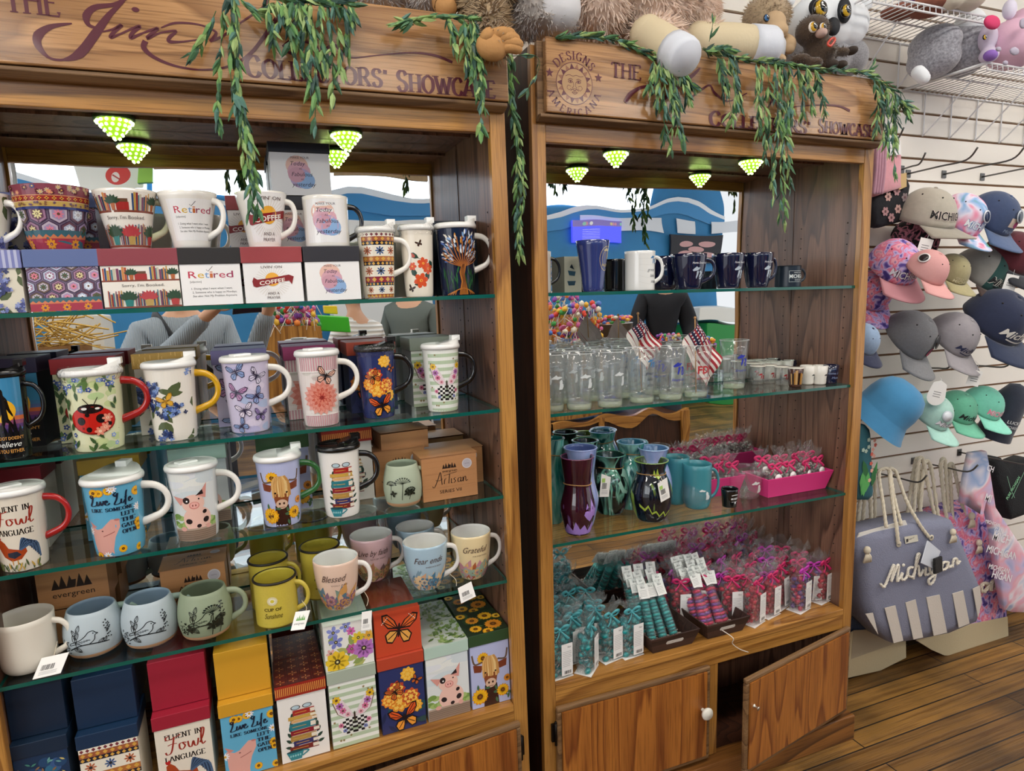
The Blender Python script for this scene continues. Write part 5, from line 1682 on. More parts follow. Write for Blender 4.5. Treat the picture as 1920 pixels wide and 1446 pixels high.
for lab, x0, x1, yt, yb, lid, bod, art, la in (
		('tall box with dark red lid behind the rooster mug', -20, 86, 878, 1030, '#7d1c26', '#e6dccb', A_fowl, None),
		('tall box with mustard lid behind the Live Life mug', 152, 270, 858, 1013, '#a8862c', '#62aed0', A_live, None),
		('tall box with mint lid behind the piglet mug', 320, 430, 838, 980, '#a9c6b8', '#dfe3e2', A_pig, None),
		('tall box with dark green lid behind the highland cow mug', 484, 584, 818, 958, '#2d4a2a', '#b6bce0', A_cow, None),
		('tall box with a book spine lid behind the stacked books mug', 607, 701, 806, 940, '#9c2a20', '#f0ece6', A_books, A_spines)):
	gbox(lab, x0, x1, yt, yb, Z, bod, lid, y=.142, art=art, lidart=la, lh=.031)


def mug(label, x0, x1, xc, ytop, ybot, z, shape, body, inner, hc, art=None, aw=1.8, ah=.8, group='open mugs on the lower shelves of the mug cabinet', y=None, fr=FL, **k):
	x, y, r, H = place(xc, x0, x1, ytop, ybot, z, fr, y, foot=CUPS[shape][0][0])
	return cup(label, group, fr, x, y, z, r, H, CUPS[shape], body, inner, hc, art(r * aw, H * ah) if art else None, **k)


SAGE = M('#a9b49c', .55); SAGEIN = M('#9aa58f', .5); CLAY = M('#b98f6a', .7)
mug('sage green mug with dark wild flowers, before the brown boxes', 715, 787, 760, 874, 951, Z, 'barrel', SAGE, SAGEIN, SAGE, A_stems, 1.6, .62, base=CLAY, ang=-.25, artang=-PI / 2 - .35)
KRAFT = '#b58256'
gbox('brown card mug box printed Artisan, foremost beside the sage mug', 790, 897, 853, 938, Z, KRAFT, KRAFT, y=.045, dep=.088, art=lambda w, h: A_evg(w, h * 1.0, 'full'), lh=.0006)
gbox('brown card mug box behind the sage mug', 700, 800, 842, 925, Z, KRAFT, KRAFT, y=.142, dep=.098, art=lambda w, h: A_evg(w, h, 'full'), lh=.0006)
gbox('brown card mug box behind the foremost Artisan box', 803, 908, 842, 925, Z, KRAFT, KRAFT, y=.142, dep=.098, art=lambda w, h: A_evg(w, h, 'full'), lh=.0006)
x0, x1 = at(712, 820, 1, .15, FL).x, at(806, 820, 1, .15, FL).x
gift_box('brown card mug box lying on top of two brown boxes, third shelf', BX, FL, x0, x1, .152, at(800, 842, 1, .142, FL).z + .0008, .05, .09, KRAFT, '#ad7a50', lh=.0006, rz=.05)

# ---- fourth shelf
Z = LS[3]
CREAM = M('#e6dfd0', .35, coat=.2)
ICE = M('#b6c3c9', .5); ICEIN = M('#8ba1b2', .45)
c1 = mug('cream mug with raised bird pattern and price tag, leftmost on the lowest glass shelf', 3, 98, 55, 1163, 1262, Z, 'soft', CREAM, CREAM, CREAM, None, ang=-.2)
rl = MB()
for pts in (((-.6, .35), (-.3, .42), (0, .40), (.35, .46)), ((-.3, .55), (-.1, .64), (.15, .62), (.3, .68)), ((-.1, .42), (.1, .52), (.35, .5)), ((-.55, .30), (-.2, .22), (.2, .25))):
	rl.tube([(.0425 * math.sin(a) * 1.0, -.0425 * math.cos(a) * 1.0, .085 * b) for a, b in [(v.x, v.y) for v in cr(pts, 4)]], .0013, 5)
for k in range(6): rl.ball((.043 * math.sin(-.4 + .16 * k), -.043 * math.cos(-.4 + .16 * k), .085 * (.36 + .05 * (k % 3))), .005, .0016, .0028, 8)
rl.build('raised_pattern', CREAM, c1)
hang_tag(c1, [(.052, -.012, .045), (.05, -.03, .03), (.045, -.045, .012)], [(.018, -.062, .001), (.066, -.07, .006), (.078, -.046, .034), (.030, -.038, .029)])
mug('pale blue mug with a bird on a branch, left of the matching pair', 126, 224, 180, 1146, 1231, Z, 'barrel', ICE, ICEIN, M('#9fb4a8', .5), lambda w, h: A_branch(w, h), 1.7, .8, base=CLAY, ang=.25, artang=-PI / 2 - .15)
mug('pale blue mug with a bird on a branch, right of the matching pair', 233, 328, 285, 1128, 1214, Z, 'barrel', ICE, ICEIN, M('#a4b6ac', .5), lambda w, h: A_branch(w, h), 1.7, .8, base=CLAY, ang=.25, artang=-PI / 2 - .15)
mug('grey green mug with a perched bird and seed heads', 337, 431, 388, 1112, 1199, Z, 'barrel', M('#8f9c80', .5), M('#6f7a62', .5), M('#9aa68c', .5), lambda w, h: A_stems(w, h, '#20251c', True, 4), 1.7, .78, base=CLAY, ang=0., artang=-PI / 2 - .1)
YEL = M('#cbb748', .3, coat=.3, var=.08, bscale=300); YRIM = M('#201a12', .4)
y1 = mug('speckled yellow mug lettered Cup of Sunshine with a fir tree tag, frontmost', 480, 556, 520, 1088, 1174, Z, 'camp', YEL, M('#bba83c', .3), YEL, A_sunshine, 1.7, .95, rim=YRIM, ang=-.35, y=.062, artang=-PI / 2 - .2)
hang_tag(y1, [(.052, -.025, .04), (.06, -.04, .028), (.05, -.052, .018)], [(.022, -.075, .001), (.050, -.082, .0015), (.066, -.058, .030), (.036, -.052, .030)], logo='evg')
mug('speckled yellow mug directly behind the Cup of Sunshine mug', 470, 540, 508, 1053, 1135, Z, 'camp', YEL, M('#bba83c', .3), YEL, A_sunshine, 1.7, .95, rim=YRIM, ang=-.3, y=.150)
mug('speckled yellow mug behind the Blessed mug', 568, 640, 602, 1029, 1112, Z, 'camp', YEL, M('#bba83c', .3), YEL, A_sunshine, 1.7, .95, rim=YRIM, ang=.1, y=.158)
PALE = CER('#f3efe9')
FL1 = ['#c98f86', '#8a6a86', '#d8a05c', '#7f9a8c', '#5f7f92', '#e0b48a']
b1 = mug('peach watercolour mug lettered Blessed with a swing tag, front of the painted mugs', 590, 673, 635, 1053, 1148, Z, 'tulip', CER('#e9c9b4'), PALE, PALE, lambda w, h: A_water(w, h, ('Blessed', 'YOU ARE', .5), FL1, 3), 2.1, .95, ang=-.25, artang=-PI / 2 - .15)
hang_tag(b1, [(.055, -.01, .03), (.062, -.03, .016), (.056, -.04, .004)], [(.036, -.070, -.036), (.058, -.072, -.036), (.064, -.062, .002), (.042, -.060, .002)])
mug('pink watercolour mug lettered Live by faith', 658, 737, 700, 1009, 1092, Z, 'tulip', CER('#e2b9bd'), PALE, PALE, lambda w, h: A_water(w, h, ('Live by faith', 'NOT BY SIGHT', .66), ['#b9a06a', '#8a7a5a', '#c98a6a', '#7a5a5a', '#d8bc8a'], 5), 2.1, .95, ang=-.15)
f1 = mug('blue watercolour mug lettered Fear ends with a swing tag', 757, 840, 800, 1022, 1108, Z, 'tulip', CER('#a9c4d4'), PALE, PALE, lambda w, h: A_water(w, h, ('Fear ends', 'WHERE FAITH BEGINS', .6), ['#7f9cac', '#4f7f9c', '#e6c79a', '#b9cfd2', '#d8a880'], 7), 2.1, .95, ang=-.2)
hang_tag(f1, [(.05, -.02, .03), (.062, -.035, .018), (.06, -.045, .006)], [(.058, -.085, -.020), (.096, -.082, -.012), (.090, -.070, .022), (.055, -.074, .014)])
mug('blue watercolour mug at the back, behind the Fear ends mug', 744, 816, 780, 993, 1060, Z, 'tulip', CER('#a9c4d4'), PALE, PALE, lambda w, h: A_water(w, h, ('Fear ends', 'WHERE FAITH BEGINS', .6), ['#7f9cac', '#4f7f9c', '#e6c79a', '#b9cfd2'], 8), 2.1, .95, ang=-.2, y=.20)
g1 = mug('yellow watercolour mug lettered Grateful, rightmost of the painted mugs', 847, 922, 885, 1003, 1088, Z, 'tulip', CER('#e8d3a4'), PALE, PALE, lambda w, h: A_water(w, h, ('Grateful', 'FOR EVERYTHING', .56), ['#c9909a', '#e0b070', '#9ab09c', '#e6c89a', '#b0603c'], 9), 2.1, .95, ang=-.1)
bx_, yb_, hb_ = gbox('brown card box printed evergreen, lower of the pair behind the pale blue mugs', 58, 205, 1138, 1180, Z, KRAFT, KRAFT, y=.150, dep=.10, lh=.0006)
xa, xb = at(64, 1100, 1, .152, FL).x, at(206, 1100, 1, .152, FL).x
gift_box('brown card box printed evergreen, upper of the pair behind the pale blue mugs', BX, FL, xa, xb, .152, Z + hb_ + .0006, at(135, 1052, 1, .152, FL).z - Z - hb_, .098, KRAFT, '#ad7a50', art=lambda w, h: A_evg(w, h), lh=.0006)
gx, gy_, gh = gbox('brown card mug box standing behind the grey green mug', 300, 428, 1062, 1150, Z, KRAFT, KRAFT, y=.155, dep=.095, art=lambda w, h: A_evg(w, h, 'full'), topart=lambda w, h: A_evg(w, h, 'full'), lh=.0006)

# ---- counter: standing boxes in front, lidded boxes laid on their backs above them
Z = LCT
BG = 'boxed mugs stacked on the counter'
std = [
	('dark blue gift box with a glowing tree print, leftmost on the counter', 20, 134, 1388, 1500, '#14283e', '#16283c', A_night, None, None),
	('dark blue gift box with banded folk print, on the counter', 146, 266, 1368, 1490, '#15304e', '#ece4d2', A_aztec, None, None),
	('red lidded gift box with the rooster print, on the counter', 289, 401, 1334, 1472, '#9c1f34', '#e6dccb', A_fowl, None, None),
	('yellow lidded gift box with the Live Life pig print, on the counter', 413, 518, 1311, 1446, '#d0992a', '#62aed0', A_live, None, None),
	('gift box with stacked books print and a tooled book lid, on the counter', 519, 616, 1278, 1410, '#8c2a1c', '#f0ece6', A_books, A_spines, A_grid),
	('grey green lidded gift box with the flower butterfly print, on the counter', 616, 709, 1252, 1381, '#a9b4a4', '#eef0e8', A_stripe, None, None),
	('orange lidded gift box with the marigold print, on the counter', 710, 798, 1228, 1356, '#b8452c', '#2c3566', A_monarch, None, None),
	('mint lidded gift box with the piglet print, on the counter', 798, 881, 1207, 1331, '#b4ccbe', '#dfe3e2', A_pig, None, A_grass),
	('green lidded gift box with the highland cow print, rightmost on the counter', 881, 957, 1185, 1310, '#2f4a2c', '#b6bce0', A_cow, None, A_sunf),
]
cy_ = .020
hs = {}
for i, (lab, x0, x1, yt, yb, lid, bod, art, la, ta) in enumerate(std):
	b, yy, hh = gbox(lab, x0, x1, yt, yb, Z, bod, lid, y=cy_, dep=.112, art=art, lidart=la, topart=ta, lh=.030, group=BG)
	hs[i] = (at(x0, (yt + yb) / 2, 1, cy_, FL).x, at(x1, (yt + yb) / 2, 1, cy_, FL).x, hh)
	if ta or i in (5,):
		gift_box(lab.split(',')[0].replace(' gift', ' rear gift') + ', against the mirror', BG, FL, hs[i][0] + .002, hs[i][1] - .002, cy_ + .1135, Z, hh, .112, bod, lid, art=None, topart=ta, lh=.030)
for i, lab, lid, ta, off in ((0, 'dark blue gift box laid on its back above the leftmost counter box', '#12243a', None, .020), (1, 'dark blue gift box laid on its back above the folk print box', '#152c48', None, .022),
							 (2, 'red gift box laid on its back above the rooster box', '#9c1f34', None, .024), (3, 'yellow gift box laid on its back above the Live Life box', '#d0992a', None, .020),
							 (5, 'gift box lid with bright garden flowers, laid facing out', '#f0efe8', A_flow, .004), (6, 'orange gift box lid with a big monarch butterfly, laid facing out', '#b8452c', A_bfly, .008)):
	x0, x1, hh = hs[i]
	gift_box(lab, BG, FL, x0 + .001, x1 - .001, cy_ + off, Z + hh + .0006, .108, .185, lid, lid, lie=True, topart=ta)
# ------------------------------------------------------------------ goods in the glassware cabinet
NAVY = M('#131838', .08, coat=1.); WPR = '#eef0f2'


def pot(xc, x0, x1, ytop, ybot, z, y, foot=.8):
	return place(xc, x0, x1, ytop, ybot, z, FR, y, foot)


LAKES = [[(0, .70), (.14, .82), (.3, .94), (.42, .86), (.60, .88), (.52, .74), (.36, .66), (.2, .64), (.08, .62)],
		 [(.34, .6), (.46, .66), (.52, .56), (.48, .38), (.42, .2), (.36, .1), (.30, .22), (.34, .42)], [(.56, .62), (.70, .66), (.84, .52), (.78, .34), (.70, .22), (.62, .18), (.60, .34), (.66, .46)],
		 [(.6, .14), (.74, .18), (.9, .3), (.96, .28), (.86, .12), (.70, .06)], [(.90, .34), (1.02, .42), (1.04, .36), (.94, .30)]]
MITT = [[(0, .74), (.2, .86), (.34, .96), (.42, .86), (.66, .84), (.8, .76), (.6, .72), (.44, .66), (.3, .70), (.1, .68)], [(.56, .02), (.6, .34), (.58, .52), (.68, .66), (.78, .62), (.86, .5), (.84, .38), (.94, .34), (.98, .18), (.88, .02)]]


def lakes(a, x, y, s, c, shp=LAKES):
	for p in shp: a.poly([(x + s * u, y + s * v) for u, v in p], c)
	return a


def A_home(w, h):
	a = Art(w, h); a.text('Home Sweet Home', w * .52, h * .76, h * .08, WPR, .3, width=w * .62); return lakes(a, w * .22, h * .18, h * .52, '#b9c6d2')


def A_state(w, h):
	a = Art(w, h); lakes(a, w * .40, h * .66, h * .28, '#3f7cae')
	for i, q in enumerate(('great', 'lake', 'state')): a.text(q, w * (.44 + .06 * i), h * (.48 - .16 * i), h * .09, '#3a4048', .35)
	for k in range(5): a.line([(0, h * (.2 + .16 * k)), (w * .4, h * (.12 + .18 * k)), (w, h * (.26 + .15 * k))], h * .006, '#d3d2ce', smooth=4)
	return a


def A_raised(w, h):
	a = Art(w, h); cx, cy = w * .8, h * .66; k = '#c9b98a'
	for r0, r1 in ((.30, .285), (.20, .19)):
		n = 26; a.put([[(cx + w * r * math.cos(2 * PI * (i + j) / n), cy + w * r * 1.25 * math.sin(2 * PI * (i + j) / n)) for r, j in ((r0, 0), (r0, 1), (r1, 1), (r1, 0))] for i in range(n)], k)
	a.text('RAISED', cx, cy - .24 * w, h * .06, k); return lakes(a, cx - .16 * w, cy - .02 * h, w * .36, k, MITT)


def A_camp(w, h):
	a = Art(w, h); k = '#dfe6e4'
	a.line([(w * .1, h * .78), (w * .9, h * .78), (w * .9, h * .2), (w * .1, h * .2), (w * .1, h * .78)], h * .012, k)
	a.text('MICHIGAN', w * .5, h * .40, h * .20, k, bold=.015, width=w * .76); a.text('GREAT LAKES', w * .5, h * .66, h * .06, k); a.text('SINCE 1837', w * .5, h * .27, h * .06, k); return a


Z = RS[0]; GR = 'souvenir mugs on the top shelf of the glassware cabinet'


def smug(label, x0, x1, xc, yt, yb, shape, mat, hc, art=None, aw=1.7, ah=.7, y=.07, rf=0, **k):
	c = at((x0 + x1) / 2, yt + 3, 1, y, FR); r = (x1 - x0) * depth(c, FR) / FPX / 2
	return cup(label, GR, FR, c.x, y, Z, r, c.z - Z, CUPS[shape], mat, mat, hc, art(r * aw, (c.z - Z) * ah) if art else None, **k)


smug('mug with a heart shaped black handle, mostly hidden by the left post', 978, 1033, 1006, 470, 548, 'straight', CER('#d8d2c8'), M('#141416', .2, coat=.5), ang=0., hout=.03, y=.10)
bb = MB(); xa, xb = at(1058, 500, 1, .13, FR).x, at(1090, 500, 1, .13, FR).x
bt = thing('photo_box', 'small pale box printed with blue boats behind the tall blue mug', 'box', TR(xa, .13, Z))
MB().box(0, xb - xa, 0, .08, 0, .095).build('base', M('#a9ac9c', .5), bt)
a = Art(xb - xa, .095, '#b4b6a4'); a.poly([(.008, .03), (.034, .03), (.03, .018), (.012, .018)], '#2a4a5c'); a.poly([(.010, .058), (.034, .055), (.031, .043), (.014, .045)], '#33586a'); a.poly([(.016, .066), (.03, .06), (.022, .075)], '#1c2a34'); a.flat(bt, (0, 0, 0), (1, 0, 0), (0, 0, 1), 'print')
smug('tall tapered blue mug with a gold round emblem', 1079, 1143, 1111, 449, 547, 'flare', M('#2f3c78', .15, coat=.8), M('#2f3c78', .15), A_raised, 1.9, .9, ang=1.6, y=.055, hz=(.3, .8))
smug('black mug standing behind the tall blue mug and the white mug', 1132, 1176, 1155, 484, 541, 'straight', M('#101012', .15, coat=.6), NAVY, ang=1.4, y=.16)
smug('white marbled mug lettered great lake state', 1171, 1228, 1200, 469, 546, 'straight', CER('#e6e6e2'), CER('#e6e6e2'), A_state, 1.9, .9, ang=-.45, y=.06, artang=-PI / 2 + .42, hout=.022)
smug('dark navy mug at the back beside the marbled mug', 1222, 1270, 1246, 478, 542, 'barrel', NAVY, NAVY, ang=1.3, y=.15)
smug('dark navy mug lettered Home Sweet Home, handle to the right, nearest the marbled mug', 1258, 1325, 1290, 474, 544, 'jumbo', NAVY, NAVY, A_home, 1.8, .8, ang=-.25, y=.065, hout=.034, artang=-PI / 2 + .15)
smug('dark navy Home Sweet Home mug, middle of the three', 1336, 1396, 1366, 473, 542, 'jumbo', NAVY, NAVY, A_home, 1.8, .8, ang=1.2, y=.07, artang=-PI / 2 + .3)
smug('dark navy Home Sweet Home mug beside the small camp mug', 1392, 1450, 1421, 472, 541, 'jumbo', NAVY, NAVY, A_home, 1.8, .8, ang=-.2, y=.08, hout=.022, artang=-PI / 2 + .3)
smug('small dark camp mug with a square handle lettered MICHIGAN', 1455, 1501, 1478, 496, 537, 'camp', M('#1c2733', .3), M('#1c2733', .3), A_camp, 1.8, .9, ang=-.1, y=.08, hout=.026, artang=-PI / 2 + .1)

# ---- pint glasses
CLEAR = thin_glass('clear_glass', (.985, .99, .99), .015, 1.45, 1.35, haze=.035, hazecol=(.9, .95, .95))
Z = RS[1]
FROST = attr_mat('frosted_print', .6)


def A_pint(kind):
	def f(w, h):
		a = Art(w, h)
		if kind == 0: lakes(a, w * .18, h * .36, w * .66, '#d6dcdc', MITT)
		elif kind == 1:
			lakes(a, w * .34, h * .68, w * .42, '#3f7cae')
			for i, q in enumerate(('great', 'lake', 'state')): a.text(q, w * (.46 + .05 * i), h * (.54 - .13 * i), h * .07, '#3a4048', .35)
		elif kind == 2: lakes(a, w * .16, h * .44, w * .68, '#2a36a8'); a.text('Simply lost', w * .5, h * .34, h * .06, '#2a36a8', .4, width=w * .8)
		else:
			a.text('FDF', w * .5, h * .46, h * .17, '#b8262e', bold=.03, width=w * .8); a.text('in michigan', w * .5, h * .32, h * .06, '#b8262e', .2, width=w * .85)
		return a
	return f


def pint_proto(kind):
	t = thing('pint_glass', '', 'glass')
	r, H = .044, .147
	prof = [(.031, .0), (.0315, .004), (.034, .04), (.0385, .09), (r, H)]
	rf = rf_of(prof)
	MB().lathe([(.0005, .0)] + prof + [(r - .0016, H + .001)] + [(a - .0028, b) for a, b in prof[:0:-1]][:3] + [(.029, .016), (.0005, .015)], 28).build('tumbler', CLEAR, t)
	MB().lathe([(.0005, .0012), (.0300, .0012), (.0312, .006), (.0318, .013), (.0285, .0155), (.0005, .0150)], 24).build('base', thin_glass('glass_foot', (.93, .97, .86), .05, 1.5, 1.3, haze=.22, hazecol=(.86, .92, .74)), t)
	MB().tube([(.0432 * math.cos(2 * PI * k / 28), .0432 * math.sin(2 * PI * k / 28), H + .0006) for k in range(28)], .0012, 6, closed=True).build('rim', thin_glass('glass_rim', (.95, .97, .97), .03, 1.6, 2., haze=.25), t)  # milky rim and foot paint in the brightness of refracting glass
	A_pint(kind)(.062, .125).wrap(t, rf, .012, -PI / 2 + .12, name='print', mat=FROST)
	return t


protos = {k: pint_proto(k) for k in range(4)}
used = set()


def pint(px, pb, kind, label, y=None, group='pint glasses on the middle shelf'):
	p = at(px, pb, 2, Z, FR)
	yc = (p.y + .030) if y is None else y
	x = at(px, pb, 1, yc, FR).x
	o = protos[kind] if kind not in used else copy_tree(protos[kind])
	used.add(kind)
	o.matrix_basis = TR(x, yc, Z + .0002, random.uniform(-.25, .25))
	tag(o, label, 'glass', group)
	return x, yc


front = [(1034, 774, 0, 'pint glass with frosted print, at the left post'), (1086, 771, 0, 'pint glass with frosted print, second in the front row'), (1144, 766, 0, 'pint glass with white frosted state outline, third in the front row'),
		 (1203, 758, 1, 'pint glass lettered great lake state with a blue lake'), (1257, 752, 2, 'pint glass with dark blue lakes, in the row beside the red lettered one'), (1304, 747, 3, 'pint glass with red lettering holding a small flag')]
pos = []
for px, pb, k, l in front: pos.append(pint(px, pb, k, l))
for j in (1, 2):
	for i, (x, y) in enumerate(pos):
		k = (0, 0, 0, 1, 2, 3)[i]
		if j == 2 and i == 5: continue
		o = copy_tree(protos[k])
		o.matrix_basis = TR(x + .012 * j + random.uniform(-.002, .002), .062 + .090 * j - .026 * (j == 2), Z + .0002, random.uniform(-.4, .4))
		tag(o, 'plain pint glass packed in the rows behind the front row', 'glass', 'pint glasses packed in the back rows')
pint(1375, 731, 2, 'single pint glass with dark blue lakes standing apart beside the shot glasses')


def A_flag(w, h):
	a = Art(w, h, '#e9e2da')
	for k in range(7): a.rect(0, h * (2 * k) / 13, w, h * (2 * k + 1) / 13, '#9c2430')
	a.rect(0, h * 6 / 13, w * .42, h, '#1d2445')
	for i in range(6):
		for j in range(5):
			c = (w * (.035 + .07 * i), h * (6 / 13 + (.06 + .1 * j)))
			a.flower(c[0], c[1], w * .018, 5, '#e9e6e6', None, .9)
	return a


def flag(label, top, base, yq, fly, hoist):
	"""Small flag on a stick (pixels top to base on the plane y = yq); the cloth droops to both sides of the stick."""
	p, q = at(*top, 1, yq, FR), at(*base, 1, yq, FR)
	t = thing('stick_flag', label, 'flag', Matrix.Translation(q), 'small flags among the pint glasses')
	d = p - q
	m = MB().tube([(0, 0, 0), d], .0018, 7); m.ball(d, .0042, n=10); m.build('stick', M('#b98a5a', .6), t)
	o = d * .955
	F = at(top[0] + fly[0], top[1] + fly[1], 1, yq, FR) - p; H = at(top[0] + hoist[0], top[1] + hoist[1], 1, yq, FR) - p

	def fn(x, y, e):
		u, v = x / .15, 1 - y / .095
		return o + F * u + H * v + Vector((.004 * math.sin(v * 7 + u * 2), -.006 - .012 * math.sin(u * 8 + v) * u - .010 * math.sin(v * 6) - e, -.016 * u * v))
	A_flag(.150, .095).mesh(fn, 'cloth', t, CLOTHINK, .0002, .00003, maxe=.006)
	Art(.150, .095, '#c9b4b0').mesh(lambda x, y, e: fn(x, y, -.0006), 'cloth_back', t, CLOTHINK, 0, 0, maxe=.006)


flag('small flag on a dark stick with stars uppermost, behind the great lake glass', (1196, 588), (1203, 735), .12, (36, 50), (-24, 40))
flag('small flag on a wooden stick standing in the red lettered glass', (1303, 596), (1305, 738), pos[5][1], (42, 68), (-26, 46))


# ---- shot glasses at the right end of the shelf
shots = [(1420, 722, 0), (1442, 720, 0), (1466, 724, 0), (1491, 727, 1), (1514, 722, 2), (1537, 722, 2), (1566, 720, 3), (1412, 704, 0), (1432, 700, 4), (1452, 702, 4), (1476, 702, 4), (1498, 700, 4), (1520, 700, 4), (1543, 698, 3), (1424, 690, 4), (1445, 689, 4)]
nm = ['red lake print', 'brown pattern', 'white glaze', 'dark navy glaze', 'pale glaze']
for i, (px, pb, k) in enumerate(shots):
	p = at(px, pb, 2, Z, FR)
	yc = min(p.y + .018, .235)
	x = min(at(px, pb - 10, 1, yc, FR).x, 1.035)
	near = i < 7
	t = thing('shot_glass', 'shot glass with %s, %s' % (nm[k], ('first', 'second', 'third', 'fourth', 'fifth', 'sixth', 'seventh')[i] + ' from the pint glass in the front row' if near else 'among the pale shot glasses of the back rows'), 'glass', TR(x, yc, Z), 'shot glasses on the middle shelf')
	mat = [CLEAR, M('#4a2a20', .2, coat=.5), CER('#ece8de'), NAVY, CER('#d9d6cc')][k]
	prof = [(.0175, 0), (.0185, .004), (.021, .03), (.0235, .058)]
	MB().lathe([(.0005, 0)] + prof + [(.0222, .059), (.020, .04), (.0165, .012), (.0005, .012)], 22).build('cup', mat, t)
	if k in (0, 1): MB().lathe([(.0238, .0565), (.0248, .0585), (.0225, .0600), (.0005, .0602)], 22, cap0=False).build('lid', CER('#e3ddd0'), t)
	if k == 0: lakes(Art(.03, .04), .004, .008, .022, '#b02a30').wrap(t, rf_of(prof), .008, -PI / 2, name='print')
	if k == 1: Art(.06, .05).scatter(26, lambda u, v, R: None).strips(0, .004, .06, .05, ['#c9a06a', '#2a1a16', '#a8742c'], 4).wrap(t, rf_of(prof), .004, -PI / 2, name='print')
	if k in (2,): lakes(Art(.03, .04), .005, .006, .02, '#23262c', MITT).wrap(t, rf_of(prof), .008, -PI / 2 + .3, name='print')
	if k == 3: Art(.05, .045).put([], '#fff').text('Home Sweet', .025, .024, .008, '#8fa0c0', .3).text('Home', .025, .010, .008, '#8fa0c0', .3).wrap(t, rf_of(prof), .006, -PI / 2, name='print')

# ---- vases and drip glazed pots
def drip(name, cols, scale=14., zs=.35, dist=3.):
	m = bpy.data.materials.new(name); m.use_nodes = True
	nt = m.node_tree; N = nt.nodes; L = nt.links; b = N['Principled BSDF']
	tc = N.new('ShaderNodeTexCoord'); mp = N.new('ShaderNodeMapping'); mp.inputs['Scale'].default_value = (1, 1, zs)
	L.new(tc.outputs['Object'], mp.inputs['Vector'])
	n = N.new('ShaderNodeTexNoise'); n.inputs['Scale'].default_value = scale; n.inputs['Detail'].default_value = 2; n.inputs['Distortion'].default_value = dist
	L.new(mp.outputs['Vector'], n.inputs['Vector'])
	r = N.new('ShaderNodeValToRGB'); E = r.color_ramp.elements
	E[0].position = .3; E[0].color = (*lin(cols[0]), 1); E[1].position = .72; E[1].color = (*lin(cols[-1]), 1)
	for i, c in enumerate(cols[1:-1]):
		e = E.new(.3 + .42 * (i + 1) / (len(cols) - 1)); e.color = (*lin(c), 1)
	L.new(n.outputs['Fac'], r.inputs['Fac']); L.new(r.outputs['Color'], b.inputs['Base Color'])
	b.inputs['Roughness'].default_value = .06; b.inputs['Coat Weight'].default_value = .8
	return m


D_TEAL = drip('teal_drip', ['#1c4f52', '#2f8f86', '#5fb0a0', '#8fc4bc', '#1f5a5c'])
D_PURP = drip('plum_drip', ['#2c0a18', '#3a0f22', '#2c0a18', '#3a0f22', '#3a0f22', '#a884d0', '#5a1f3c'], 11, .4, 1.6)
D_BLK = drip('black_teal_drip', ['#0b0d0c', '#120f10', '#1c2a26', '#7fc0a8', '#181214'], 11, .5)
D_GRN = drip('black_green_drip', ['#07090c', '#0c1216', '#10182a', '#0a0d12', '#10182a', '#93b04a', '#0b0e10'], 13, .35, 1.6)
D_LIL = drip('lilac_drip', ['#6f86c0', '#8fa0d4', '#a9b2e0', '#93a8d8'], 12)
Z = RS[2]
VASE = [(.60, 0), (.70, .03), (.86, .16), (1, .38), (.98, .52), (.84, .68), (.70, .78), (.66, .84), (.74, .94), (.80, 1)]
TALLV = [(.66, 0), (.72, .03), (.82, .12), (.97, .28), (.98, .38), (.84, .52), (.76, .62), (.76, .70), (.86, .88), (.92, 1)]


def vase(label, x0, x1, xc, yt, yb, prof, mat, ins, y=None, rim='#3f6a60', twine=.82, tagq=None):
	if y is None:
		p = at(xc, yb, 2, Z, FR); r = (x1 - x0) * depth(p, FR) / FPX / 2; y = p.y + r * .62
	c = at((x0 + x1) / 2, yt, 1, y, FR); r = (x1 - x0) * depth(c, FR) / FPX / 2; H = at((x0 + x1) / 2, yt + 3, 1, y - r * .5, FR).z - Z
	pr = [tuple(v) for v in cr([(a * r, b * H) for a, b in prof], 3)]
	t = thing('vase', label, 'vase', TR(c.x, y, Z + .0002), 'glazed vases on the lowest glass shelf')
	MB().lathe([(.0005, .001), (pr[0][0] * .85, 0)] + pr, 36).build('body', mat, t)
	top = pr[-1][0]
	MB().lathe([(top - .003, H), (top - .0015, H + .002), (top + .001, H + .0015), (top + .0015, H)], 36).build('rim', M(rim, .1, coat=.6), t)
	MB().lathe([(top - .003, H)] + [(max(a - .004, .002), b) for a, b in pr[::-1]] + [(.0005, .006)], 30).build('inside', M(ins, .15, coat=.5), t)
	rf = rf_of(pr)
	if twine:
		rz = rf(H * twine) + .0008
		MB().tube([(rz * math.cos(2 * PI * k / 24), rz * math.sin(2 * PI * k / 24), H * twine + .002 * math.sin(4 * PI * k / 24)) for k in range(24)], .0014, 6, closed=True).build('twine', M('#a8804e', .8), t)
	if tagq:
		q = [Vector((a * r, -r * 1.06 - .004, b * H)) for a, b in tagq]
		hang_tag(t, [(q[3] + q[2]) / 2 + Vector((0, .006, .006)), (q[3] + q[2]) / 2, (q[3] * .6 + q[2] * .4)], q, green=True)
	return t


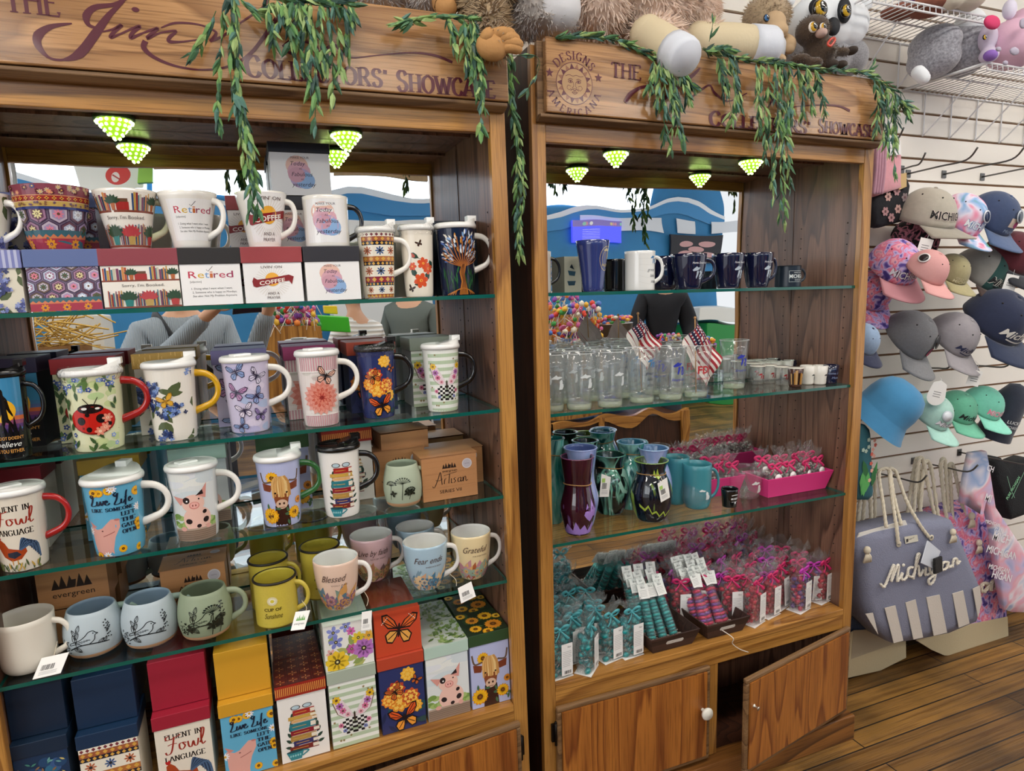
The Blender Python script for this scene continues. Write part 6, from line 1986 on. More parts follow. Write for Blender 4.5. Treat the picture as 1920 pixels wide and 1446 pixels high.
vase('tall teal vase at the back against the left post', 1012, 1060, 1036, 822, 935, TALLV, D_TEAL, '#1f6a6a', .17)
vp = vase('tall dark plum vase with lilac drips, frontmost on the left', 1048, 1116, 1082, 858, 1006, TALLV, D_PURP, '#2a0c1c', None, '#6a2f50', .66)
vase('lilac blue vase behind the dark plum vase', 1054, 1122, 1088, 841, 960, TALLV, D_LIL, '#5a6aa8', .115, '#8fa0d4', 0)
vase('black vase with a green rim at the back', 1066, 1128, 1098, 827, 930, VASE, D_BLK, '#121614', .205, '#5a8a78', 0)
vb = vase('round black vase with pale teal streaks and a hanging price tag', 1107, 1180, 1146, 854, 968, VASE, D_BLK, '#1c3a34', None, '#4f8a78', .80, [(-1.25, .42), (-.72, .40), (-.60, .72), (-1.12, .80)])
vase('teal vase at the back with a blue rim', 1150, 1216, 1184, 830, 940, VASE, D_TEAL, '#2f6a84', .185, '#7fb0d0', .84)
vase('pale blue vase beside the teal vase', 1190, 1260, 1226, 842, 950, VASE, D_LIL, '#5a7fb0', .125, '#9ab8e0', 0)
vl = vase('round black vase with lime green drips and a white shop card', 1182, 1260, 1221, 866, 982, VASE, D_GRN, '#3a4a1c', None, '#7a9a4c', .80, [(-.20, .40), (.30, .46), (.12, .80), (-.40, .72)])
def drips(v, x, y, c, zs):
	"""Runs of a second glaze round a vase."""
	b = v.children[0].data; r = max(q.co.x for q in b.vertices); H = max(q.co.z for q in b.vertices)
	pr = sorted({(round(math.hypot(q.co.x, q.co.y), 5), round(q.co.z, 5)) for q in b.vertices}, key=lambda q: q[1])
	a = Art(r * 3.6, H * .9)
	for pts in zs: a.poly([(a.w * p, a.h * q) for p, q in pts], c)
	a.wrap(v, rf_of([q for q in pr if q[0] > r * .4]), H * .02, -PI / 2 - .1, r0=r, name='glaze_run')


drips(vp, 0, 0, '#a583cf', [[(0, 0), (0, .10), (.1, .05), (.2, .16), (.3, .06), (.36, .20), (.44, .08), (.52, .15), (.6, .05), (.7, .18), (.8, .06), (.9, .14), (1, .05), (1, 0)], [(.50, .30), (.56, .46), (.60, .33), (.66, .52), (.72, .36), (.80, .50), (.86, .30), (.78, .22), (.70, .27), (.62, .19), (.55, .24)]])
drips(vb, 0, 0, '#9fcdbb', [[(.58, .74), (.66, .70), (.72, .52), (.74, .34), (.78, .18), (.82, .36), (.84, .6), (.80, .8), (.7, .86)], [(.50, .62), (.56, .66), (.60, .50), (.68, .44), (.66, .40), (.56, .44)]])
drips(vl, 0, 0, '#a9bf4a', [[(.2, .30), (.28, .22), (.33, .30), (.38, .16), (.44, .20), (.50, .10), (.56, .18), (.62, .08), (.70, .16), (.76, .10), (.76, .13), (.70, .20), (.62, .12), (.56, .22), (.50, .14), (.44, .24), (.38, .20), (.33, .35), (.28, .27), (.2, .36)], [(.74, .62), (.78, .4), (.84, .3), (.82, .5), (.80, .72)], [(.40, .88), (.42, .98), (.46, .86), (.48, 1), (.54, .84), (.50, .80)]])
TEAL = M('#3f8a96', .35, coat=.3)
for lab, x0, x1, yt, y, ang in (('teal blue mug at the back, handle away', 1245, 1292, 853, .16, 1.3), ('teal blue mug with its handle to the right behind the stemless glass', 1281, 1334, 866, .10, -.15)):
	c = at((x0 + x1) / 2, yt + 3, 1, y, FR); r = (x1 - x0) * depth(c, FR) / FPX / 2
	cup(lab, 'teal mugs on the lowest glass shelf', FR, c.x, y, Z, r, c.z - Z, CUPS['soft'], TEAL, TEAL, TEAL, ang=ang, hout=r * .75, hz=(.2, .85))


def glassware(label, name, x0, x1, xc, yt, yb, prof, mat, y=None, hnd=False, art=None):
	if y is None:
		p = at(xc, yb, 2, Z, FR); r = (x1 - x0) * depth(p, FR) / FPX / 2; y = p.y + r * .7
	c = at((x0 + x1) / 2, yt + 3, 1, y, FR); r = (x1 - x0) * depth(c, FR) / FPX / 2; H = c.z - Z
	pr = [tuple(v) for v in cr([(a * r, b * H) for a, b in prof], 3)]
	t = thing(name, label, 'glass', TR(c.x, y, Z + .0002))
	MB().lathe([(.0005, 0)] + pr + [(pr[-1][0] - .0014, H + .001)] + [(max(a - .0022, .002), max(b, .008)) for a, b in pr[::-1]] + [(.0005, .008)], 32).build('bowl', mat, t)
	if hnd: handle(t, rf_of(pr), H * .22, H * .82, r * .75, r * .11, mat, -.3)
	if art: art(r * 1.4, H * .8).wrap(t, rf_of(pr), H * .1, -PI / 2, r0=r, name='print')


glassware('stemless wine glass with etched print, before the teal mug', 'stemless_glass', 1277, 1333, 1306, 889, 958, [(.60, 0), (.80, .08), (1, .35), (.96, .62), (.78, 1)], CLEAR, art=lambda w, h: lakes(Art(w, h), w * .2, h * .3, w * .6, '#cfd4d4', MITT))
glassware('small black shot glass with white lettering beside the clear mug', 'shot_glass', 1352, 1384, 1368, 913, 953, [(.80, 0), (.82, .05), (.9, .5), (1, 1)], M('#0d0d0f', .1, coat=.8), art=lambda w, h: Art(w, h).text('MICHIGAN', w * .55, h * .45, h * .14, WPR, .2, bold=.02, width=w * .8).line([(w * .2, h * .75), (w * .5, h * .8), (w * .9, h * .76)], h * .05, WPR).line([(w * .2, h * .3), (w * .9, h * .3)], h * .02, WPR).ell(w * .6, h * .22, w * .08, h * .08, WPR))
glassware('clear glass mug with etched state outline, before the pink tray', 'glass_mug', 1369, 1428, 1398, 873, 938, [(.70, 0), (.84, .05), (.98, .4), (1, 1)], CLEAR, hnd=True, art=lambda w, h: lakes(Art(w, h), w * .25, h * .15, w * .6, '#d8d8d4', MITT))
glassware('clear glass mug at the back behind the teal mugs', 'glass_mug', 1256, 1303, 1280, 848, 915, [(.70, 0), (.84, .05), (.98, .4), (1, 1)], CLEAR, .205, True)

# ---- trays and cellophane candy bags
CELLO = thin_glass('cellophane', (.97, .98, .98), .10, 1.5, 1.1, wrinkle=1., wscale=55, haze=.04)  # milky white share painted in for the glints of the film


def tray(label, cat, fr, p0, p1, d, H, flare, mat, wall=.0035, name='tray'):
	"""Open flared tray, front base corners p0, p1 (x, y), depth d into the cabinet."""
	(x0, y0), (x1, y1) = p0, p1
	u = Vector((x1 - x0, y1 - y0, 0)); w = u.length; ang = math.atan2(u.y, u.x)
	t = thing(name, label, cat, TR(x0, y0, 0, ang) if fr is None else fr @ TR(x0, y0, 0, ang))
	b = [(0, 0), (w, 0), (w, d), (0, d)]; tp = [(-flare, -flare), (w + flare, -flare), (w + flare, d + flare), (-flare, d + flare)]
	m = MB()
	for i in range(4):
		j = (i + 1) % 4
		A, B, C, D = [Vector((*q, z)) for q, z in ((b[i], 0), (b[j], 0), (tp[j], H), (tp[i], H))]
		n = (B - A).cross(D - A).normalized() * -wall
		m.add([A, B, C, D, A + n, B + n, C + n, D + n], [(0, 1, 2, 3), (7, 6, 5, 4), (3, 2, 6, 7), (0, 3, 7, 4), (1, 5, 6, 2)])
	m.add([(x, y, .002) for x, y in b], [(0, 1, 2, 3)])
	m.build('sides', mat, t)
	return t, w


PINK = M('#e23a86', .45)
Z = RS[2]
fA, fB = at(1440, 934, 2, Z, FR), at(1553, 928, 2, Z, FR)
fA.y = max(fA.y, .03); fB.y = fA.y
t1, w1 = tray('bright pink card tray of candy bags, foremost at the right post', 'tray', None, (at(1440, 930, 1, fA.y, FR).x, fA.y), (min(at(1553, 930, 1, fA.y, FR).x, 1.045), fA.y), .085, .062, .016, PINK)
t1.location.z = Z + .0003
t2, w2 = tray('bright pink card tray of candy bags behind the clear glass mug', 'tray', None, (at(1345, 896, 1, .155, FR).x - .02, .155), (at(1345, 896, 1, .155, FR).x + .085, .155), .072, .06, .014, PINK)
t2.location.z = Z + .0003


def candy_pouch(i, T, label, group, cols, ribbon, lab=True):
	t = thing('candy_pouch', label, 'candy bag', T, group)
	R = random.Random(i)
	m = MB()
	for k in range(30):
		g, h = R.uniform(0, 6.3), R.uniform(.004, .038); r = .020 * math.sqrt(R.random())
		m.ball((r * math.cos(g), r * .8 * math.sin(g), h), .0062, .0055, .0055, 7, k % 2)
	o = m.build('candy_fill', [M(cols[0], .25, .3), M(cols[1], .3, .3)], t); o['kind'] = 'stuff'
	prof = [(.016, 0), (.027, .006), (.029, .022), (.024, .038), (.010, .049), (.006, .053), (.012, .062), (.024, .083)]
	c = MB(); n = 18
	vs = []; fs = []
	for j, (r, z) in enumerate(prof):
		for k in range(n):
			g = 2 * PI * k / n; q = r * (1 + R.uniform(-.12, .12) * (1 if j > 4 else .5)); vs.append((q * math.cos(g), q * .8 * math.sin(g), z + (R.uniform(-.012, .01) if j == len(prof) - 1 else 0)))
	for j in range(len(prof) - 1):
		for k in range(n): fs.append((j * n + k, j * n + (k + 1) % n, (j + 1) * n + (k + 1) % n, (j + 1) * n + k))
	c.add(vs, fs, 0, False).build('cellophane', CELLO, t)
	b = MB()
	for s in (-1, 1):
		for q in (0, 1):
			b.tube(cr([(0, -.008, .052), (s * .012, -.014, .062 - .014 * q), (s * .024, -.012, .058 - .026 * q), (s * .012, -.012, .048 - .008 * q), (0, -.008, .051)] if not q else [(0, -.008, .051), (s * .01, -.016, .042), (s * .02, -.017, .032)], 4), .0042, 6, flat=.3)
	b.build('ribbon', M(ribbon, .5), t)
	if lab:
		l = MB().lathe([(.0005, .0008), (.0125, .0008), (.0125, 0)], 20, 0, Matrix.Translation((.002, -.0245, .022)) @ Matrix.Rotation(PI / 2 - .1, 4, 'X')).build('round_label', M('#efecea', .5), t)
		a = Art(.022, .012); a.text('chocolate', .011, .007, .0026, '#7a6a70', .3, width=.017); a.text('gift', .011, .002, .002, '#7a6a70', width=.007); a.flat(l, (-.009, -.0262, .0165), (1, 0, 0), (0, .1, 1), 'print', eps=.0006)
	return t


i = 0
GP = 'silver candy bags in the pink trays'
for T0, w, d, rows, nm in ((t1, w1, .085, 2, 'front pink tray'), (t2, w2, .072, 2, 'rear pink tray')):
	for r_ in range(rows):
		n = 4 if T0 is t1 else 2
		for c_ in range(n):
			i += 1
			p = T0.matrix_basis @ Vector((w * (c_ + .5) / n + random.uniform(-.003, .003), d * (.27 + .5 * r_), 0))
			candy_pouch(i, Matrix.Translation((p.x, p.y, Z + .036 + .012 * r_)) @ Matrix.Rotation(random.uniform(-.4, .4), 4, 'Z') @ Matrix.Rotation(random.uniform(-.08, .12), 4, 'X') @ Matrix.Scale(1.12, 4),
						'silver candy bag in the %s, %s row, %s' % (nm, ('front', 'back')[r_], ('first', 'second', 'third', 'fourth')[c_] + ' from the left'), GP, ('#c9c4bc', '#8f8a86'), '#d8316e', T0 is t1)

# ---- foil candy bags and tubes along the counter
Z = RCT


def treat_proto(c1, c2, ribbon, seed):
	t = thing('treat_bag', '', 'candy bag')
	R = random.Random(seed)
	m = MB()
	for k in range(60):
		T = Matrix.Rotation(R.uniform(0, 6), 3, 'X') @ Matrix.Rotation(R.uniform(0, 6), 3, 'Z')
		m.ball((R.uniform(-.022, .022), R.uniform(-.013, .013), .008 + .098 * k / 60), .0118, .0098, .0078, 6, k % 2, T)
	o = m.build('candy_fill', [M(c1, .2, .3), M(c2, .22, .3)], t); o['kind'] = 'stuff'
	prof = [(.030, .020, .0015), (.032, .022, .02), (.033, .023, .08), (.031, .021, .104), (.018, .012, .118), (.008, .006, .127), (.009, .007, .132), (.022, .014, .146), (.034, .018, .168)]
	n = 20; vs = []; fs = []
	for j, (a, b, z) in enumerate(prof):
		for k in range(n):
			g = 2 * PI * (k + .5) / n
			sx = abs(math.cos(g)) ** .55 * (1 if math.cos(g) > 0 else -1); sy = abs(math.sin(g)) ** .55 * (1 if math.sin(g) > 0 else -1)
			w = 1 + R.uniform(-.1, .1) * (.5 if j < 4 else 1.6)
			vs.append((a * sx * w, b * sy * w, z + (R.uniform(-.02, .008) if j == len(prof) - 1 else 0)))
	for j in range(len(prof) - 1):
		for k in range(n): fs.append((j * n + k, j * n + (k + 1) % n, (j + 1) * n + (k + 1) % n, (j + 1) * n + k))
	MB().add(vs, fs, 0, False).build('cellophane', CELLO, t)
	MB().box(-.033, .033, -.0245, .0235, 0, .0013).build('base_card', M('#e9e4e0', .5), t)
	b = MB()
	for s in (-1, 1):
		b.tube(cr([(0, -.009, .130), (s * .013, -.017, .142), (s * .025, -.015, .137), (s * .015, -.013, .127), (0, -.010, .129)], 4), [.0022 + .0032 * math.sin(PI * k / 16) for k in range(17)], 6, flat=.35)
		b.tube(cr([(0, -.010, .129), (s * .009, -.019, .119), (s * .020, -.021, .106)], 4), [.002 + .0005 * k for k in range(9)], 6, flat=.35)
	b.ball((0, -.009, .130), .006, n=8).build('ribbon', M(ribbon, .4), t)
	l = MB().box(-.004, .030, -.0252, -.0246, .008, .096).build('label', M('#efeeec', .5), t)
	a = Art(.034, .088); a.text('Nut', .024, .076, .005, '#555', .3)
	for k in range(9): a.line([(.003, .066 - .005 * k), (.003 + R.uniform(.018, .028), .066 - .005 * k)], .0009, '#9a9a9a')
	x = .008
	while x < .028:
		q = R.uniform(.0004, .0013); a.rect(x, .004, x + q, .013, '#333'); x += q + R.uniform(.0005, .0014)
	a.flat(l, (-.004, -.0252, .008), (1, 0, 0), (0, 0, 1), 'print')
	return t


BAGS = {'teal': treat_proto('#08989a', '#067a80', '#4fa4ac', 2), 'red': treat_proto('#d0143c', '#a80c30', '#d02a6a', 3), 'plum': treat_proto('#b8184c', '#5a2a80', '#c23ab0', 4)}
bused = set()


def treat(kind, x, y, rz, label, group, sc=1., tilt=0.):
	o = BAGS[kind] if kind not in bused else copy_tree(BAGS[kind])
	bused.add(kind)
	o.matrix_basis = TR(x, y, Z + .0003, rz, tilt) @ Matrix.Scale(sc, 4)
	tag(o, label, 'candy bag', group)


def cpt(px, pb, ymin=.028): p = at(px, pb, 2, Z, FR); return p.x, max(p.y + .02, ymin)


GT, GRD = 'teal foil candy bags on the counter', 'red foil candy bags on the counter'
for px, pb, kind, rz, lab in ((1053, 1272, 'teal', .1, 'teal foil candy bag with white label, frontmost beside the left post'), (1074, 1245, 'teal', .1, 'teal foil candy bag just behind the frontmost one by the left post'),
							  (1106, 1262, 'teal', .75, 'teal foil candy bag turned sideways on a diagonal card'), (1148, 1240, 'teal', .2, 'teal foil candy bag facing out, between the diagonal bag and the one beside the tray'), (1187, 1232, 'teal', .1, 'teal foil candy bag beside the teal tube tray'),
							  (1420, 1172, 'red', .35, 'red foil candy bag frontmost beside the pink tube tray'), (1448, 1157, 'red', .25, 'red foil candy bag just behind the one beside the pink tube tray'),
							  (1506, 1147, 'plum', .3, 'red and purple candy bag standing alone toward the right'), (1546, 1130, 'red', .25, 'red foil candy bag rightmost on the counter')):
	x, y = cpt(px, pb); treat(kind, x, y, rz, lab, GT if kind == 'teal' else GRD, 1.02)
xl = .075; xr = 1.02
for j in range(3):
	yy = .098 + .060 * j
	for i in range(3):
		treat('teal', xl + .066 * i + .02 * j + random.uniform(-.005, .005), yy, random.uniform(-.5, .5), 'teal foil candy bag packed in the rows behind the front ones', 'teal candy bags packed at the back', random.uniform(.95, 1.06), random.uniform(-.08, .08))
	for i in range(8 if j < 2 else 9):
		x = xr - .066 * i - .01 * j
		if j == 0 and i > 5: continue
		treat('plum' if (i + j) % 3 == 0 else 'red', x + random.uniform(-.006, .006), yy, random.uniform(-.5, .5), 'red or plum foil candy bag packed in the rows behind the front ones', 'red candy bags packed at the back', random.uniform(.95, 1.08), random.uniform(-.08, .08))

TRAYW = wood('printed_plank_card', '#4a3028', '#2a1a16', 0, 3., .6, seed=6)
STRAW = M('#e4ddd0', .7)


def tube_tray(label, a, b, d, H):
	pa, pb = at(*a, 2, Z, FR), at(*b, 2, Z, FR)
	ya = max(min(pa.y, .06), .012)
	xa, xb = at(*a, 1, ya, FR).x, at(*b, 1, ya, FR).x
	t, w = tray(label, 'tray', None, (xa, ya), (xb, ya), d, H, .016, TRAYW, name='plank_tray')
	t.location.z = Z + .0004
	s = t.children[0]
	# hand slot with straw showing
	q = [((w * .30 + w * .42 * (k / 10)), .0) for k in range(11)]
	f = lambda x, z: Vector((x, -.016 * z / H - .0004, z))
	o = [f(w * .28, H * .55), f(w * .31, H * .44), f(w * .70, H * .44), f(w * .73, H * .55), f(w * .70, H * .68), f(w * .31, H * .68)]
	MB().add(o, [(0, 1, 2, 3, 4, 5)]).build('hand_slot', M('#d9d4cc', .7, bump=.6, bscale=220), s)
	m = MB(); R = random.Random(8)
	for k in range(70):
		p = Vector((R.uniform(.01, w - .01), R.uniform(.01, d - .01), R.uniform(.008, .02)))
		m.tube(cr([p + Vector((R.uniform(-.012, .012), R.uniform(-.012, .012), R.uniform(-.004, .008))) for _ in range(4)], 3), .0009, 4)
	m = m.build('paper_straw', STRAW, t); m['kind'] = 'stuff'
	return t, xa, xb, ya, w


tA, xa, xb, ya, wa = tube_tray('brown plank print tray of teal candy tubes', (1224, 1226), (1298, 1200), .17, .05)
tB, xc, xd, yc, wb = tube_tray('brown plank print tray of pink candy tubes with a dangling straw', (1327, 1199), (1392, 1176), .17, .05)
MB().tube(cr([(wb * .32, -.012, .026), (wb * .45, -.018 - yc, .012), (wb * .5, -.008 - yc, -.012), (wb * .7, -.009 - yc, -.035), (wb * .95, -.011 - yc, -.052)], 5), .0013, 6).build('loose_straw', STRAW, tB)


def tube_proto(c1, c2):
	t = thing('candy_tube', '', 'candy tube')
	m = MB()
	for k in range(11): m.lathe([(.0005, .0), (.0125, .0005), (.013, .005), (.0125, .0088), (.0005, .009)], 14, k % 2, Matrix.Translation((0, 0, .004 + .0098 * k)))
	o = m.build('candy_fill', [M(c1, .2, .3), M(c2, .22, .3)], t); o['kind'] = 'stuff'
	R = random.Random(3); n = 14; vs = []; fs = []
	prof = [(.005, -.004), (.0142, .003), (.0148, .05), (.0142, .112), (.007, .124), (.012, .138), (.020, .160)]
	for j, (r, z) in enumerate(prof):
		for k in range(n):
			g = 2 * PI * k / n; w = 1 + R.uniform(-.1, .1) * (2.2 if j > 4 else .5); vs.append((r * w * math.cos(g), r * w * math.sin(g), z + (R.uniform(-.012, .012) if j == 6 else 0)))
	for j in range(len(prof) - 1):
		for k in range(n): fs.append((j * n + k, j * n + (k + 1) % n, (j + 1) * n + (k + 1) % n, (j + 1) * n + k))
	MB().add(vs, fs, 0, False).build('cellophane', CELLO, t)
	l = MB().box(-.016, .016, -.0165, -.0160, .118, .160).build('label_flag', M('#efedea', .5), t)
	a = Art(.032, .042)
	a.text('Nut', .016, .030, .006, '#444', .3)
	for k in range(5): a.line([(.004, .024 - .0042 * k), (.026, .024 - .0042 * k)], .0008, '#9a9a9a')
	a.flat(l, (-.016, -.0165, .118), (1, 0, 0), (0, 0, 1), 'print')
	return t


TUBES = {'teal': tube_proto('#14aaa8', '#0e8488'), 'pink': tube_proto('#d82456', '#7a3490')}
tused = set()
for kind, T0, w, n, words_ in (('teal', tA, wa, 3, 'teal'), ('pink', tB, wb, 4, 'pink')):
	for r_ in range(4):
		for c_ in range(n):
			o = TUBES[kind] if kind not in tused else copy_tree(TUBES[kind])
			tused.add(kind)
			x = w * (c_ + .5) / n * .86 + .004 + random.uniform(-.002, .002)
			o.matrix_basis = T0.matrix_basis @ TR(x, .040 + .034 * r_, .012 + .006 * r_, random.uniform(-.3, .3), -.62 + .06 * r_ + random.uniform(-.04, .04), random.uniform(-.05, .05))
			if r_ == 0: tag(o, 'candy tube with white label flag, front row of the %s tube tray, %s from left' % (words_, ('first', 'second', 'third', 'fourth')[c_]), 'candy tube', 'candy tubes in the plank trays')
			else: tag(o, 'foil candy tube packed behind the front row of the %s tube tray' % words_, 'candy tube', 'candy tubes packed in the %s tray' % words_)
# ------------------------------------------------------------------ goods on the slatted wall
CHROME = M('#6b6a68', .3, .9)
WIREW = M('#e6e6e8', .35, coat=.2)


def wall_hook(px, py, ln, label, up=.03):
	p = at(px, py, 1, WALLY, FR)
	t = thing('wall_hook', label, 'hook', Matrix.Translation(p), 'metal hooks on the slatted wall')
	MB().tube(cr([(0, 0, 0), (0, -ln * .5, .004), (0, -ln * .9, .008), (0, -ln - .012, .012 + up)], 5), .0032, 8).build('rod', CHROME, t)
	MB().box(-.012, .012, -.004, 0, -.014, .014).build('back_plate', CHROME, t, bevel=.001)
	return p


for px, py, ln, w_ in ((1690, 318, .08, 'short metal hook just right of the pink socks'), (1702, 326, .24, 'metal hook above the beige cap'), (1769, 327, .27, 'metal hook above the tie dye cap'), (1841, 332, .26, 'metal hook above the navy denim cap'),
					   (1735, 690, .10, 'metal hook above the mint cap with a white sticker'), (1795, 684, .20, 'metal hook above the mint cap with a price tag'), (1640, 276, .10, 'metal hook holding the pink socks'), (1798, 848, .30, 'metal hook holding the pastel striped bag'), (1712, 864, .24, 'metal hook holding the floral tote ropes'), (1640, 886, .20, 'metal hook holding the grey tote ropes')):
	wall_hook(px, py, ln, w_)


def cap(label, px, py, y, w, mat, bmat, art=None, tilt=48, rz=0., sticker=None, roll=0., ah=.05, brimart=None, panels=None, name='baseball_cap'):
	"""Peaked cap whose crown centre shows at (px, py) on the plane y; w is its width in the photograph's pixels."""
	c = at(px, py, 1, y, FR); k = w * depth(c, FR) / FPX / .168
	t = thing(name, label, 'cap', TR(c.x, y, c.z, math.radians(rz)) @ Matrix.Rotation(math.radians(tilt), 4, 'X') @ Matrix.Rotation(math.radians(roll), 4, 'Y') @ Matrix.Scale(k, 4), 'caps hanging on the slatted wall')
	A, B, C, z0 = .086, .100, .115, -.045
	E = lambda g, h: Vector((A * math.sin(g) * math.cos(h) ** .85, -B * math.cos(g) * math.cos(h) ** .85, z0 + C * math.sin(h)))
	n, m = 36, 12
	vs = []; fs = []
	for j in range(m):
		h = (PI / 2 * .985) * j / (m - 1)
		for i in range(n):
			g = 2 * PI * i / n; s = 1 - .018 * (i % 6 == 0) * math.cos(h)
			v = E(g, h); vs.append((v.x * s, v.y * s, v.z))
	for j in range(m - 1):
		for i in range(n): fs.append((j * n + i, j * n + (i + 1) % n, (j + 1) * n + (i + 1) % n, (j + 1) * n + i))
	mi = [(1 if panels and (5 <= (i % n) <= 30) else 0) for j in range(m - 1) for i in range(n)]
	cb = MB().add(vs, fs, 0, True); cb.mi = mi
	cr_ = cb.build('crown', [mat, panels or mat], t)
	so = cr_.modifiers.new('thick', 'SOLIDIFY'); so.thickness = .0025
	MB().ball((0, 0, z0 + C), .007, .007, .004, 10).build('button', bmat, t)
	# brim
	vs = []; fs = []; nu, nv = 21, 7
	for b in range(nv):
		for a in range(nu):
			g = (a / (nu - 1) - .5) * 2.15; f = b / (nv - 1)
			e = E(g, 0); out = .086 * f * max(math.cos(g * .72), 0) ** .8
			vs.append((e.x * (1 + .10 * f), e.y - out * 1.0, z0 - .002 - .020 * f * (1 - math.cos(g)) * 1.7 - .008 * f))
	for b in range(nv - 1):
		for a in range(nu - 1): fs.append((b * nu + a, b * nu + a + 1, (b + 1) * nu + a + 1, (b + 1) * nu + a))
	br = MB().add(vs, fs, 0, True).build('brim', bmat, t)
	so = br.modifiers.new('thick', 'SOLIDIFY'); so.thickness = .004
	if art:
		a = art(.16, .07)
		a.mesh(lambda u, v, e: (lambda q: q + Vector((q.x, q.y, 0)).normalized() * e)(E((u - .08) / .088, .06 + v / .11)), 'embroidery', cr_, CLOTHINK, .0015, .00006, maxe=.01)
	for g in (.5, 1.55, -.5, -1.55):
		q = E(g, .95); MB().ball(q, .003, n=8).build('eyelet', M('#1c1a1a', .6), cr_)
	if sticker:
		sx, col, ring = sticker
		T = Matrix.Translation(E(sx, .75) * 1.03) @ Matrix.Rotation(sx, 4, 'Z') @ Matrix.Rotation(PI / 2 - .7, 4, 'X')
		MB().lathe([(.0005, .002), (.026, .002), (.026, 0)], 22, 0, T).lathe([(.0005, .0026), (.020, .0026), (.020, .002)], 22, 1, T).build('sticker', [M(ring, .35), M(col, .3)], t)
	return t


def ctext(s, c, out=None, serif=False, shear=0., h0=.026, wd=.15, under=False):
	def f(w, h):
		a = Art(w, h)
		if out: a.text(s, w * .5, h * .3, h0, out, shear, bold=.055, width=wd)
		a.text(s, w * .5, h * .3, h0, c, shear, bold=.02, width=wd)
		if under: a.line([(w * .2, h * .2), (w * .5, h * .12), (w * .8, h * .22)], .004, c, smooth=4)
		return a
	return f


def cloth(c, var=.12, bs=60.): return M(c, .85, bump=.12, bscale=bs, var=var, sheen=.2)


def blotch(name, cols, scale, rough=.85):
	m = drip(name, cols, scale, 1., .6)
	b = m.node_tree.nodes['Principled BSDF']; b.inputs['Roughness'].default_value = rough; b.inputs['Coat Weight'].default_value = 0
	return m


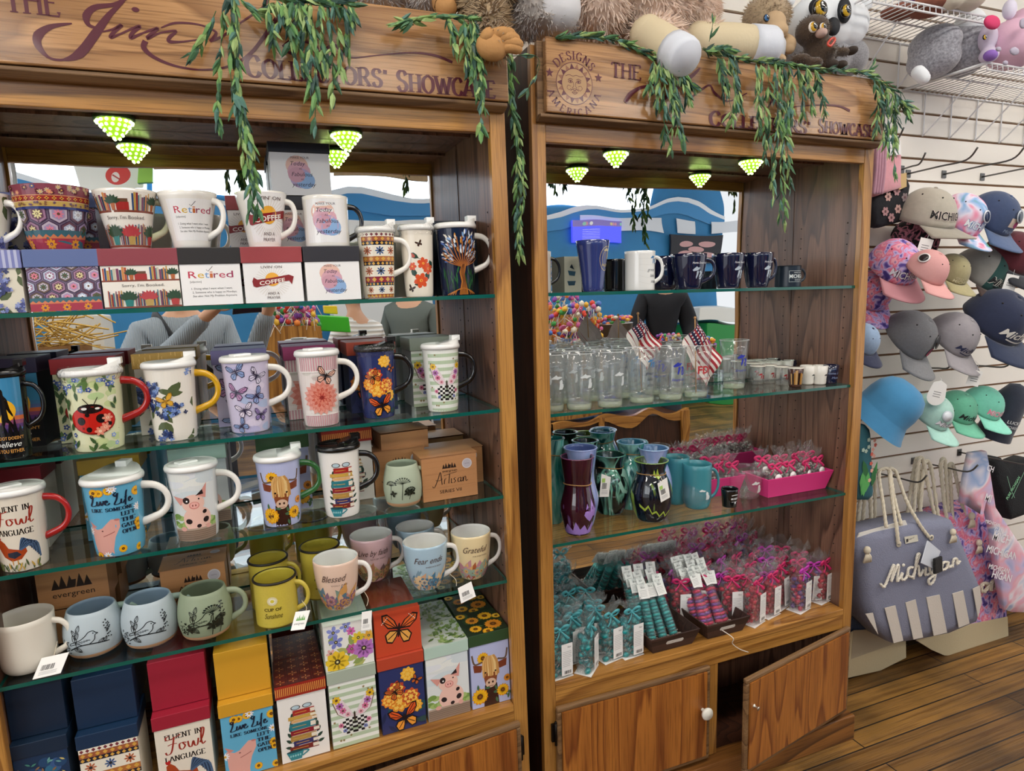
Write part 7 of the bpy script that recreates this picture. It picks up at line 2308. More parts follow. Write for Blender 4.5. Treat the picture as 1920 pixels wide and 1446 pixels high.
TIE = blotch('tie_dye', ['#4f9a6a', '#8fb4e0', '#e6dff0', '#e88aa8', '#86a4dc', '#f0eef4'], 9)
FLOR = blotch('purple_floral', ['#3c2f78', '#6a54a8', '#c9b8e4', '#e06a8a', '#f0b0c0', '#5a4898'], 26)
ROSE = blotch('black_rose', ['#0c0a10', '#141018', '#16121a', '#d88aa0', '#2a2430', '#120f16'], 30)
caps = [
	('beige cap with raised MICHIGAN lettering, top row nearest the socks', 1740, 392, .17, 92, cloth('#b5aea0'), cloth('#a39c8e'), ctext('MICHIGAN', '#1c1c1e', '#d8c9c0'), 20, 0),
	('pastel tie dye cap lettered MICHIGAN, middle of the top row', 1808, 398, .13, 78, TIE, TIE, ctext('MICHIGAN', '#f0f2f6', '#5a86b8'), 42, 5),
	('navy denim cap with a pink and white patch, right of the tie dye cap', 1868, 396, .11, 80, cloth('#3a4a6c'), cloth('#55688c'), lambda w, h: Art(w, h).rect(w * .3, h * .45, w * .7, h * .95, '#c9b8a8').ell(w * .56, h * .62, w * .12, h * .2, '#a83a6a').text('Michigan', w * .5, h * .12, .013, '#9fb0c4', width=.07), 45, 5),
	('purple and pink floral cap, highest of the second row beside the post', 1682, 486, .16, 84, FLOR, M('#d898a0', .8), ctext('MICHIGAN', '#e9e4ee', '#2c2440'), 42, -10),
	('purple floral cap hanging lower, half hidden by the post', 1640, 540, .25, 70, FLOR, FLOR, None, 55, -10),
	('pink cap with a round dark sticker, second row', 1744, 498, .05, 66, M('#dba2a0', .8, bump=.1), M('#dfa5a2', .8, bump=.1), None, 40, 4),
	('black cap with pink roses behind the pink cap', 1722, 440, .27, 76, ROSE, ROSE, None, 40, 0),
	('khaki cap lettered GREAT LAKES, between the pink cap and the green fronted cap', 1788, 502, .12, 58, cloth('#a89f78'), cloth('#b0a67c'), lambda w, h: ctext('GREAT LAKES', '#cfc6a0', h0=.012, wd=.12)(w, h).text('MICHIGAN', w * .5, h * .05, .016, '#e0d8b4', bold=.02, width=.13), 38, 0),
	('grey cap with a dark green front lettered Michigan and a brown peak', 1846, 500, .15, 84, cloth('#1f4a46'), cloth('#4a3a36'), ctext('Michigan', '#15181c', '#d9d4c8', shear=.3, under=True), 42, 12),
	('maroon cap at the right edge of the picture', 1905, 470, .09, 78, cloth('#5a1c28'), cloth('#23262e'), None, 46, 5),
	('worn navy cap with white script Michigan, right edge below the maroon cap', 1878, 588, .07, 100, cloth('#232c48'), cloth('#2a3550'), ctext('Michigan', '#e6e2da', None, shear=.35, h0=.024, under=True), 44, 0),
	('grey melange cap with a round pink rimmed badge', 1714, 622, .16, 84, cloth('#6f7074', .2, 140), cloth('#7c7d80', .2, 140), lambda w, h: Art(w, h).ell(w * .58, h * .5, .021, .021, '#2a2a34', n=24).ell(w * .58, h * .5, .018, .018, '#d0486a', n=24).ell(w * .58, h * .5, .014, .014, '#2a2a34', n=24).text('H', w * .58, h * .3, .02, '#e06a8a', bold=.03), 52, 8),
	('light grey cap with dark stitching and script Michigan', 1795, 622, .13, 78, cloth('#9a959a'), cloth('#a39ea2'), ctext('Michigan', '#2c3050', None, shear=.3, h0=.02, under=True), 48, 5),
	('pale blue cap with a navy peak peeping out beside the post', 1622, 632, .10, 56, cloth('#8ea6c4'), cloth('#262c48'), None, 45, 0),
	('pale mint cap with a clear round sticker and script lettering', 1752, 768, .10, 66, cloth('#a9cfc4'), cloth('#aedccf'), ctext('Michigan', '#e8e4ea', '#4a4a5a', shear=.3, h0=.022), 40, 8),
	('green mint cap with black lettering, between the two paler mint caps', 1798, 760, .13, 62, cloth('#67b596'), cloth('#74c4a4'), ctext('Michigan', '#1c2422', None, shear=.3), 34, 0),
	('bright mint cap with pink MICHIGAN lettering and a price tag', 1848, 752, .09, 62, cloth('#78cdb4'), cloth('#8fe0c8'), ctext('MICHIGAN', '#e08aa0', '#f0e6e8'), 36, 5),
]
for i, (lab, px, py, y, w, m1, m2, art, tilt, rz) in enumerate(caps):
	st = {1: (.1, '#1c2c50', '#cfd4dc'), 2: (.15, '#3a4658', '#b9c0c8'), 5: (-1.75, '#241c20', '#e9e4e2'), 11: (.35, '#1a1a1c', '#35353a'), 14: (-.5, '#dfe4ea', '#c3cdd6')}.get(i)
	cap(lab, px, py, y, w, m1, m2, art, tilt, rz, st, panels=(cloth('#8f8d88') if i == 8 else None))
for lab, px, py, y, c2 in (('paper price tag on the pink cap', 1734, 463, .10, 0), ('paper price tag on the worn navy cap', 1895, 530, .06, 0), ('paper price tag on the bright mint cap', 1827, 709, .07, 0), ('paper price tag with rounded lower edge on the pale mint cap', 1757, 738, .055, 1)):
	p = at(px, py, 1, y, FR)
	t = thing('price_tag', lab, 'price tag', TR(p.x, p.y, p.z, -.5, 0, .25), 'paper tags hanging on the caps')
	if c2: MB().prism([(.03 * math.cos(g), 0, -.01 + .032 * math.sin(g)) for g in [PI + PI * k / 10 for k in range(11)]] + [(.022, 0, .036), (0, 0, .046), (-.022, 0, .036)], (0, .0008, 0)).build('card', M('#eceae6', .5), t)
	else: MB().box(-.021, .021, 0, .0008, -.028, .028).build('card', M('#eceae6', .5), t)
	a = Art(.036, .05)
	for k in range(3): a.line([(.006, .014 + .008 * k), (.030, .014 + .008 * k)], .002, '#6a6a6a')
	a.flat(t.children[0], (-.018, 0, -.025), (1, 0, 0), (0, 0, 1), 'print')
	MB().tube([(0, .0004, .028), (.004, .01, .05), (0, .03, .06)], .0006, 5).build('loop', M('#d8d8d8', .5), t)

# blue bucket hat and a rolled dark hat
c = at(1674, 756, 1, .10, FR)
t = thing('bucket_hat', 'big bright blue cloth sun hat hanging beside the cabinet post', 'hat', TR(c.x, .10, c.z) @ Matrix.Rotation(.5, 4, 'Y') @ Matrix.Rotation(.55, 4, 'X'), 'caps hanging on the slatted wall')
BLU = cloth('#3f86b4', .1, 30)
MB().lathe([(.122, -.09), (.112, -.075), (.094, -.04), (.092, -.035), (.092, .0), (.086, .035), (.068, .064), (.04, .080), (.0005, .085)], 32).build('crown_and_brim', BLU, t)
c = at(1886, 770, 1, .10, FR)
t = thing('bucket_hat', 'dark navy cloth hat with white lettering, right of the bright mint cap', 'hat', TR(c.x, .10, c.z) @ Matrix.Rotation(.15, 4, 'Y') @ Matrix.Rotation(.3, 4, 'X'), 'caps hanging on the slatted wall')
MB().lathe([(.062, -.11), (.058, -.08), (.056, -.02), (.05, .06), (.03, .1), (.0005, .11)], 24).build('crown_and_brim', cloth('#2a3040'), t)
Art(.07, .05).text('LUCKY', .035, .028, .012, '#d8dce0', bold=.02, width=.06).text('MICHIGAN', .035, .010, .010, '#d8dce0', bold=.02, width=.06).wrap(t, lambda z: .059, -.06, -PI / 2 - .2, name='print')


def slab(name, label, cat, outline, y, th, mat, group=None, bulge=0.):
	"""Soft flat thing from a pixel outline on the plane y, th thick, with a puffed front."""
	P = [at(a, b, 1, y, FR) for a, b in outline]
	c = sum(P, Vector()) / len(P)
	t = thing(name, label, cat, Matrix.Translation(c), group)
	bm = bmesh.new()
	rings = []
	for f, d in ((1, th), (1.0, th * .25), (.99, 0), (.86, -bulge * .6), (.5, -bulge)):
		rings.append([bm.verts.new(((p.x - c.x) * f, d, (p.z - c.z) * f)) for p in P])
	n = len(P)
	for A, B in zip(rings, rings[1:]):
		for i in range(n): bm.faces.new((A[i], A[(i + 1) % n], B[(i + 1) % n], B[i])).smooth = True
	bm.faces.new(rings[0][::-1]); bm.faces.new(rings[-1])
	bmesh.ops.recalc_face_normals(bm, faces=bm.faces)
	me = bpy.data.meshes.new('body'); bm.to_mesh(me); bm.free(); me.materials.append(mat)
	o = bpy.data.objects.new('body', me); SC.collection.objects.link(o); o.parent = t
	return t, c


PINKSOCK = cloth('#dc9ca6')
t, c = slab('sock_pack', 'pink socks on a white header card hanging beside the cabinet top', 'socks', [(1641, 275), (1660, 262), (1688, 262), (1690, 300), (1689, 340), (1690, 352), (1660, 362), (1640, 369), (1632, 350), (1638, 310)], .20, .03, PINKSOCK, bulge=.01)
m = MB()
for k in range(4):
	p0, p1, p2 = at(1644 + 5 * k, 272, 1, .175, FR) - c, at(1642 + 5 * k, 320, 1, .172, FR) - c, at(1637 + 5 * k, 364, 1, .175, FR) - c
	m.tube(cr([p0, p1, p2], 5), .0065, 8)
m.build('folded_edge', cloth('#b98a9c'), t)
q = [at(1664, 292, 1, .183, FR) - c, at(1690, 290, 1, .183, FR) - c, at(1688, 263, 1, .183, FR) - c, at(1662, 265, 1, .183, FR) - c]
h = MB().prism(q, (0, .002, 0)).build('header_card', M('#efecec', .5), t)
Art(.05, .05).text('Socks', .025, .018, .012, '#5a5a60', .4, width=.04).flat(h, q[0] + Vector((0, -.0003, .004)), (1, 0, 0), (0, 0, 1), 'print')
t, c = slab('sock_pack', 'black socks with pink roses and a gold header, below the pink socks', 'socks', [(1635, 372), (1640, 367), (1662, 362), (1690, 352), (1701, 335), (1706, 348), (1700, 385), (1699, 410), (1690, 416), (1650, 427), (1638, 424)], .22, .025, M('#15151c', .85, bump=.2), bulge=.012)
a = Art(.16, .16); R = random.Random(3)
for x, y in ((.05, .10), (.09, .12), (.04, .05), (.10, .06), (.13, .10), (.07, .03)): a.flower(x, y, .017, 6, R.choice(['#c9a29a', '#8a7a7c', '#b58a8c']), '#6a4a4c', .7)
a.flat(t, (-.09, -.0125, -.08), (1, 0, 0), (0, 0, 1), 'embroidery', CLOTHINK, eps=.001)
q = [at(1686, 356, 1, .2, FR) - c, at(1700, 350, 1, .2, FR) - c, at(1700, 324, 1, .2, FR) - c, at(1688, 326, 1, .2, FR) - c]
MB().prism(q, (0, .002, 0)).build('header_card', M('#c9a870', .5), t)

# ---- tote bags
ROPE = M('#dcd2bc', .8)


def rope(pts, r, t, name='rope_handle', mat=None):
	"""Three twisted strands along points (thing space)."""
	c = cr(pts, 8); m = MB()
	L_ = 0; acc = [0]
	for a, b in zip(c, c[1:]): L_ += (b - a).length; acc.append(L_)
	for s in range(3):
		q = []
		for i, p in enumerate(c):
			tg = (c[min(i + 1, len(c) - 1)] - c[max(i - 1, 0)]).normalized(); u = tg.cross(Vector((0, 1, .1))).normalized(); v = tg.cross(u)
			g = acc[i] / (r * 5.5) * 2 * PI / 1.6 + s * 2 * PI / 3
			q.append(p + (u * math.cos(g) + v * math.sin(g)) * r * .48)
		m.tube(q, r * .62, 6)
	return m.build(name, mat or ROPE, t)


DENIM = M('#84879c', .9, bump=.35, bscale=260, var=.22)
by = .085
t, c = slab('tote_bag', 'blue grey canvas tote with rope lettering Michigan and white stripes', 'bag',
			[(1605, 1010), (1640, 998), (1700, 985), (1740, 978), (1783, 974), (1806, 1025), (1836, 1098), (1840, 1128), (1832, 1166), (1780, 1188), (1720, 1200), (1672, 1207), (1632, 1168), (1622, 1130), (1612, 1060)], by, .10, DENIM, bulge=.012)
L3 = lambda x, y, yy=by - .014: at(x, y, 1, yy, FR) - c
for q in (((1622, 1151), (1636, 1149), (1646, 1190), (1632, 1168)), ((1658, 1140), (1678, 1135), (1693, 1201), (1675, 1206)), ((1697, 1130), (1716, 1124), (1730, 1195), (1712, 1199)), ((1736, 1120), (1761, 1115), (1775, 1186), (1750, 1192)), ((1785, 1113), (1805, 1107), (1817, 1169), (1797, 1177)), ((1823, 1104), (1836, 1098), (1840, 1128), (1833, 1158))):
	MB().prism([L3(*p, by - .0125) for p in q][::-1], (0, -.0022, 0)).build('white_stripe', M('#cfc6bc', .9, bump=.2, bscale=300), t, bevel=.0005)
for pts in (((1651, 1095), (1657, 1101), (1663, 1090), (1674, 1062), (1676, 1064), (1671, 1090), (1682, 1062), (1685, 1064), (1682, 1090), (1692, 1074)), ((1692, 1074), (1690, 1086), (1697, 1086), (1703, 1074)), ((1712, 1064), (1704, 1066), (1702, 1078), (1710, 1082), (1716, 1072)),
			((1712, 1086), (1718, 1060), (1724, 1040), (1720, 1042), (1717, 1062), (1722, 1062), (1724, 1080), (1732, 1068)), ((1736, 1064), (1735, 1078), (1742, 1076)), ((1752, 1060), (1743, 1064), (1746, 1076), (1753, 1066), (1752, 1086), (1744, 1096), (1741, 1088), (1752, 1078), (1766, 1064)),
			((1776, 1054), (1768, 1056), (1766, 1068), (1774, 1066), (1778, 1054), (1778, 1064), (1786, 1060)), ((1786, 1064), (1788, 1050), (1794, 1048), (1794, 1058), (1800, 1052))):
	rope([L3(*p, by - .021) for p in pts], .0044, t, 'rope_letter', M('#e6dfd0', .8))
MB().ball(L3(1694, 1060, by - .019), .007, .004, .006, 10).build('rope_dot', M('#e6dfd0', .8), t)
MB().prism([L3(*p, by + .005) for p in ((1607, 1010), (1702, 986), (1698, 976), (1612, 1000))][::-1], (0, .004, 0)).build('lining', M('#e6e2da', .8), t)
q = [L3(1698, 1020, by - .013), L3(1722, 1015, by - .013), L3(1720, 1003, by - .013), L3(1696, 1007, by - .013)]
pm = MB().prism(q, (0, .001, 0)).build('label_patch', M('#d9d4c4', .6), t)
Art(.05, .02).rect(.004, .004, .014, .016, '#2a2a2a').text('SERIES 1837', .031, .008, .005, '#3a3a3a', width=.026).flat(pm, q[0] + Vector((0, -.0002, 0)), (.98, 0, .17), (-.17, 0, .98), 'print')
for pts in (((1684, 1020), (1681, 990), (1672, 930), (1668, 884), (1674, 880), (1682, 890), (1700, 940), (1722, 980), (1742, 1008)), ((1662, 990), (1655, 940), (1648, 890), (1655, 880), (1668, 884), (1676, 930), (1690, 985))):
	rope([L3(x, y, by - .016 + .09 * max(0, (1000 - y) / 120) * .8) for x, y in pts], .0062, t)
for p in ((1684, 1020), (1745, 1008)): MB().lathe([(.006, 0), (.011, .001), (.011, .004), (.006, .004)], 18, 0, Matrix.Translation(L3(*p, by - .011)) @ Matrix.Rotation(PI / 2, 4, 'X')).build('grommet', M('#d9d0bc', .5), t)


def tassel(t, p, s=1.):
	m = MB().ball(p, .011 * s, .009 * s, .012 * s, 10)
	for k in range(7): m.tube([p + Vector((0, 0, -.006)), p + Vector((-.010 + .004 * k, -.003, -.02 * s)), p + Vector((-.014 + .0055 * k, 0, -.036 * s))], .0032 * s, 5)
	m.build('tassel', M('#d9ceb8', .9), t)


tassel(t, L3(1626, 1032, by - .02), 1.2); tassel(t, L3(1787, 998, by - .02), 1.1)
q = [L3(1726, 1056, by - .05), L3(1748, 1066, by - .045), L3(1762, 1034, by - .03), L3(1738, 1014, by - .03)]
MB().prism(q, (.004, -.001, 0)).build('folded_card', M('#c9cdd6', .5), t)
MB().box(-.022, .020, -.008, .002, -.032, .028, T=Matrix.Translation(L3(1757, 1058, by - .05)) @ Matrix.Rotation(-.1, 4, 'Y')).build('black_sequin_tag', M('#101012', .3, bump=1., bscale=400), t, bevel=.006)
CREAMC = M('#c4b592', .9, bump=.2, bscale=220)
t, c = slab('tote_bag', 'floral tote with a cream canvas bottom, behind and right of the grey tote', 'bag', [(1765, 968), (1812, 952), (1866, 946), (1878, 1000), (1884, 1060), (1888, 1150), (1889, 1196), (1860, 1214), (1820, 1226), (1772, 1228), (1745, 1216), (1730, 1198), (1740, 1080)], .20, .09, FLOR, bulge=.012)
L3 = lambda x, y, yy=.186: at(x, y, 1, yy, FR) - c
MB().prism([L3(*p) for p in ((1716, 1200), (1800, 1174), (1888, 1156), (1890, 1196), (1862, 1215), (1820, 1227), (1770, 1229), (1745, 1218))][::-1], (0, -.003, 0)).build('canvas_bottom', CREAMC, t, bevel=.001)
for pts in (((1852, 1094), (1842, 1096), (1840, 1108), (1848, 1108), (1854, 1096), (1856, 1106)), ((1858, 1108), (1860, 1092), (1868, 1090), (1868, 1104), (1880, 1090))): rope([L3(*p, .178) for p in pts], .007, t, 'rope_letter')
for i, pts in enumerate((((1712, 985), (1716, 920), (1722, 866), (1730, 862), (1738, 900), (1754, 975)), ((1724, 990), (1728, 920), (1734, 868), (1746, 880), (1760, 975)), ((1775, 975), (1768, 920), (1764, 872), (1772, 868), (1778, 960)), ((1786, 975), (1782, 900), (1780, 874), (1788, 876), (1800, 930), (1818, 1000), (1830, 1046)), ((1700, 985), (1706, 930), (1716, 870), (1722, 866), (1722, 930), (1730, 980)))):
	rope([L3(x, y, .19 + .004 * i) for x, y in pts], .0075, t)
tassel(t, L3(1822, 968, .18), 1.3); tassel(t, L3(1836, 1018, .176), 1.2)
t, c = slab('tote_bag', 'cream bottomed tote mostly hidden between the cabinet and the grey tote', 'bag', [(1575, 990), (1640, 1000), (1690, 1010), (1694, 1120), (1697, 1190), (1697, 1233), (1650, 1256), (1585, 1273), (1575, 1150)], .23, .08, M('#3a4a66', .9, bump=.3, bscale=200, var=.5), bulge=.01)
L3 = lambda x, y, yy=.218: at(x, y, 1, yy, FR) - c
MB().prism([L3(*p) for p in ((1575, 1198), (1600, 1182), (1697, 1176), (1698, 1233), (1650, 1257), (1575, 1274))][::-1], (0, -.003, 0)).build('canvas_bottom', CREAMC, t, bevel=.001)
MB().prism([L3(*p, .2145) for p in ((1596, 1236), (1697, 1200), (1697, 1176), (1600, 1182))][::-1], (0, -.0005, 0)).build('printed_band', M('#a99c84', .9), t)
for pts in (((1606, 1000), (1612, 940), (1618, 890), (1626, 886), (1632, 940), (1634, 1000)), ((1616, 1000), (1622, 930), (1630, 884), (1640, 890), (1640, 1000))): rope([L3(x, y, .21) for x, y in pts], .0075, t)
# pastel lettered bag on its own hook, mesh bag, cactus bag
PAST = blotch('pastel_stripe', ['#8fa2cc', '#c9b8d8', '#e6a8b8', '#e9dfe6', '#9ab0d8', '#f0e8ee'], 7)
t, c = slab('strap_bag', 'pastel pink and blue lettered bag hanging from long straps at the right edge', 'bag', [(1822, 850), (1850, 846), (1858, 900), (1866, 950), (1905, 1010), (1935, 1050), (1940, 1150), (1900, 1149), (1884, 1144), (1872, 1080), (1862, 1000), (1850, 940), (1842, 880), (1828, 900), (1818, 945), (1806, 945), (1812, 900)], .13, .02, PAST, bulge=.006)
a = Art(.3, .55)
for x, y, s, h in ((.20, .10, 'MICHIGAN', .02), (.22, .06, 'HIGAN', .03), (.20, .22, 'MICH', .035), (.14, .30, 'MICHIGAN', .014), (.10, .40, 'MI', .03), (.10, .52, 'CH', .022), (.21, .16, 'MICHIGAN', .03), (.18, .26, 'GAN', .02)): a.text(s, x, y, h, '#f2eef2', bold=.02, rot=-.35)
a.flat(t, (-.16, -.0065, -.30), (1, 0, 0), (0, 0, 1), 'print', CLOTHINK, eps=.001)
t, c = slab('mesh_bag', 'black mesh bag with lettered green edged straps at the right edge', 'bag', [(1864, 866), (1876, 858), (1890, 880), (1905, 866), (1925, 858), (1935, 960), (1915, 968), (1895, 975), (1880, 930), (1868, 900)], .22, .05, M('#15181c', .8, bump=.8, bscale=300), bulge=.01)
a = Art(.16, .16); a.text('PURE MICHIGAN', .08, .06, .016, '#8fd0a0', bold=.02, width=.11, rot=.9).line([(.03, .12), (.06, .06), (.09, .02)], .003, '#7aa88a').line([(.07, .02), (.14, .13)], .004, '#7aa88a')
a.flat(t, (-.08, -.011, -.08), (1, 0, 0), (0, 0, 1), 'print', CLOTHINK, eps=.002)
t, c = slab('drawstring_bag', 'slim teal bag printed with cacti hanging close to the cabinet post', 'bag', [(1614, 800), (1622, 796), (1630, 805), (1632, 850), (1634, 890), (1636, 930), (1628, 938), (1605, 938), (1604, 900), (1608, 850)], .10, .03, M('#2f6470', .85, var=.25, bscale=25), bulge=.01)
a = Art(.09, .24); R = random.Random(2)
for k in range(9): a.leaf(R.uniform(.01, .08), R.uniform(.0, .08), .07, R.uniform(1.1, 2.), R.choice(['#3f8a4a', '#2f6a3c', '#5aa85a']), .35)
for k in range(12): a.flower(R.uniform(.01, .08), R.uniform(.03, .22), .008, 5, R.choice(['#d86a5a', '#e8b0a0', '#b8d0c0']), None, .8)
a.flat(t, (-.045, -.0105, -.12), (1, 0, 0), (0, 0, 1), 'print', CLOTHINK, eps=.001)

# ---- wire shelves with their brackets
zl = at(1690, 170, 1, WALLY, FR); fl_ = at(1840, 116, 2, zl.z, FR)
zu = at(1722, 88, 1, WALLY, FR); fu = at(1832, 28, 2, zu.z, FR)


def wire_shelf(label, x0, x1, yb, yf, z, brk):
	t = thing('wire_shelf', label, 'shelf', Matrix.Translation((0, 0, z)), 'white wire shelves on the slatted wall')
	m = MB(); n = int((x1 - x0) / .026)
	for k in range(n + 1):
		x = x0 + (x1 - x0) * k / n
		m.tube([(x, yb, .003), (x, yf, .003), (x, yf - .002, -.02)], .0016, 5)
	m.build('wire_deck', WIREW, t)
	for y, z_, r in ((yb, 0, .003), (yb * .5 + yf * .5, 0, .003), (yf, 0, .0034), (yf - .002, -.022, .0034)): MB().tube([(x0, y, z_), (x1, y, z_)], r, 7).build('rail', WIREW, t)
	for x in (x0, x1): MB().tube([(x, yb, 0), (x, yf, 0)], .0036, 7).build('side_rail', WIREW, t)
	for x in brk: MB().tube(cr([(x, yb - .001, 0), (x, yb - .001, -.13), (x, yb - .012, -.142), (x, yb * .42 + yf * .58, -.004)], 4), .0026, 6).build('bracket', WIREW, t)
	return t


yfl = max(fl_.y, -.10)
wire_shelf('white wire shelf on the right holding the pink plush cow', zl.x, zl.x + 1.1, WALLY - .004, yfl, zl.z, [zl.x + .12 + .145 * k for k in range(6)])
yfu = max(fu.y, -.10)
wire_shelf('white wire shelf at the top, behind and right of the plush panda', 1.15, zu.x, WALLY - .004, yfu, zu.z, [zu.x - .10 - .2 * k for k in range(3)])
# ------------------------------------------------------------------ plush toys on the cabinet tops and wire shelves
def pball(b):
	px, py, y, rx, rz, ry = b
	p = at(px, py, 1, y, FR); k = depth(p, FR) / FPX
	return p, rx * k, ry, rz * k


def fuse(name, balls, mat, t, c, vox=.007, fur=0, furl=.02, furm=None, seed=1):
	m = MB(); E = []
	for b in balls:
		p, a, d, e = pball(b); m.ball(p - c, a, d, e, 20); E.append((p - c, a, d, e))
	o = m.build(name, mat, t)
	r = o.modifiers.new('fuse', 'REMESH'); r.mode = 'VOXEL'; r.voxel_size = vox; r.use_smooth_shade = True
	s = o.modifiers.new('soft', 'SMOOTH'); s.iterations = 4
	if fur:
		R = random.Random(seed); f = MB(); tot = sum(a * e for _, a, d, e in E)
		for i, (p, a, d, e) in enumerate(E):
			for _ in range(int(fur * a * e / tot)):
				g, h = R.uniform(0, 2 * PI), math.asin(R.uniform(-1, 1))
				n = Vector((math.cos(h) * math.cos(g), math.cos(h) * math.sin(g), math.sin(h)))
				if n.y > .45: continue
				q = p + Vector((n.x * a, n.y * d, n.z * e))
				if any(((q.x - s_.x) / A) ** 2 + ((q.y - s_.y) / D) ** 2 + ((q.z - s_.z) / C) ** 2 < .8 for j, (s_, A, D, C) in enumerate(E) if j != i): continue
				l = furl * R.uniform(.7, 1.3)
				d1 = (n + Vector((R.uniform(-.5, .5), R.uniform(-.5, .5), R.uniform(-1.0, .1)))).normalized()
				u = d1.orthogonal().normalized() * l * .12; w = d1.cross(u)
				f.add([q - n * .003 + u, q - n * .003 - u * .5 + w, q - n * .003 - u * .5 - w, q + d1 * l], [(0, 1, 3), (1, 2, 3), (2, 0, 3)])
		o2 = f.build('fur', furm or mat, o); o2['kind'] = 'stuff'
	return o


def toy(name, label, px, py, y):
	p = at(px, py, 1, y, FR)
	return thing(name, label, 'plush toy', Matrix.Translation(p), 'plush toys above the cabinets'), p


def limb(t, c, pts, r, mat, name, tip=None):
	P = cr([at(a, b, 1, y, FR) - c for a, b, y in pts], 6); n = len(P)
	o = MB().tube(P, [r * (1 - .12 * abs(i / (n - 1) - .4)) for i in range(n)], 16, cap=False).ball(P[0], r, n=14)
	if not tip: o.ball(P[-1], r * .9, n=14)
	o = o.build(name, mat, t)
	if tip:
		m = MB().tube(P[-5:] + [P[-1] + (P[-1] - P[-2]).normalized() * r * .2], [r * 1.02] * 4 + [r * .99, r * .86], 18, cap=True)
		m.build('hoof', tip, o)
	return o


def eye(t, px, py, y, r, iris='#c9a030', ring=None):
	p = at(px, py, 1, y, FR) - t.matrix_basis.translation; k = r * depth(at(px, py, 1, y, FR), FR) / FPX
	e = MB().ball(p, k, k * .5, k, 14).build('eye', M(ring or '#0c0c0e', .1, coat=.8), t)
	if ring or iris: MB().ball(p - Vector((0, k * .2, 0)), k * .86, k * .42, k * .86, 14).build('iris', M(iris, .15), e)
	MB().ball(p - Vector((-k * .1, k * .36, -k * .08)), k * .68, k * .32, k * .68, 14).ball(p - Vector((k * .25, k * .66, -k * .35)), k * .16, k * .08, k * .16, 8, 1).build('pupil', [M('#08080a', .05, coat=1.), M('#ffffff', .3)], e)  # small white ball is a painted glint on the pupil


FURT = M('#ead2c0', .95, sheen=.5, var=.2, bscale=60)
t, c = toy('plush_llama', 'big shaggy beige plush llama sprawled on the glassware cabinet', 1215, 80, .12)
fuse('body', [(1200, 2, .13, 112, 66, .12), (1118, -8, .11, 62, 76, .10), (1285, 14, .15, 52, 64, .10), (1230, 62, .06, 52, 26, .06), (1318, 66, .10, 34, 24, .05)], FURT, t, c, .009, 9000, .022)
CRM, HOOF = M('#d8c8a6', .8, bump=.1), M('#d9dde6', .6, bump=.1, bscale=60)
limb(t, c, [(1215, 66, .03), (1250, 88, -.03), (1284, 108, -.09)], .047, CRM, 'leg', HOOF)
limb(t, c, [(1310, 80, .08), (1380, 83, .06), (1446, 88, .04)], .052, CRM, 'leg', HOOF)
GREYF = M('#b8b0aa', .95, sheen=.4, var=.35, bscale=120)
t, c = toy('plush_seal', 'grey and white plush toy with a soft white belly, left of the llama', 1022, 70, .06)
fuse('fur_coat', [(985, 4, .07, 36, 66, .08), (1022, 50, .06, 62, 18, .07), (1010, -20, .08, 60, 40, .07)], GREYF, t, c, .008, 2600, .013)
fuse('belly', [(1044, 18, .03, 46, 44, .06)], M('#d9d9dc', .8, bump=.1, bscale=60), t, c)
APE = M('#a58d6c', .95, sheen=.4, var=.3, bscale=90)
TAN = M('#b5854f', .8, bump=.15, bscale=120)
t, c = toy('plush_ape', 'brown plush ape reaching a tan hand down between the two cabinets', 905, 20, -.02)
fuse('body', [(900, -30, .05, 60, 50, .08), (902, 10, -.06, 34, 40, .05), (915, 45, -.10, 30, 40, .04), (926, 76, -.115, 24, 26, .035)], APE, t, c, .008, 4200, .022)
hd = MB(); H = lambda px, py, y=-.145: at(px, py, 1, y, FR) - c
hd.ball(H(922, 88), .034, .020, .028, 16)
for a, b, r in (((926, 66), (958, 64), .0125), ((934, 74), (966, 73), .0125), ((940, 82), (973, 83), .0115), ((940, 92), (972, 93), .0105), ((908, 76), (918, 62), .012)):
	hd.tube(cr([H(*a), H((a[0] + b[0]) / 2, (a[1] + b[1]) / 2 - 3, -.155), H(*b)], 4), [r] * 8 + [r * .8], 10).ball(H(*b), r * .85, n=10)
hd.build('hand', TAN, t)
t, c = toy('plush_bear', 'grey and white plush toy lying on the mug cabinet, cut by the picture top', 760, 18, .05)
fuse('body', [(750, -14, .06, 46, 34, .07), (700, -2, .04, 50, 22, .06), (800, -4, .03, 42, 30, .06)], M('#b5b0ac', .95, sheen=.4, var=.3, bscale=110), t, c, .008, 2200, .012)
limb(t, c, [(830, 0, .0), (836, 14, -.06)], .026, TAN, 'foot')

t, c = toy('plush_monkey', 'tan plush monkey with a blue eye sitting beside the llama foot', 1440, 100, .14)
MK = M('#b09a7c', .95, sheen=.4, var=.3, bscale=140)
fuse('body', [(1436, 34, .15, 42, 38, .07), (1440, 92, .15, 34, 32, .06)], MK, t, c, .007, 2600, .009)
fuse('face', [(1452, 42, .085, 22, 20, .03), (1455, 58, .082, 24, 15, .032)], M('#c6a883', .8, bump=.1), t, c, .005)
fuse('belly', [(1448, 92, .10, 25, 30, .04)], M('#d4d8de', .8), t, c)
limb(t, c, [(1470, 74, .11), (1480, 80, .08), (1480, 90, .07)], .018, M('#c6a883', .8), 'hand'); limb(t, c, [(1456, 60, .07), (1462, 64, .055)], .012, M('#c6a883', .8), 'hand'); limb(t, c, [(1445, 110, .09), (1464, 112, .06)], .016, M('#c6a883', .8), 'foot')
eye(t, 1437, 34, .078, 7, '#3a6a9c'); eye(t, 1466, 32, .078, 5, '#3a6a9c')
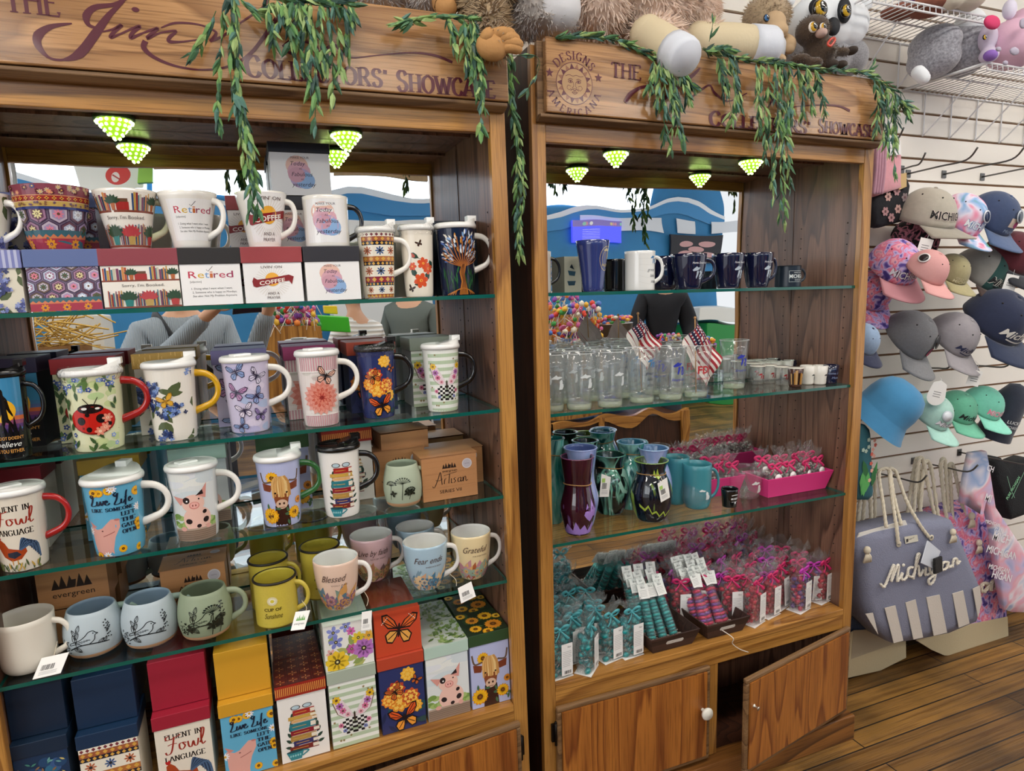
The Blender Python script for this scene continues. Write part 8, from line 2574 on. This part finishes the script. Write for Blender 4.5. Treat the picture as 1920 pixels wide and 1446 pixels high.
MB().tube(cr([at(1448, 60, 1, .050, FR) - c, at(1456, 62, 1, .048, FR) - c, at(1466, 57, 1, .052, FR) - c], 4), .0012, 5).build('mouth', M('#5a3a2a'), t)

t, c = toy('plush_orangutan', 'small dark brown plush ape with gold ringed eyes before the panda', 1532, 118, .05)
BRN = M('#4e3d2e', .95, sheen=.4, var=.4, bscale=160)
fuse('body', [(1523, 58, .07, 29, 27, .050), (1536, 102, .07, 28, 30, .05), (1550, 98, .04, 16, 12, .03), (1580, 97, .03, 18, 8, .018), (1525, 120, .03, 16, 11, .03), (1500, 112, .05, 18, 10, .03)], BRN, t, c, .006, 2600, .006)
fuse('snout', [(1540, 62, .012, 10, 9, .018)], M('#c2a398', .8), t, c, .004)
for px, py, y in ((1597, 95, .02), (1560, 121, .0), (1577, 122, .01)): fuse('paw', [(px, py, y, 10, 8, .02)], M('#3a3029', .9), t, c, .004)
eye(t, 1524, 51, .014, 10, '#d0a02c', '#efe9e2'); eye(t, 1543, 51, .018, 8, '#d0a02c', '#efe9e2')
MB().tube(cr([at(1552, 82, 1, .0, FR) - c, at(1560, 72, 1, -.002, FR) - c, at(1566, 74, 1, -.002, FR) - c, at(1558, 86, 1, -.002, FR) - c], 4, True), .004, 6, closed=True, flat=.4).build('ribbon_tag', M('#c2402c', .3), t)

t, c = toy('plush_panda', 'large white and grey plush panda with big gold rimmed eyes on the cabinet', 1560, 130, .20)
fuse('body', [(1590, 108, .22, 38, 34, .06), (1510, 108, .22, 40, 34, .06), (1555, 110, .22, 44, 34, .06)], M('#87868a', .95, sheen=.4, var=.8, bscale=260), t, c, .008)
WPL = M('#eef2f6', .85, bump=.08, bscale=60)
fuse('head', [(1550, 34, .20, 66, 56, .075), (1582, 46, .20, 48, 44, .07), (1520, 42, .20, 44, 42, .07)], WPL, t, c, .008)
fuse('ear', [(1624, 2, .20, 14, 18, .02)], WPL, t, c, .005); fuse('ear', [(1478, -2, .20, 14, 16, .02)], WPL, t, c, .005)
BLK = M('#15181e', .7)
for px, py, rx, rz in ((1534, 16, 23, 18), (1583, 20, 17, 23)):
	fuse('eye_patch', [(px, py, .128, rx, rz, .012)], BLK, t, c, .004); eye(t, px + 2, py + 1, .114, rx * .72, '#c9a22c')
fuse('nose', [(1562, 50, .118, 15, 17, .016)], BLK, t, c, .004)

t, c = toy('plush_bear', 'dark grey plush bear seen from behind on the right wire shelf', 1778, 140, .20)
fuse('body', [(1750, 112, .18, 36, 34, .09), (1752, 84, .18, 34, 34, .09), (1802, 108, .18, 38, 36, .09), (1800, 82, .18, 38, 34, .09)], M('#9a9aa2', .95, sheen=.4, var=.9, bscale=150), t, c, .009)
fuse('head', [(1818, 48, .15, 26, 30, .05)], WPL, t, c); limb(t, c, [(1722, 136, .16), (1732, 146, .15)], .022, WPL, 'paw')
t, c = toy('plush_cow', 'pink spotted plush cow with a bright pink ear on the right wire shelf', 1900, 122, .04)
fuse('body', [(1898, 84, .06, 52, 44, .09), (1925, 60, .06, 40, 44, .08)], M('#dcb2c8', .85, bump=.1), t, c, .008)
fuse('ear', [(1860, 42, .02, 22, 13, .012)], M('#d43a6c', .8), t, c, .004); fuse('horn', [(1893, 18, .05, 13, 18, .02)], M('#d9d4e6', .7), t, c, .004)
for px, py, a, b in ((1902, 96, 14, 8), (1872, 92, 8, 5), (1918, 44, 10, 10), (1885, 118, 8, 5)): fuse('spot', [(px, py, -.022, a, b, .006)], M('#b0a8ba', .85), t, c, .004)
t, c = toy('plush_giraffe', 'small white and purple plush peeping between the grey bear and the pink cow', 1852, 110, .08)
fuse('body', [(1852, 72, .07, 14, 26, .03), (1854, 104, .06, 16, 14, .03)], M('#cfc3d8', .85), t, c, .005); fuse('muzzle', [(1857, 104, .02, 13, 10, .02)], M('#8a63b8', .8), t, c, .004); eye(t, 1846, 70, .038, 5, '#c9a22c')
t, c = toy('plush_dog', 'cream plush toy on the upper wire shelf, cut by the picture top', 1808, 16, .10)
fuse('body', [(1805, -12, .08, 48, 34, .07), (1780, 4, .07, 24, 14, .04)], M('#d5cdbc', .9, bump=.1), t, c, .008)
t, c = toy('plush_fox', 'reddish brown plush lying on the upper wire shelf, seen through its wires', 1735, 36, .2)
fuse('body', [(1740, 14, .12, 44, 14, .07), (1690, 22, .2, 40, 12, .06)], M('#8a5444', .95, var=.3), t, c, .008); fuse('hood', [(1712, 4, .2, 22, 12, .05)], M('#5a2f6a', .9), t, c, .006)

# ------------------------------------------------------------------ leafy garlands
LEAF = attr_mat('leaf_green', .55)
LC_ = [lin(x) for x in ('#2f5638', '#3f6a44', '#64904e', '#24443a', '#96ae6c', '#4a7466', '#7d9a58')]


def garland(label, strands, seed):
	"""strands: (pixel points on plane y, y, leaves, spread in metres)."""
	R = random.Random(seed)
	p0 = at(*strands[0][0][0], 1, strands[0][1], FR)
	t = thing('leaf_garland', label, 'garland', Matrix.Translation(p0), 'artificial leaf garlands over the cabinets')
	L = MB(); S = MB()
	for pts, y, n, sp in strands:
		P = [at(a, b, 1, y, FR) - p0 for a, b in pts]
		n = int(n * .85)
		ns = max(1, n // 26)
		for s in range(ns):
			Q = [p + Vector((R.gauss(0, sp), R.gauss(0, sp * .5), R.gauss(0, sp * .3))) * (.3 + .7 * i / len(P)) for i, p in enumerate(P)]
			c = cr(Q, 8) if len(Q) > 1 else Q
			S.tube(c, .0008, 4)
			m = n // ns
			for k in range(m):
				f = R.random() * (len(c) - 1.001); i = int(f)
				q = c[i].lerp(c[i + 1], f - i); tg = (c[i + 1] - c[i]).normalized()
				d = (tg + Vector((R.gauss(0, .24), R.gauss(0, .3) - .08, R.gauss(0, .18)))).normalized()
				l = R.uniform(.022, .042); u = d.cross(Vector((R.gauss(0, .4), -1, R.gauss(0, .4)))).normalized() * l * R.uniform(.09, .15); b = d.cross(u).normalized() * l * .07
				L.add([q, q + d * l * .35 + u, q + d * l * .7 + u * .75 + b, q + d * l + b, q + d * l * .7 - u * .75 + b, q + d * l * .35 - u, q + d * l * .45 - b], [(0, 6, 1), (1, 6, 2), (2, 6, 3), (3, 6, 4), (4, 6, 5), (5, 6, 0)], 0, False, R.choice(LC_))
	L.build('leaves', LEAF, t); S.build('stem', M('#3a5a2c', .7), t)


def hang_(lst, y, n, sp): return [([(a, b), ((a + c) / 2 + 2, (b + d) / 2), (c, d)], y, n, sp) for a, b, c, d in lst]


garland('leaf garland hanging in a long rope left of the Shore lettering, mug cabinet', [([(432, -12), (436, 80), (442, 170), (462, 250), (470, 320), (466, 395)], -.135, 120, .010), ([(440, -12), (446, 90), (450, 190), (470, 270), (478, 345)], -.13, 90, .009), ([(418, 20), (416, 120), (410, 200), (414, 238)], -.125, 34, .005), ([(445, -5), (470, 20), (486, 14)], -.12, 20, .01), ([(405, 20), (380, 70), (358, 100)], -.125, 16, .004)], 1)
garland('leaf garland hanging in a fan of short sprays, middle of the mug cabinet sign', [([(490, -8), (560, -6), (650, -2)], -.125, 110, .022)] + hang_([(500, 0, 506, 70), (520, 0, 512, 60), (530, 0, 545, 110), (548, 0, 552, 80), (560, 0, 568, 60), (575, 0, 584, 170), (585, 0, 592, 232), (598, 0, 606, 120), (612, 0, 618, 200), (625, 0, 640, 130), (640, 0, 656, 90), (560, 5, 566, 130), (650, 0, 662, 40)], -.13, 30, .006), 2)
garland('leaf garland along the right end of the mug cabinet sign, trailing down the lettering', [([(746, 42), (790, 34), (830, 30), (892, 36)], -.125, 50, .007)] + hang_([(775, 36, 748, 44), (835, 30, 852, 80), (868, 30, 872, 110), (880, 34, 894, 170), (888, 34, 900, 150), (890, 36, 906, 240), (884, 36, 884, 130), (894, 60, 902, 200)], -.13, 34, .006), 3)
garland('leaf garland dropping through the gap between the two cabinets', [([(948, 96), (954, 170), (960, 240), (972, 310), (970, 400), (962, 470)], -.02, 120, .010), ([(958, 100), (964, 200), (974, 290), (978, 360), (970, 440)], -.02, 90, .009), ([(960, 105), (1000, 104), (1012, 120), (1002, 150), (984, 172)], -.05, 12, .003)], 4)
garland('leaf garland spread along the top of the glassware cabinet with many trailing sprays', [([(1042, 72), (1100, 66), (1160, 82), (1230, 108)], -.04, 110, .010), ([(1320, 92), (1345, 100), (1400, 112), (1460, 118), (1540, 130), (1620, 138), (1670, 170), (1700, 205)], -.04, 260, .012), ([(1325, 100), (1350, 92), (1370, 100)], -.06, 60, .018)]
		+ hang_([(1236, 112, 1234, 190), (1242, 112, 1250, 255), (1250, 115, 1262, 282), (1258, 118, 1268, 250), (1265, 120, 1280, 262), (1272, 125, 1288, 180), (1228, 112, 1222, 160), (1280, 128, 1296, 160)], -.064, 40, .007) + hang_([(1345, 105, 1352, 170), (1356, 104, 1368, 222), (1366, 104, 1380, 190), (1376, 104, 1386, 196)], -.064, 32, .006)
		+ hang_([(1418, 116, 1424, 255), (1426, 116, 1436, 300), (1440, 118, 1448, 372), (1452, 118, 1462, 400), (1462, 118, 1470, 420), (1470, 120, 1478, 350), (1482, 122, 1484, 220), (1496, 124, 1506, 205), (1512, 126, 1520, 200), (1528, 128, 1548, 218), (1478, 120, 1470, 290), (1456, 118, 1452, 330)], -.064, 40, .006)
		+ hang_([(1640, 150, 1648, 250), (1652, 156, 1656, 262), (1662, 162, 1664, 292), (1672, 170, 1672, 330), (1680, 176, 1680, 270), (1690, 186, 1702, 210)], -.064, 40, .006), 5)
for lab, a, b in (('thin leaf spray standing up beside the llama leg', (1330, 78), (1338, 34)), ('single leaf stem standing up at the right end of the cabinet top', (1625, 138), (1638, 120))):
	garland(lab, [([a, ((a[0] + b[0]) / 2, (a[1] + b[1]) / 2), b], -.02, 5, .001)], 9)
# ------------------------------------------------------------------ the shop behind the camera, seen in the mirrors
MY = DEP - .0135


def mir(px, py, Y, fr=FR):
	"""World point at depth y = Y (frame space) whose mirror image shows at pixel (px, py)."""
	q = at(px, py, 1, 2 * MY - Y, fr)
	return fr @ Vector((q.x, Y, q.z))


def mbox(name, label, cat, px0, px1, py0, py1, Y, dep, mat, fr=FR, group=None, zb=None):
	a, b = mir(px0, py1, Y, fr), mir(px1, py0, Y, fr)
	z0 = a.z if zb is None else zb
	t = thing(name, label, cat, Matrix.Translation(((a.x + b.x) / 2, Y, z0)), group)
	w, h = abs(b.x - a.x) / 2, b.z - z0
	MB().box(-w, w, -dep, 0, 0, h).build('body', mat, t, bevel=min(.006, w * .2))
	return t, w, h


FW = FAR
zt = mir(1200, 392, FW).z
# pale upper wall with a wavy blue border and glowing panels added for its bright white
m = MB(); n = 60
for k in range(n):
	x0, x1 = -4.5 + 10 * k / n, -4.5 + 10 * (k + 1) / n
	f = lambda x: zt - .10 + .10 * math.sin(x * 1.7) + .05 * math.sin(x * 4.1)
	m.add([(x0, FW + .017, f(x0) - .07), (x1, FW + .017, f(x1) - .07), (x1, FW + .017, f(x1) + .12), (x0, FW + .017, f(x0) + .12)], [(0, 1, 2, 3)])
struct(m.build('trim_1', M('#eef2f6', .6)))
m = MB()
for k in range(n):
	x0, x1 = -4.5 + 10 * k / n, -4.5 + 10 * (k + 1) / n
	m.add([(x0, FW + .02, f(x0) - .07), (x1, FW + .02, f(x1) - .07), (x1, FW + .02, f(x1) + .07), (x0, FW + .02, f(x0) + .07)], [(0, 1, 2, 3)])
struct(m.build('trim_2', M('#3f8cc4', .5)))
glow = M('#eaf4ff', .5, emit=1.5)  # emission put in for the overbright white wall, also lights the shop
for i, (a, b) in enumerate(((-4.2, -1.45), (-1.4, 1.45), (1.5, 4.4))):
	struct(MB().box(a, b, FW + .011, FW + .016, zt - .02, 2.97).build('window_%d' % (i + 1), glow))
for i, (a, b) in enumerate(((1080, 1250), (1268, 1305), (1330, 1380))):
	p, q = mir(a, 432, FW + .03), mir(b, 408, FW + .03)
	struct(MB().box(p.x, q.x, FW + .022, FW + .03, p.z, q.z).build('trim_%d' % (i + 3), M('#dfe4ea', .6)))
t, w, h = mbox('menu_screen', 'glowing blue and violet menu screen on the blue wall, seen in the mirror', 'screen', 1068, 1176, 414, 458, FW + .08, .05, M('#3a3fd0', .3, emit=1.1))
a = Art(2 * w, h); R = random.Random(4)
a.rect(0, h * .75, 2 * w, h, '#9a8ae0')
for k in range(9): a.ell(2 * w * R.random(), h * .86, h * .08, h * .07, R.choice(['#e9a0c0', '#f0e0a0', '#a0e0d0', '#ffffff']))
for k in range(7): a.line([(w * 1.1, h * (.62 - .08 * k)), (w * 1.7, h * (.62 - .08 * k))], h * .025, '#d0d4ff')
a.flat(t, (w, .0, 0), (-1, 0, 0), (0, 0, 1), 'print')
t, w, h = mbox('framed_picture', 'dark framed picture in pale pinks on the blue wall, seen in the mirror', 'picture', 1257, 1350, 436, 490, FW + .06, .03, M('#1c1a22', .4))
a = Art(2 * w, h)
for x, y in ((.3, .7), (.7, .7), (.5, .5), (.3, .3), (.72, .35)): a.ell(2 * w * x, h * y, w * .3, h * .11, '#c99a98')
a.flat(t, (w, 0, 0), (-1, 0, 0), (0, 0, 1), 'print')
t, w, h = mbox('fruit_sign', 'pale sign with a red fruit hanging high, mirrored over the bookshelf mug', 'sign', 150, 262, 300, 352, FW + .5, .02, M('#f2f4ee', .5), FL)
Art(2 * w, h).ell(w * .9, h * .55, w * .42, h * .36, '#d8322c', n=24).ell(w * 1.0, h * .5, w * .14, h * .2, '#f0e4e0').line([(w * .84, h * .4), (w * 1.1, h * .6)], h * .05, '#b02a2a').flat(t, (w, 0, 0), (-1, 0, 0), (0, 0, 1), 'print')
mbox('green_balloon', 'green balloon hanging beside the fruit sign, seen in the mirror', 'balloon', 254, 280, 300, 345, FW + .7, .1, M('#8fc84a', .4), FL)
for i, (a, b, c, d) in enumerate(((284, 505, 296, 318), (622, 792, 298, 334))):
	mbox('fabric_valance', ('long', 'short')[i] + ' tan fabric valance hanging high, seen in the mirror', 'valance', a, b, c, d, FW + .9, .03, M('#a08a6a', .9, bump=.6, bscale=14, var=.3), FL, 'fabric valances seen in the mirror')
mbox('chest_freezer', 'green chest freezer with a white lid, seen in the mirror past the flags', 'freezer', 1322, 1400, 607, 720, -4.9, .6, M('#1f8a3a', .4), zb=0.)
mbox('stall_counter', 'white stall top above the green freezer, seen in the mirror', 'counter', 1310, 1400, 578, 606, -4.88, .55, M('#e2e2dc', .5))
# wooden barrow with a waved rim
Y = -1.95
a, b = mir(1036, 850, Y), mir(1284, 850, Y)
zt_, zb_ = mir(1150, 790, Y).z, .12
t = thing('wooden_cart', 'dark wooden display cart with a pale waved rim, seen in the mirror behind the vases', 'cart', Matrix.Translation(((a.x + b.x) / 2, Y, 0)))
w = (b.x - a.x) / 2
MB().box(-w, w, -.55, 0, zb_, zt_).build('body', OAK_DARK, t)
m = MB()
top = [(-w + 2 * w * k / 30, .012, zt_ + .03 + .02 * math.sin(k * .65)) for k in range(31)]; low = [(x, .012, z - .05 - .02 * math.cos(k * .4)) for k, (x, _, z) in enumerate(top)]
m.prism(top + low[::-1], (0, -.03, 0)); m.build('waved_rim', OAK_H, t)
for x in (-w, -w * .3, w - .05): MB().box(x, x + .05, -.01, .02, 0, zt_ + .03).build('stile', OAK_V, t)
# bins of sweets on the cart
CC = ['#d8402c', '#e8b83a', '#3f9c4a', '#4a78c8', '#d86aa0', '#e9e2d0', '#8a4ab0', '#f08a3a']
for i, (px0, px1, py0, py1, yy) in enumerate(((1122, 1178, 605, 660, -2.2), (1230, 1280, 638, 672, -2.25), (1300, 1335, 640, 670, -2.3))):
	a, b = mir(px0, py1, yy), mir(px1, py0, yy)
	t = thing('sweet_bucket', 'galvanised bucket of bright wrapped sweets, %s in the mirror' % ('beside the lollipops', 'below the striped cloth', 'nearest the green freezer')[i], 'bucket', Matrix.Translation(((a.x + b.x) / 2, yy, zt_ + .03)))
	r = (b.x - a.x) / 2; h = max(b.z - zt_ - .03, .15)
	MB().lathe([(.0005, 0), (r * .8, 0), (r, h), (r * 1.03, h), (r * .96, h - .01), (r * .7, h - .04), (.0005, h - .04)], 24).build('pail', M('#b8b8b4', .3, .8), t)
	m = MB(); R = random.Random(i)
	for k in range(70): g, d = R.uniform(0, 6.3), r * .9 * math.sqrt(R.random()); m.ball((d * math.cos(g), d * math.sin(g), h + R.uniform(-.02, .05)), .02, .014, .014, 6, 0, None, lin(R.choice(CC)))
	m.build('sweets', INK, t)['kind'] = 'stuff'


def lollies(name, label, px, py, yy, sx, sz, n, seed, floor=0.):
	c = mir(px, py, yy); t = thing(name, label, 'sweets', Matrix.Translation(c)); m = MB(); R = random.Random(seed)
	for k in range(n):
		p = Vector((R.uniform(-sx, sx), R.uniform(-.1, .1), R.uniform(-sz, sz))); d = Vector((R.gauss(0, .5), R.gauss(0, .4), 1)).normalized()
		m.ball(p, R.uniform(.014, .026), n=7, col=lin(R.choice(CC))); m.tube([p, p - d * .1], .0025, 4, col=lin('#ece6da'))
	m.build('lollipops', INK, t)['kind'] = 'stuff'
	MB().box(-sx, sx, -.08, .08, floor - c.z, -sz * .8).build('stand', OAK_V, t)


lollies('lollipop_stand', 'stand packed with bright lollipops, mirrored behind the pint glasses', 1068, 610, -2.15, .24, .16, 150, 1, zt_ + .031)
lollies('lollipop_stand', 'tall stand of green and red sweets, mirrored at the left edge of the glassware mirror', 1050, 540, -2.75, .12, .2, 80, 2)
lollies('sweet_rack', 'rack of bright sweet packets, mirrored between the two shelves of travel mugs', 560, 590, -2.4, .16, .10, 90, 3)
mbox('candy_carton', 'bright green carton of sweets with a pink badge, mirrored beside the striped top', 'carton', 598, 656, 592, 622, -2.6, .12, M('#3fb82c', .4), FL)
for i, (a, b, c, d, col) in enumerate(((520, 548, 590, 630, '#2f3a4a'), (552, 585, 585, 606, '#d8486a'), (560, 600, 610, 628, '#e89ab0'), (610, 634, 575, 590, '#e8c02c'))):
	mbox('sweet_packet', ('dark', 'rose red', 'pale pink', 'yellow')[i] + ' packet of sweets, mirrored left of the striped top', 'packet', a, b, c, d, -2.7, .08, M(col, .4), FL, 'sweet packets seen in the mirror')
p = mir(66, 660, -1.3, FL); q = mir(72, 588, -1.3, FL)
t = thing('steel_post', 'polished steel post mirrored at the left of the mug cabinet', 'post', Matrix.Translation((p.x, p.y, 0))); MB().lathe([(.012, 0), (.012, 2.3)], 16, cap0=True, cap1=True).build('tube', M('#c2c8cc', .15, .95), t)
c = mir(92, 625, -2.3, FL)
t = thing('straw_bundle', 'bundle of golden straw in a basket, mirrored at the left of the mug cabinet', 'straw', Matrix.Translation((c.x, c.y, 0)))
m = MB(); R = random.Random(5)
for k in range(140): p = Vector((R.gauss(0, .09), R.gauss(0, .06), c.z + R.uniform(-.12, .16))); m.tube([p, p + Vector((R.gauss(0, .12), R.gauss(0, .08), R.uniform(-.1, .1)))], .004, 4, cap=False)
m.build('straw', M('#c9a24c', .7), t)['kind'] = 'stuff'
MB().lathe([(.16, 0), (.2, c.z - .05)], 20, cap0=True).build('basket', M('#8a6236', .8, bump=.6, bscale=90), t)
mbox('white_shelf_unit', 'white shelf unit with stacked goods, mirrored left of the grey sweater', 'shelves', 120, 196, 588, 800, -3.4, .4, M('#dedbd2', .6), FL, zb=0.)
p = mir(760, 470, -4.4, FL)
mbox('white_rack', 'low white rack with an orange top, mirrored above the banded travel mug', 'rack', 620, 800, 408, 470, -5.0, .3, M('#d9dde0', .6), FL, zb=0.)


# ------------------------------------------------------------------ people seen in the mirror
def skin_mesh(name, V, E, mat, parent, sub=2):
	me = bpy.data.meshes.new(name)
	me.from_pydata([v[:3] for v in V], E, [])
	o = bpy.data.objects.new(name, me); SC.collection.objects.link(o); o.parent = parent
	me.materials.append(mat)
	o.modifiers.new('skin', 'SKIN'); s = o.modifiers.new('smooth', 'SUBSURF'); s.levels = s.render_levels = sub
	for i, v in enumerate(V):
		r = v[3]; me.skin_vertices[0].data[i].radius = (r, r * (v[4] if len(v) > 4 else 1)); me.skin_vertices[0].data[i].use_root = i == 0
	o.modifiers['skin'].use_smooth_shade = True
	return o


def person(label, x, y, face, H, top, trousers, hair, arms, grip=None, strap=None, stripe=None):
	"""face: heading angle of the front (0 = towards +y). arms: right and left (elbow, wrist) in the body's space."""
	t = thing('person', label, 'person', TR(x, y, 0, face), 'people seen in the mirrors')
	k = H / 1.7
	SK = M('#c99a7c', .5)
	sh = 1.40 * k
	chain = [(0, 0, .93 * k, .145 * k, .75), (0, .01, 1.08 * k, .125 * k, .8), (0, .01, 1.25 * k, .145 * k, .75), (0, 0, sh - .01, .11 * k, .8), (0, .01, 1.49 * k, .052 * k), (0, .03, 1.56 * k, .072 * k), (0, .02, 1.63 * k, .086 * k)]
	V = list(chain); E = [(i, i + 1) for i in range(6)]
	for s, (el, wr) in zip((1, -1), arms):
		b = len(V); V += [(s * .17 * k, 0, sh - .03, .062 * k), (*el, .045 * k), (*wr, .031 * k)]; E += [(3, b), (b, b + 1), (b + 1, b + 2)]
		w = Vector(wr); d = (w - Vector(el)).normalized()
		b2 = len(V); V.append((*(w + d * .05), .030, .5)); E.append((b + 2, b2))
		u = d.cross(Vector((0, 0, 1))).normalized(); n = d.cross(u)
		for f in range(4):
			o = w + d * .085 + n * (.03 - .02 * f); l = (.06, .07, .066, .052)[f]; b3 = len(V)
			V += [(*o, .0095), (*(o + d * l * .5 + u * s * .012), .009), (*(o + d * l * .7 + u * s * .04), .008)]; E += [(b2, b3), (b3, b3 + 1), (b3 + 1, b3 + 2)]
		o = w + d * .045 + n * .035; b3 = len(V)
		V += [(*o, .011), (*(o + n * .022 + d * .03), .0095), (*(o + n * .028 + d * .055), .008)]; E += [(b2, b3), (b3, b3 + 1), (b3 + 1, b3 + 2)]
	for s in (1, -1):
		b = len(V); V += [(s * .10 * k, 0, .84 * k, .095 * k), (s * .11 * k, .02, .48 * k, .062 * k), (s * .11 * k, -.01, .09 * k, .042 * k), (s * .12 * k, .14, .035, .036)]; E += [(0, b), (b, b + 1), (b + 1, b + 2), (b + 2, b + 3)]
	body = skin_mesh('body', V, E, SK, t)
	hz = 1.605 * k
	MB().ball((0, .115 * k, hz - .01), .014, .02, .018, 10).ball((0, .105 * k, hz - .05), .024, .008, .007, 10, 1).ball((.088 * k, .02, hz - .01), .01, .018, .028, 8).ball((-.088 * k, .02, hz - .01), .01, .018, .028, 8).build('face_details', [SK, M('#a0564e', .5)], t)
	for s in (1, -1): MB().ball((s * .033, .096 * k, hz + .022), .011, .006, .007, 8).ball((s * .033, .101 * k, hz + .022), .005, .003, .005, 8, 1).build('eye', [M('#f0ece8', .2), M('#2a1c14', .2)], t)
	hb = MB(); R = random.Random(2)
	for i in range(60):
		g, h = R.uniform(0, 6.3), R.uniform(-.5, 1.5); q = Vector((.095 * math.cos(g) * math.cos(h), .02 + .098 * math.sin(g) * math.cos(h), hz + .03 + .10 * math.sin(h)))
		if q.y > .07 and q.z < hz + .06: continue
		hb.ball(q, .032, n=8)
	hb.build('hair', M(hair, .7, bump=.5, bscale=90), t)
	# clothes: sweater and trousers, a little larger than the body
	V = [(0, 0, .86 * k, .165 * k, .8), (0, .01, 1.05 * k, .165 * k, .8), (0, .01, 1.25 * k, .20 * k, .72), (0, 0, sh - .01, .135 * k, .8), (0, .01, sh + .06, .066 * k)]; E = [(i, i + 1) for i in range(4)]
	for s, (el, wr) in zip((1, -1), arms):
		b = len(V); q = Vector(el).lerp(Vector(wr), .97); V += [(s * .18 * k, 0, sh - .04, .082 * k), (*el, .066 * k), (*q, .047 * k)]; E += [(3, b), (b, b + 1), (b + 1, b + 2)]
	skin_mesh('sweater', V, E, top, t)
	V = [(0, 0, .90 * k, .150 * k, .8)]; E = []
	for s in (1, -1):
		b = len(V); V += [(s * .10 * k, 0, .80 * k, .108 * k), (s * .11 * k, .02, .46 * k, .082 * k), (s * .11 * k, -.01, .08 * k, .072 * k)]; E += [(0, b), (b, b + 1), (b + 1, b + 2)]
	skin_mesh('trousers', V, E, trousers, t)
	for s in (1, -1): MB().ball((s * .12 * k, .06, .04), .045, .13, .045, 14).build('shoe', M('#2a2624', .5), t)
	if strap: MB().tube(cr([(-.14, -.09, sh + .01), (-.12, .03, sh + .05), (-.04, .165, 1.28 * k), (.10, .165, 1.12 * k), (.18, .05, .98 * k), (.16, -.1, .95 * k)], 6), .022, 8, flat=.2).build('bag_strap', M('#17181c', .6), t)
	return t


def knit(c, axis, sc):
	m = drip('knit_' + c[1:], [c, c, '#dfe2e4' if axis == 2 else c], 3, 1, 0)
	nt = m.node_tree; b = nt.nodes['Principled BSDF']; b.inputs['Coat Weight'].default_value = 0; b.inputs['Roughness'].default_value = .9
	wv = nt.nodes.new('ShaderNodeTexWave'); wv.inputs['Scale'].default_value = sc; wv.bands_direction = 'Z' if axis == 2 else 'X'
	tc = nt.nodes.new('ShaderNodeTexCoord'); nt.links.new(tc.outputs['Object'], wv.inputs['Vector'])
	bp = nt.nodes.new('ShaderNodeBump'); bp.inputs['Strength'].default_value = .6; bp.inputs['Distance'].default_value = .01
	nt.links.new(wv.outputs['Fac'], bp.inputs['Height']); nt.links.new(bp.outputs['Normal'], b.inputs['Normal'])
	if axis == 2:
		r = [n for n in nt.nodes if n.type == 'VALTORGB'][0]; nt.links.new(wv.outputs['Fac'], r.inputs['Fac'])
	return m


# the photographer: phone just behind the lens, both hands on it
px_ = mir(345, 640, -1.86, FL)
fa = math.atan2(-(CAM.x - px_.x), 1.55)
toL = lambda p: TR(px_.x, -1.86, 0, fa).inverted() @ p
pb = CAM - FWD * .014
wr1, wr2 = toL(pb + RGT * .15 - FWD * .09 + DWN * .05), toL(pb - RGT * .15 - FWD * .09 + DWN * .05)
person('person in a grey blue ribbed sweater with a dark bag strap, holding up a phone', px_.x, -1.86, fa, 1.70, knit('#97a2ac', 0, 34), M('#1f2530', .8), '#5a4030',
	   [((.27, .12, 1.06), tuple(wr1)), ((-.29, .10, 1.04), tuple(wr2))], strap=True)
ph = thing('smartphone', 'dark smartphone held in both hands by the person in the grey blue sweater', 'phone', mat4(RGT, -DWN, -FWD, pb))
MB().box(-.078, .078, -.060, .016, .0, .008).build('body', M('#15161a', .2, coat=.5), ph, bevel=.003)
MB().box(-.074, .074, -.056, .012, .0081, .0084).build('screen', M('#20242c', .08, emit=.3), ph)
q = mir(672, 610, -3.1, FL)
person('person with curly hair in a pale striped top, mirrored behind the marigold mug', q.x, -3.1, 2.6, 1.6, knit('#c9c4bc', 2, 9), M('#22262e', .8), '#3a2a20', [((.26, .02, 1.1), (.22, .2, .95)), ((-.26, .02, 1.1), (-.22, .2, .95))])
q = mir(770, 600, -4.3, FL)
person('person in a grey green jacket, mirrored at the right of the mug cabinet mirror', q.x, -4.3, .6, 1.72, M('#5a625e', .85), M('#1c2230', .8), '#2a2220', [((.27, .02, 1.12), (.24, .2, .98)), ((-.27, .02, 1.12), (-.24, .2, .98))])
q = mir(1240, 600, -3.2)
person('person in a black top, mirrored behind the small flags', q.x, -3.2, .2, 1.78, M('#12141c', .85), M('#3a3f4a', .8), '#4a3a2a', [((.30, .02, 1.15), (.26, .18, .98)), ((-.30, .02, 1.15), (-.26, .18, .98))])
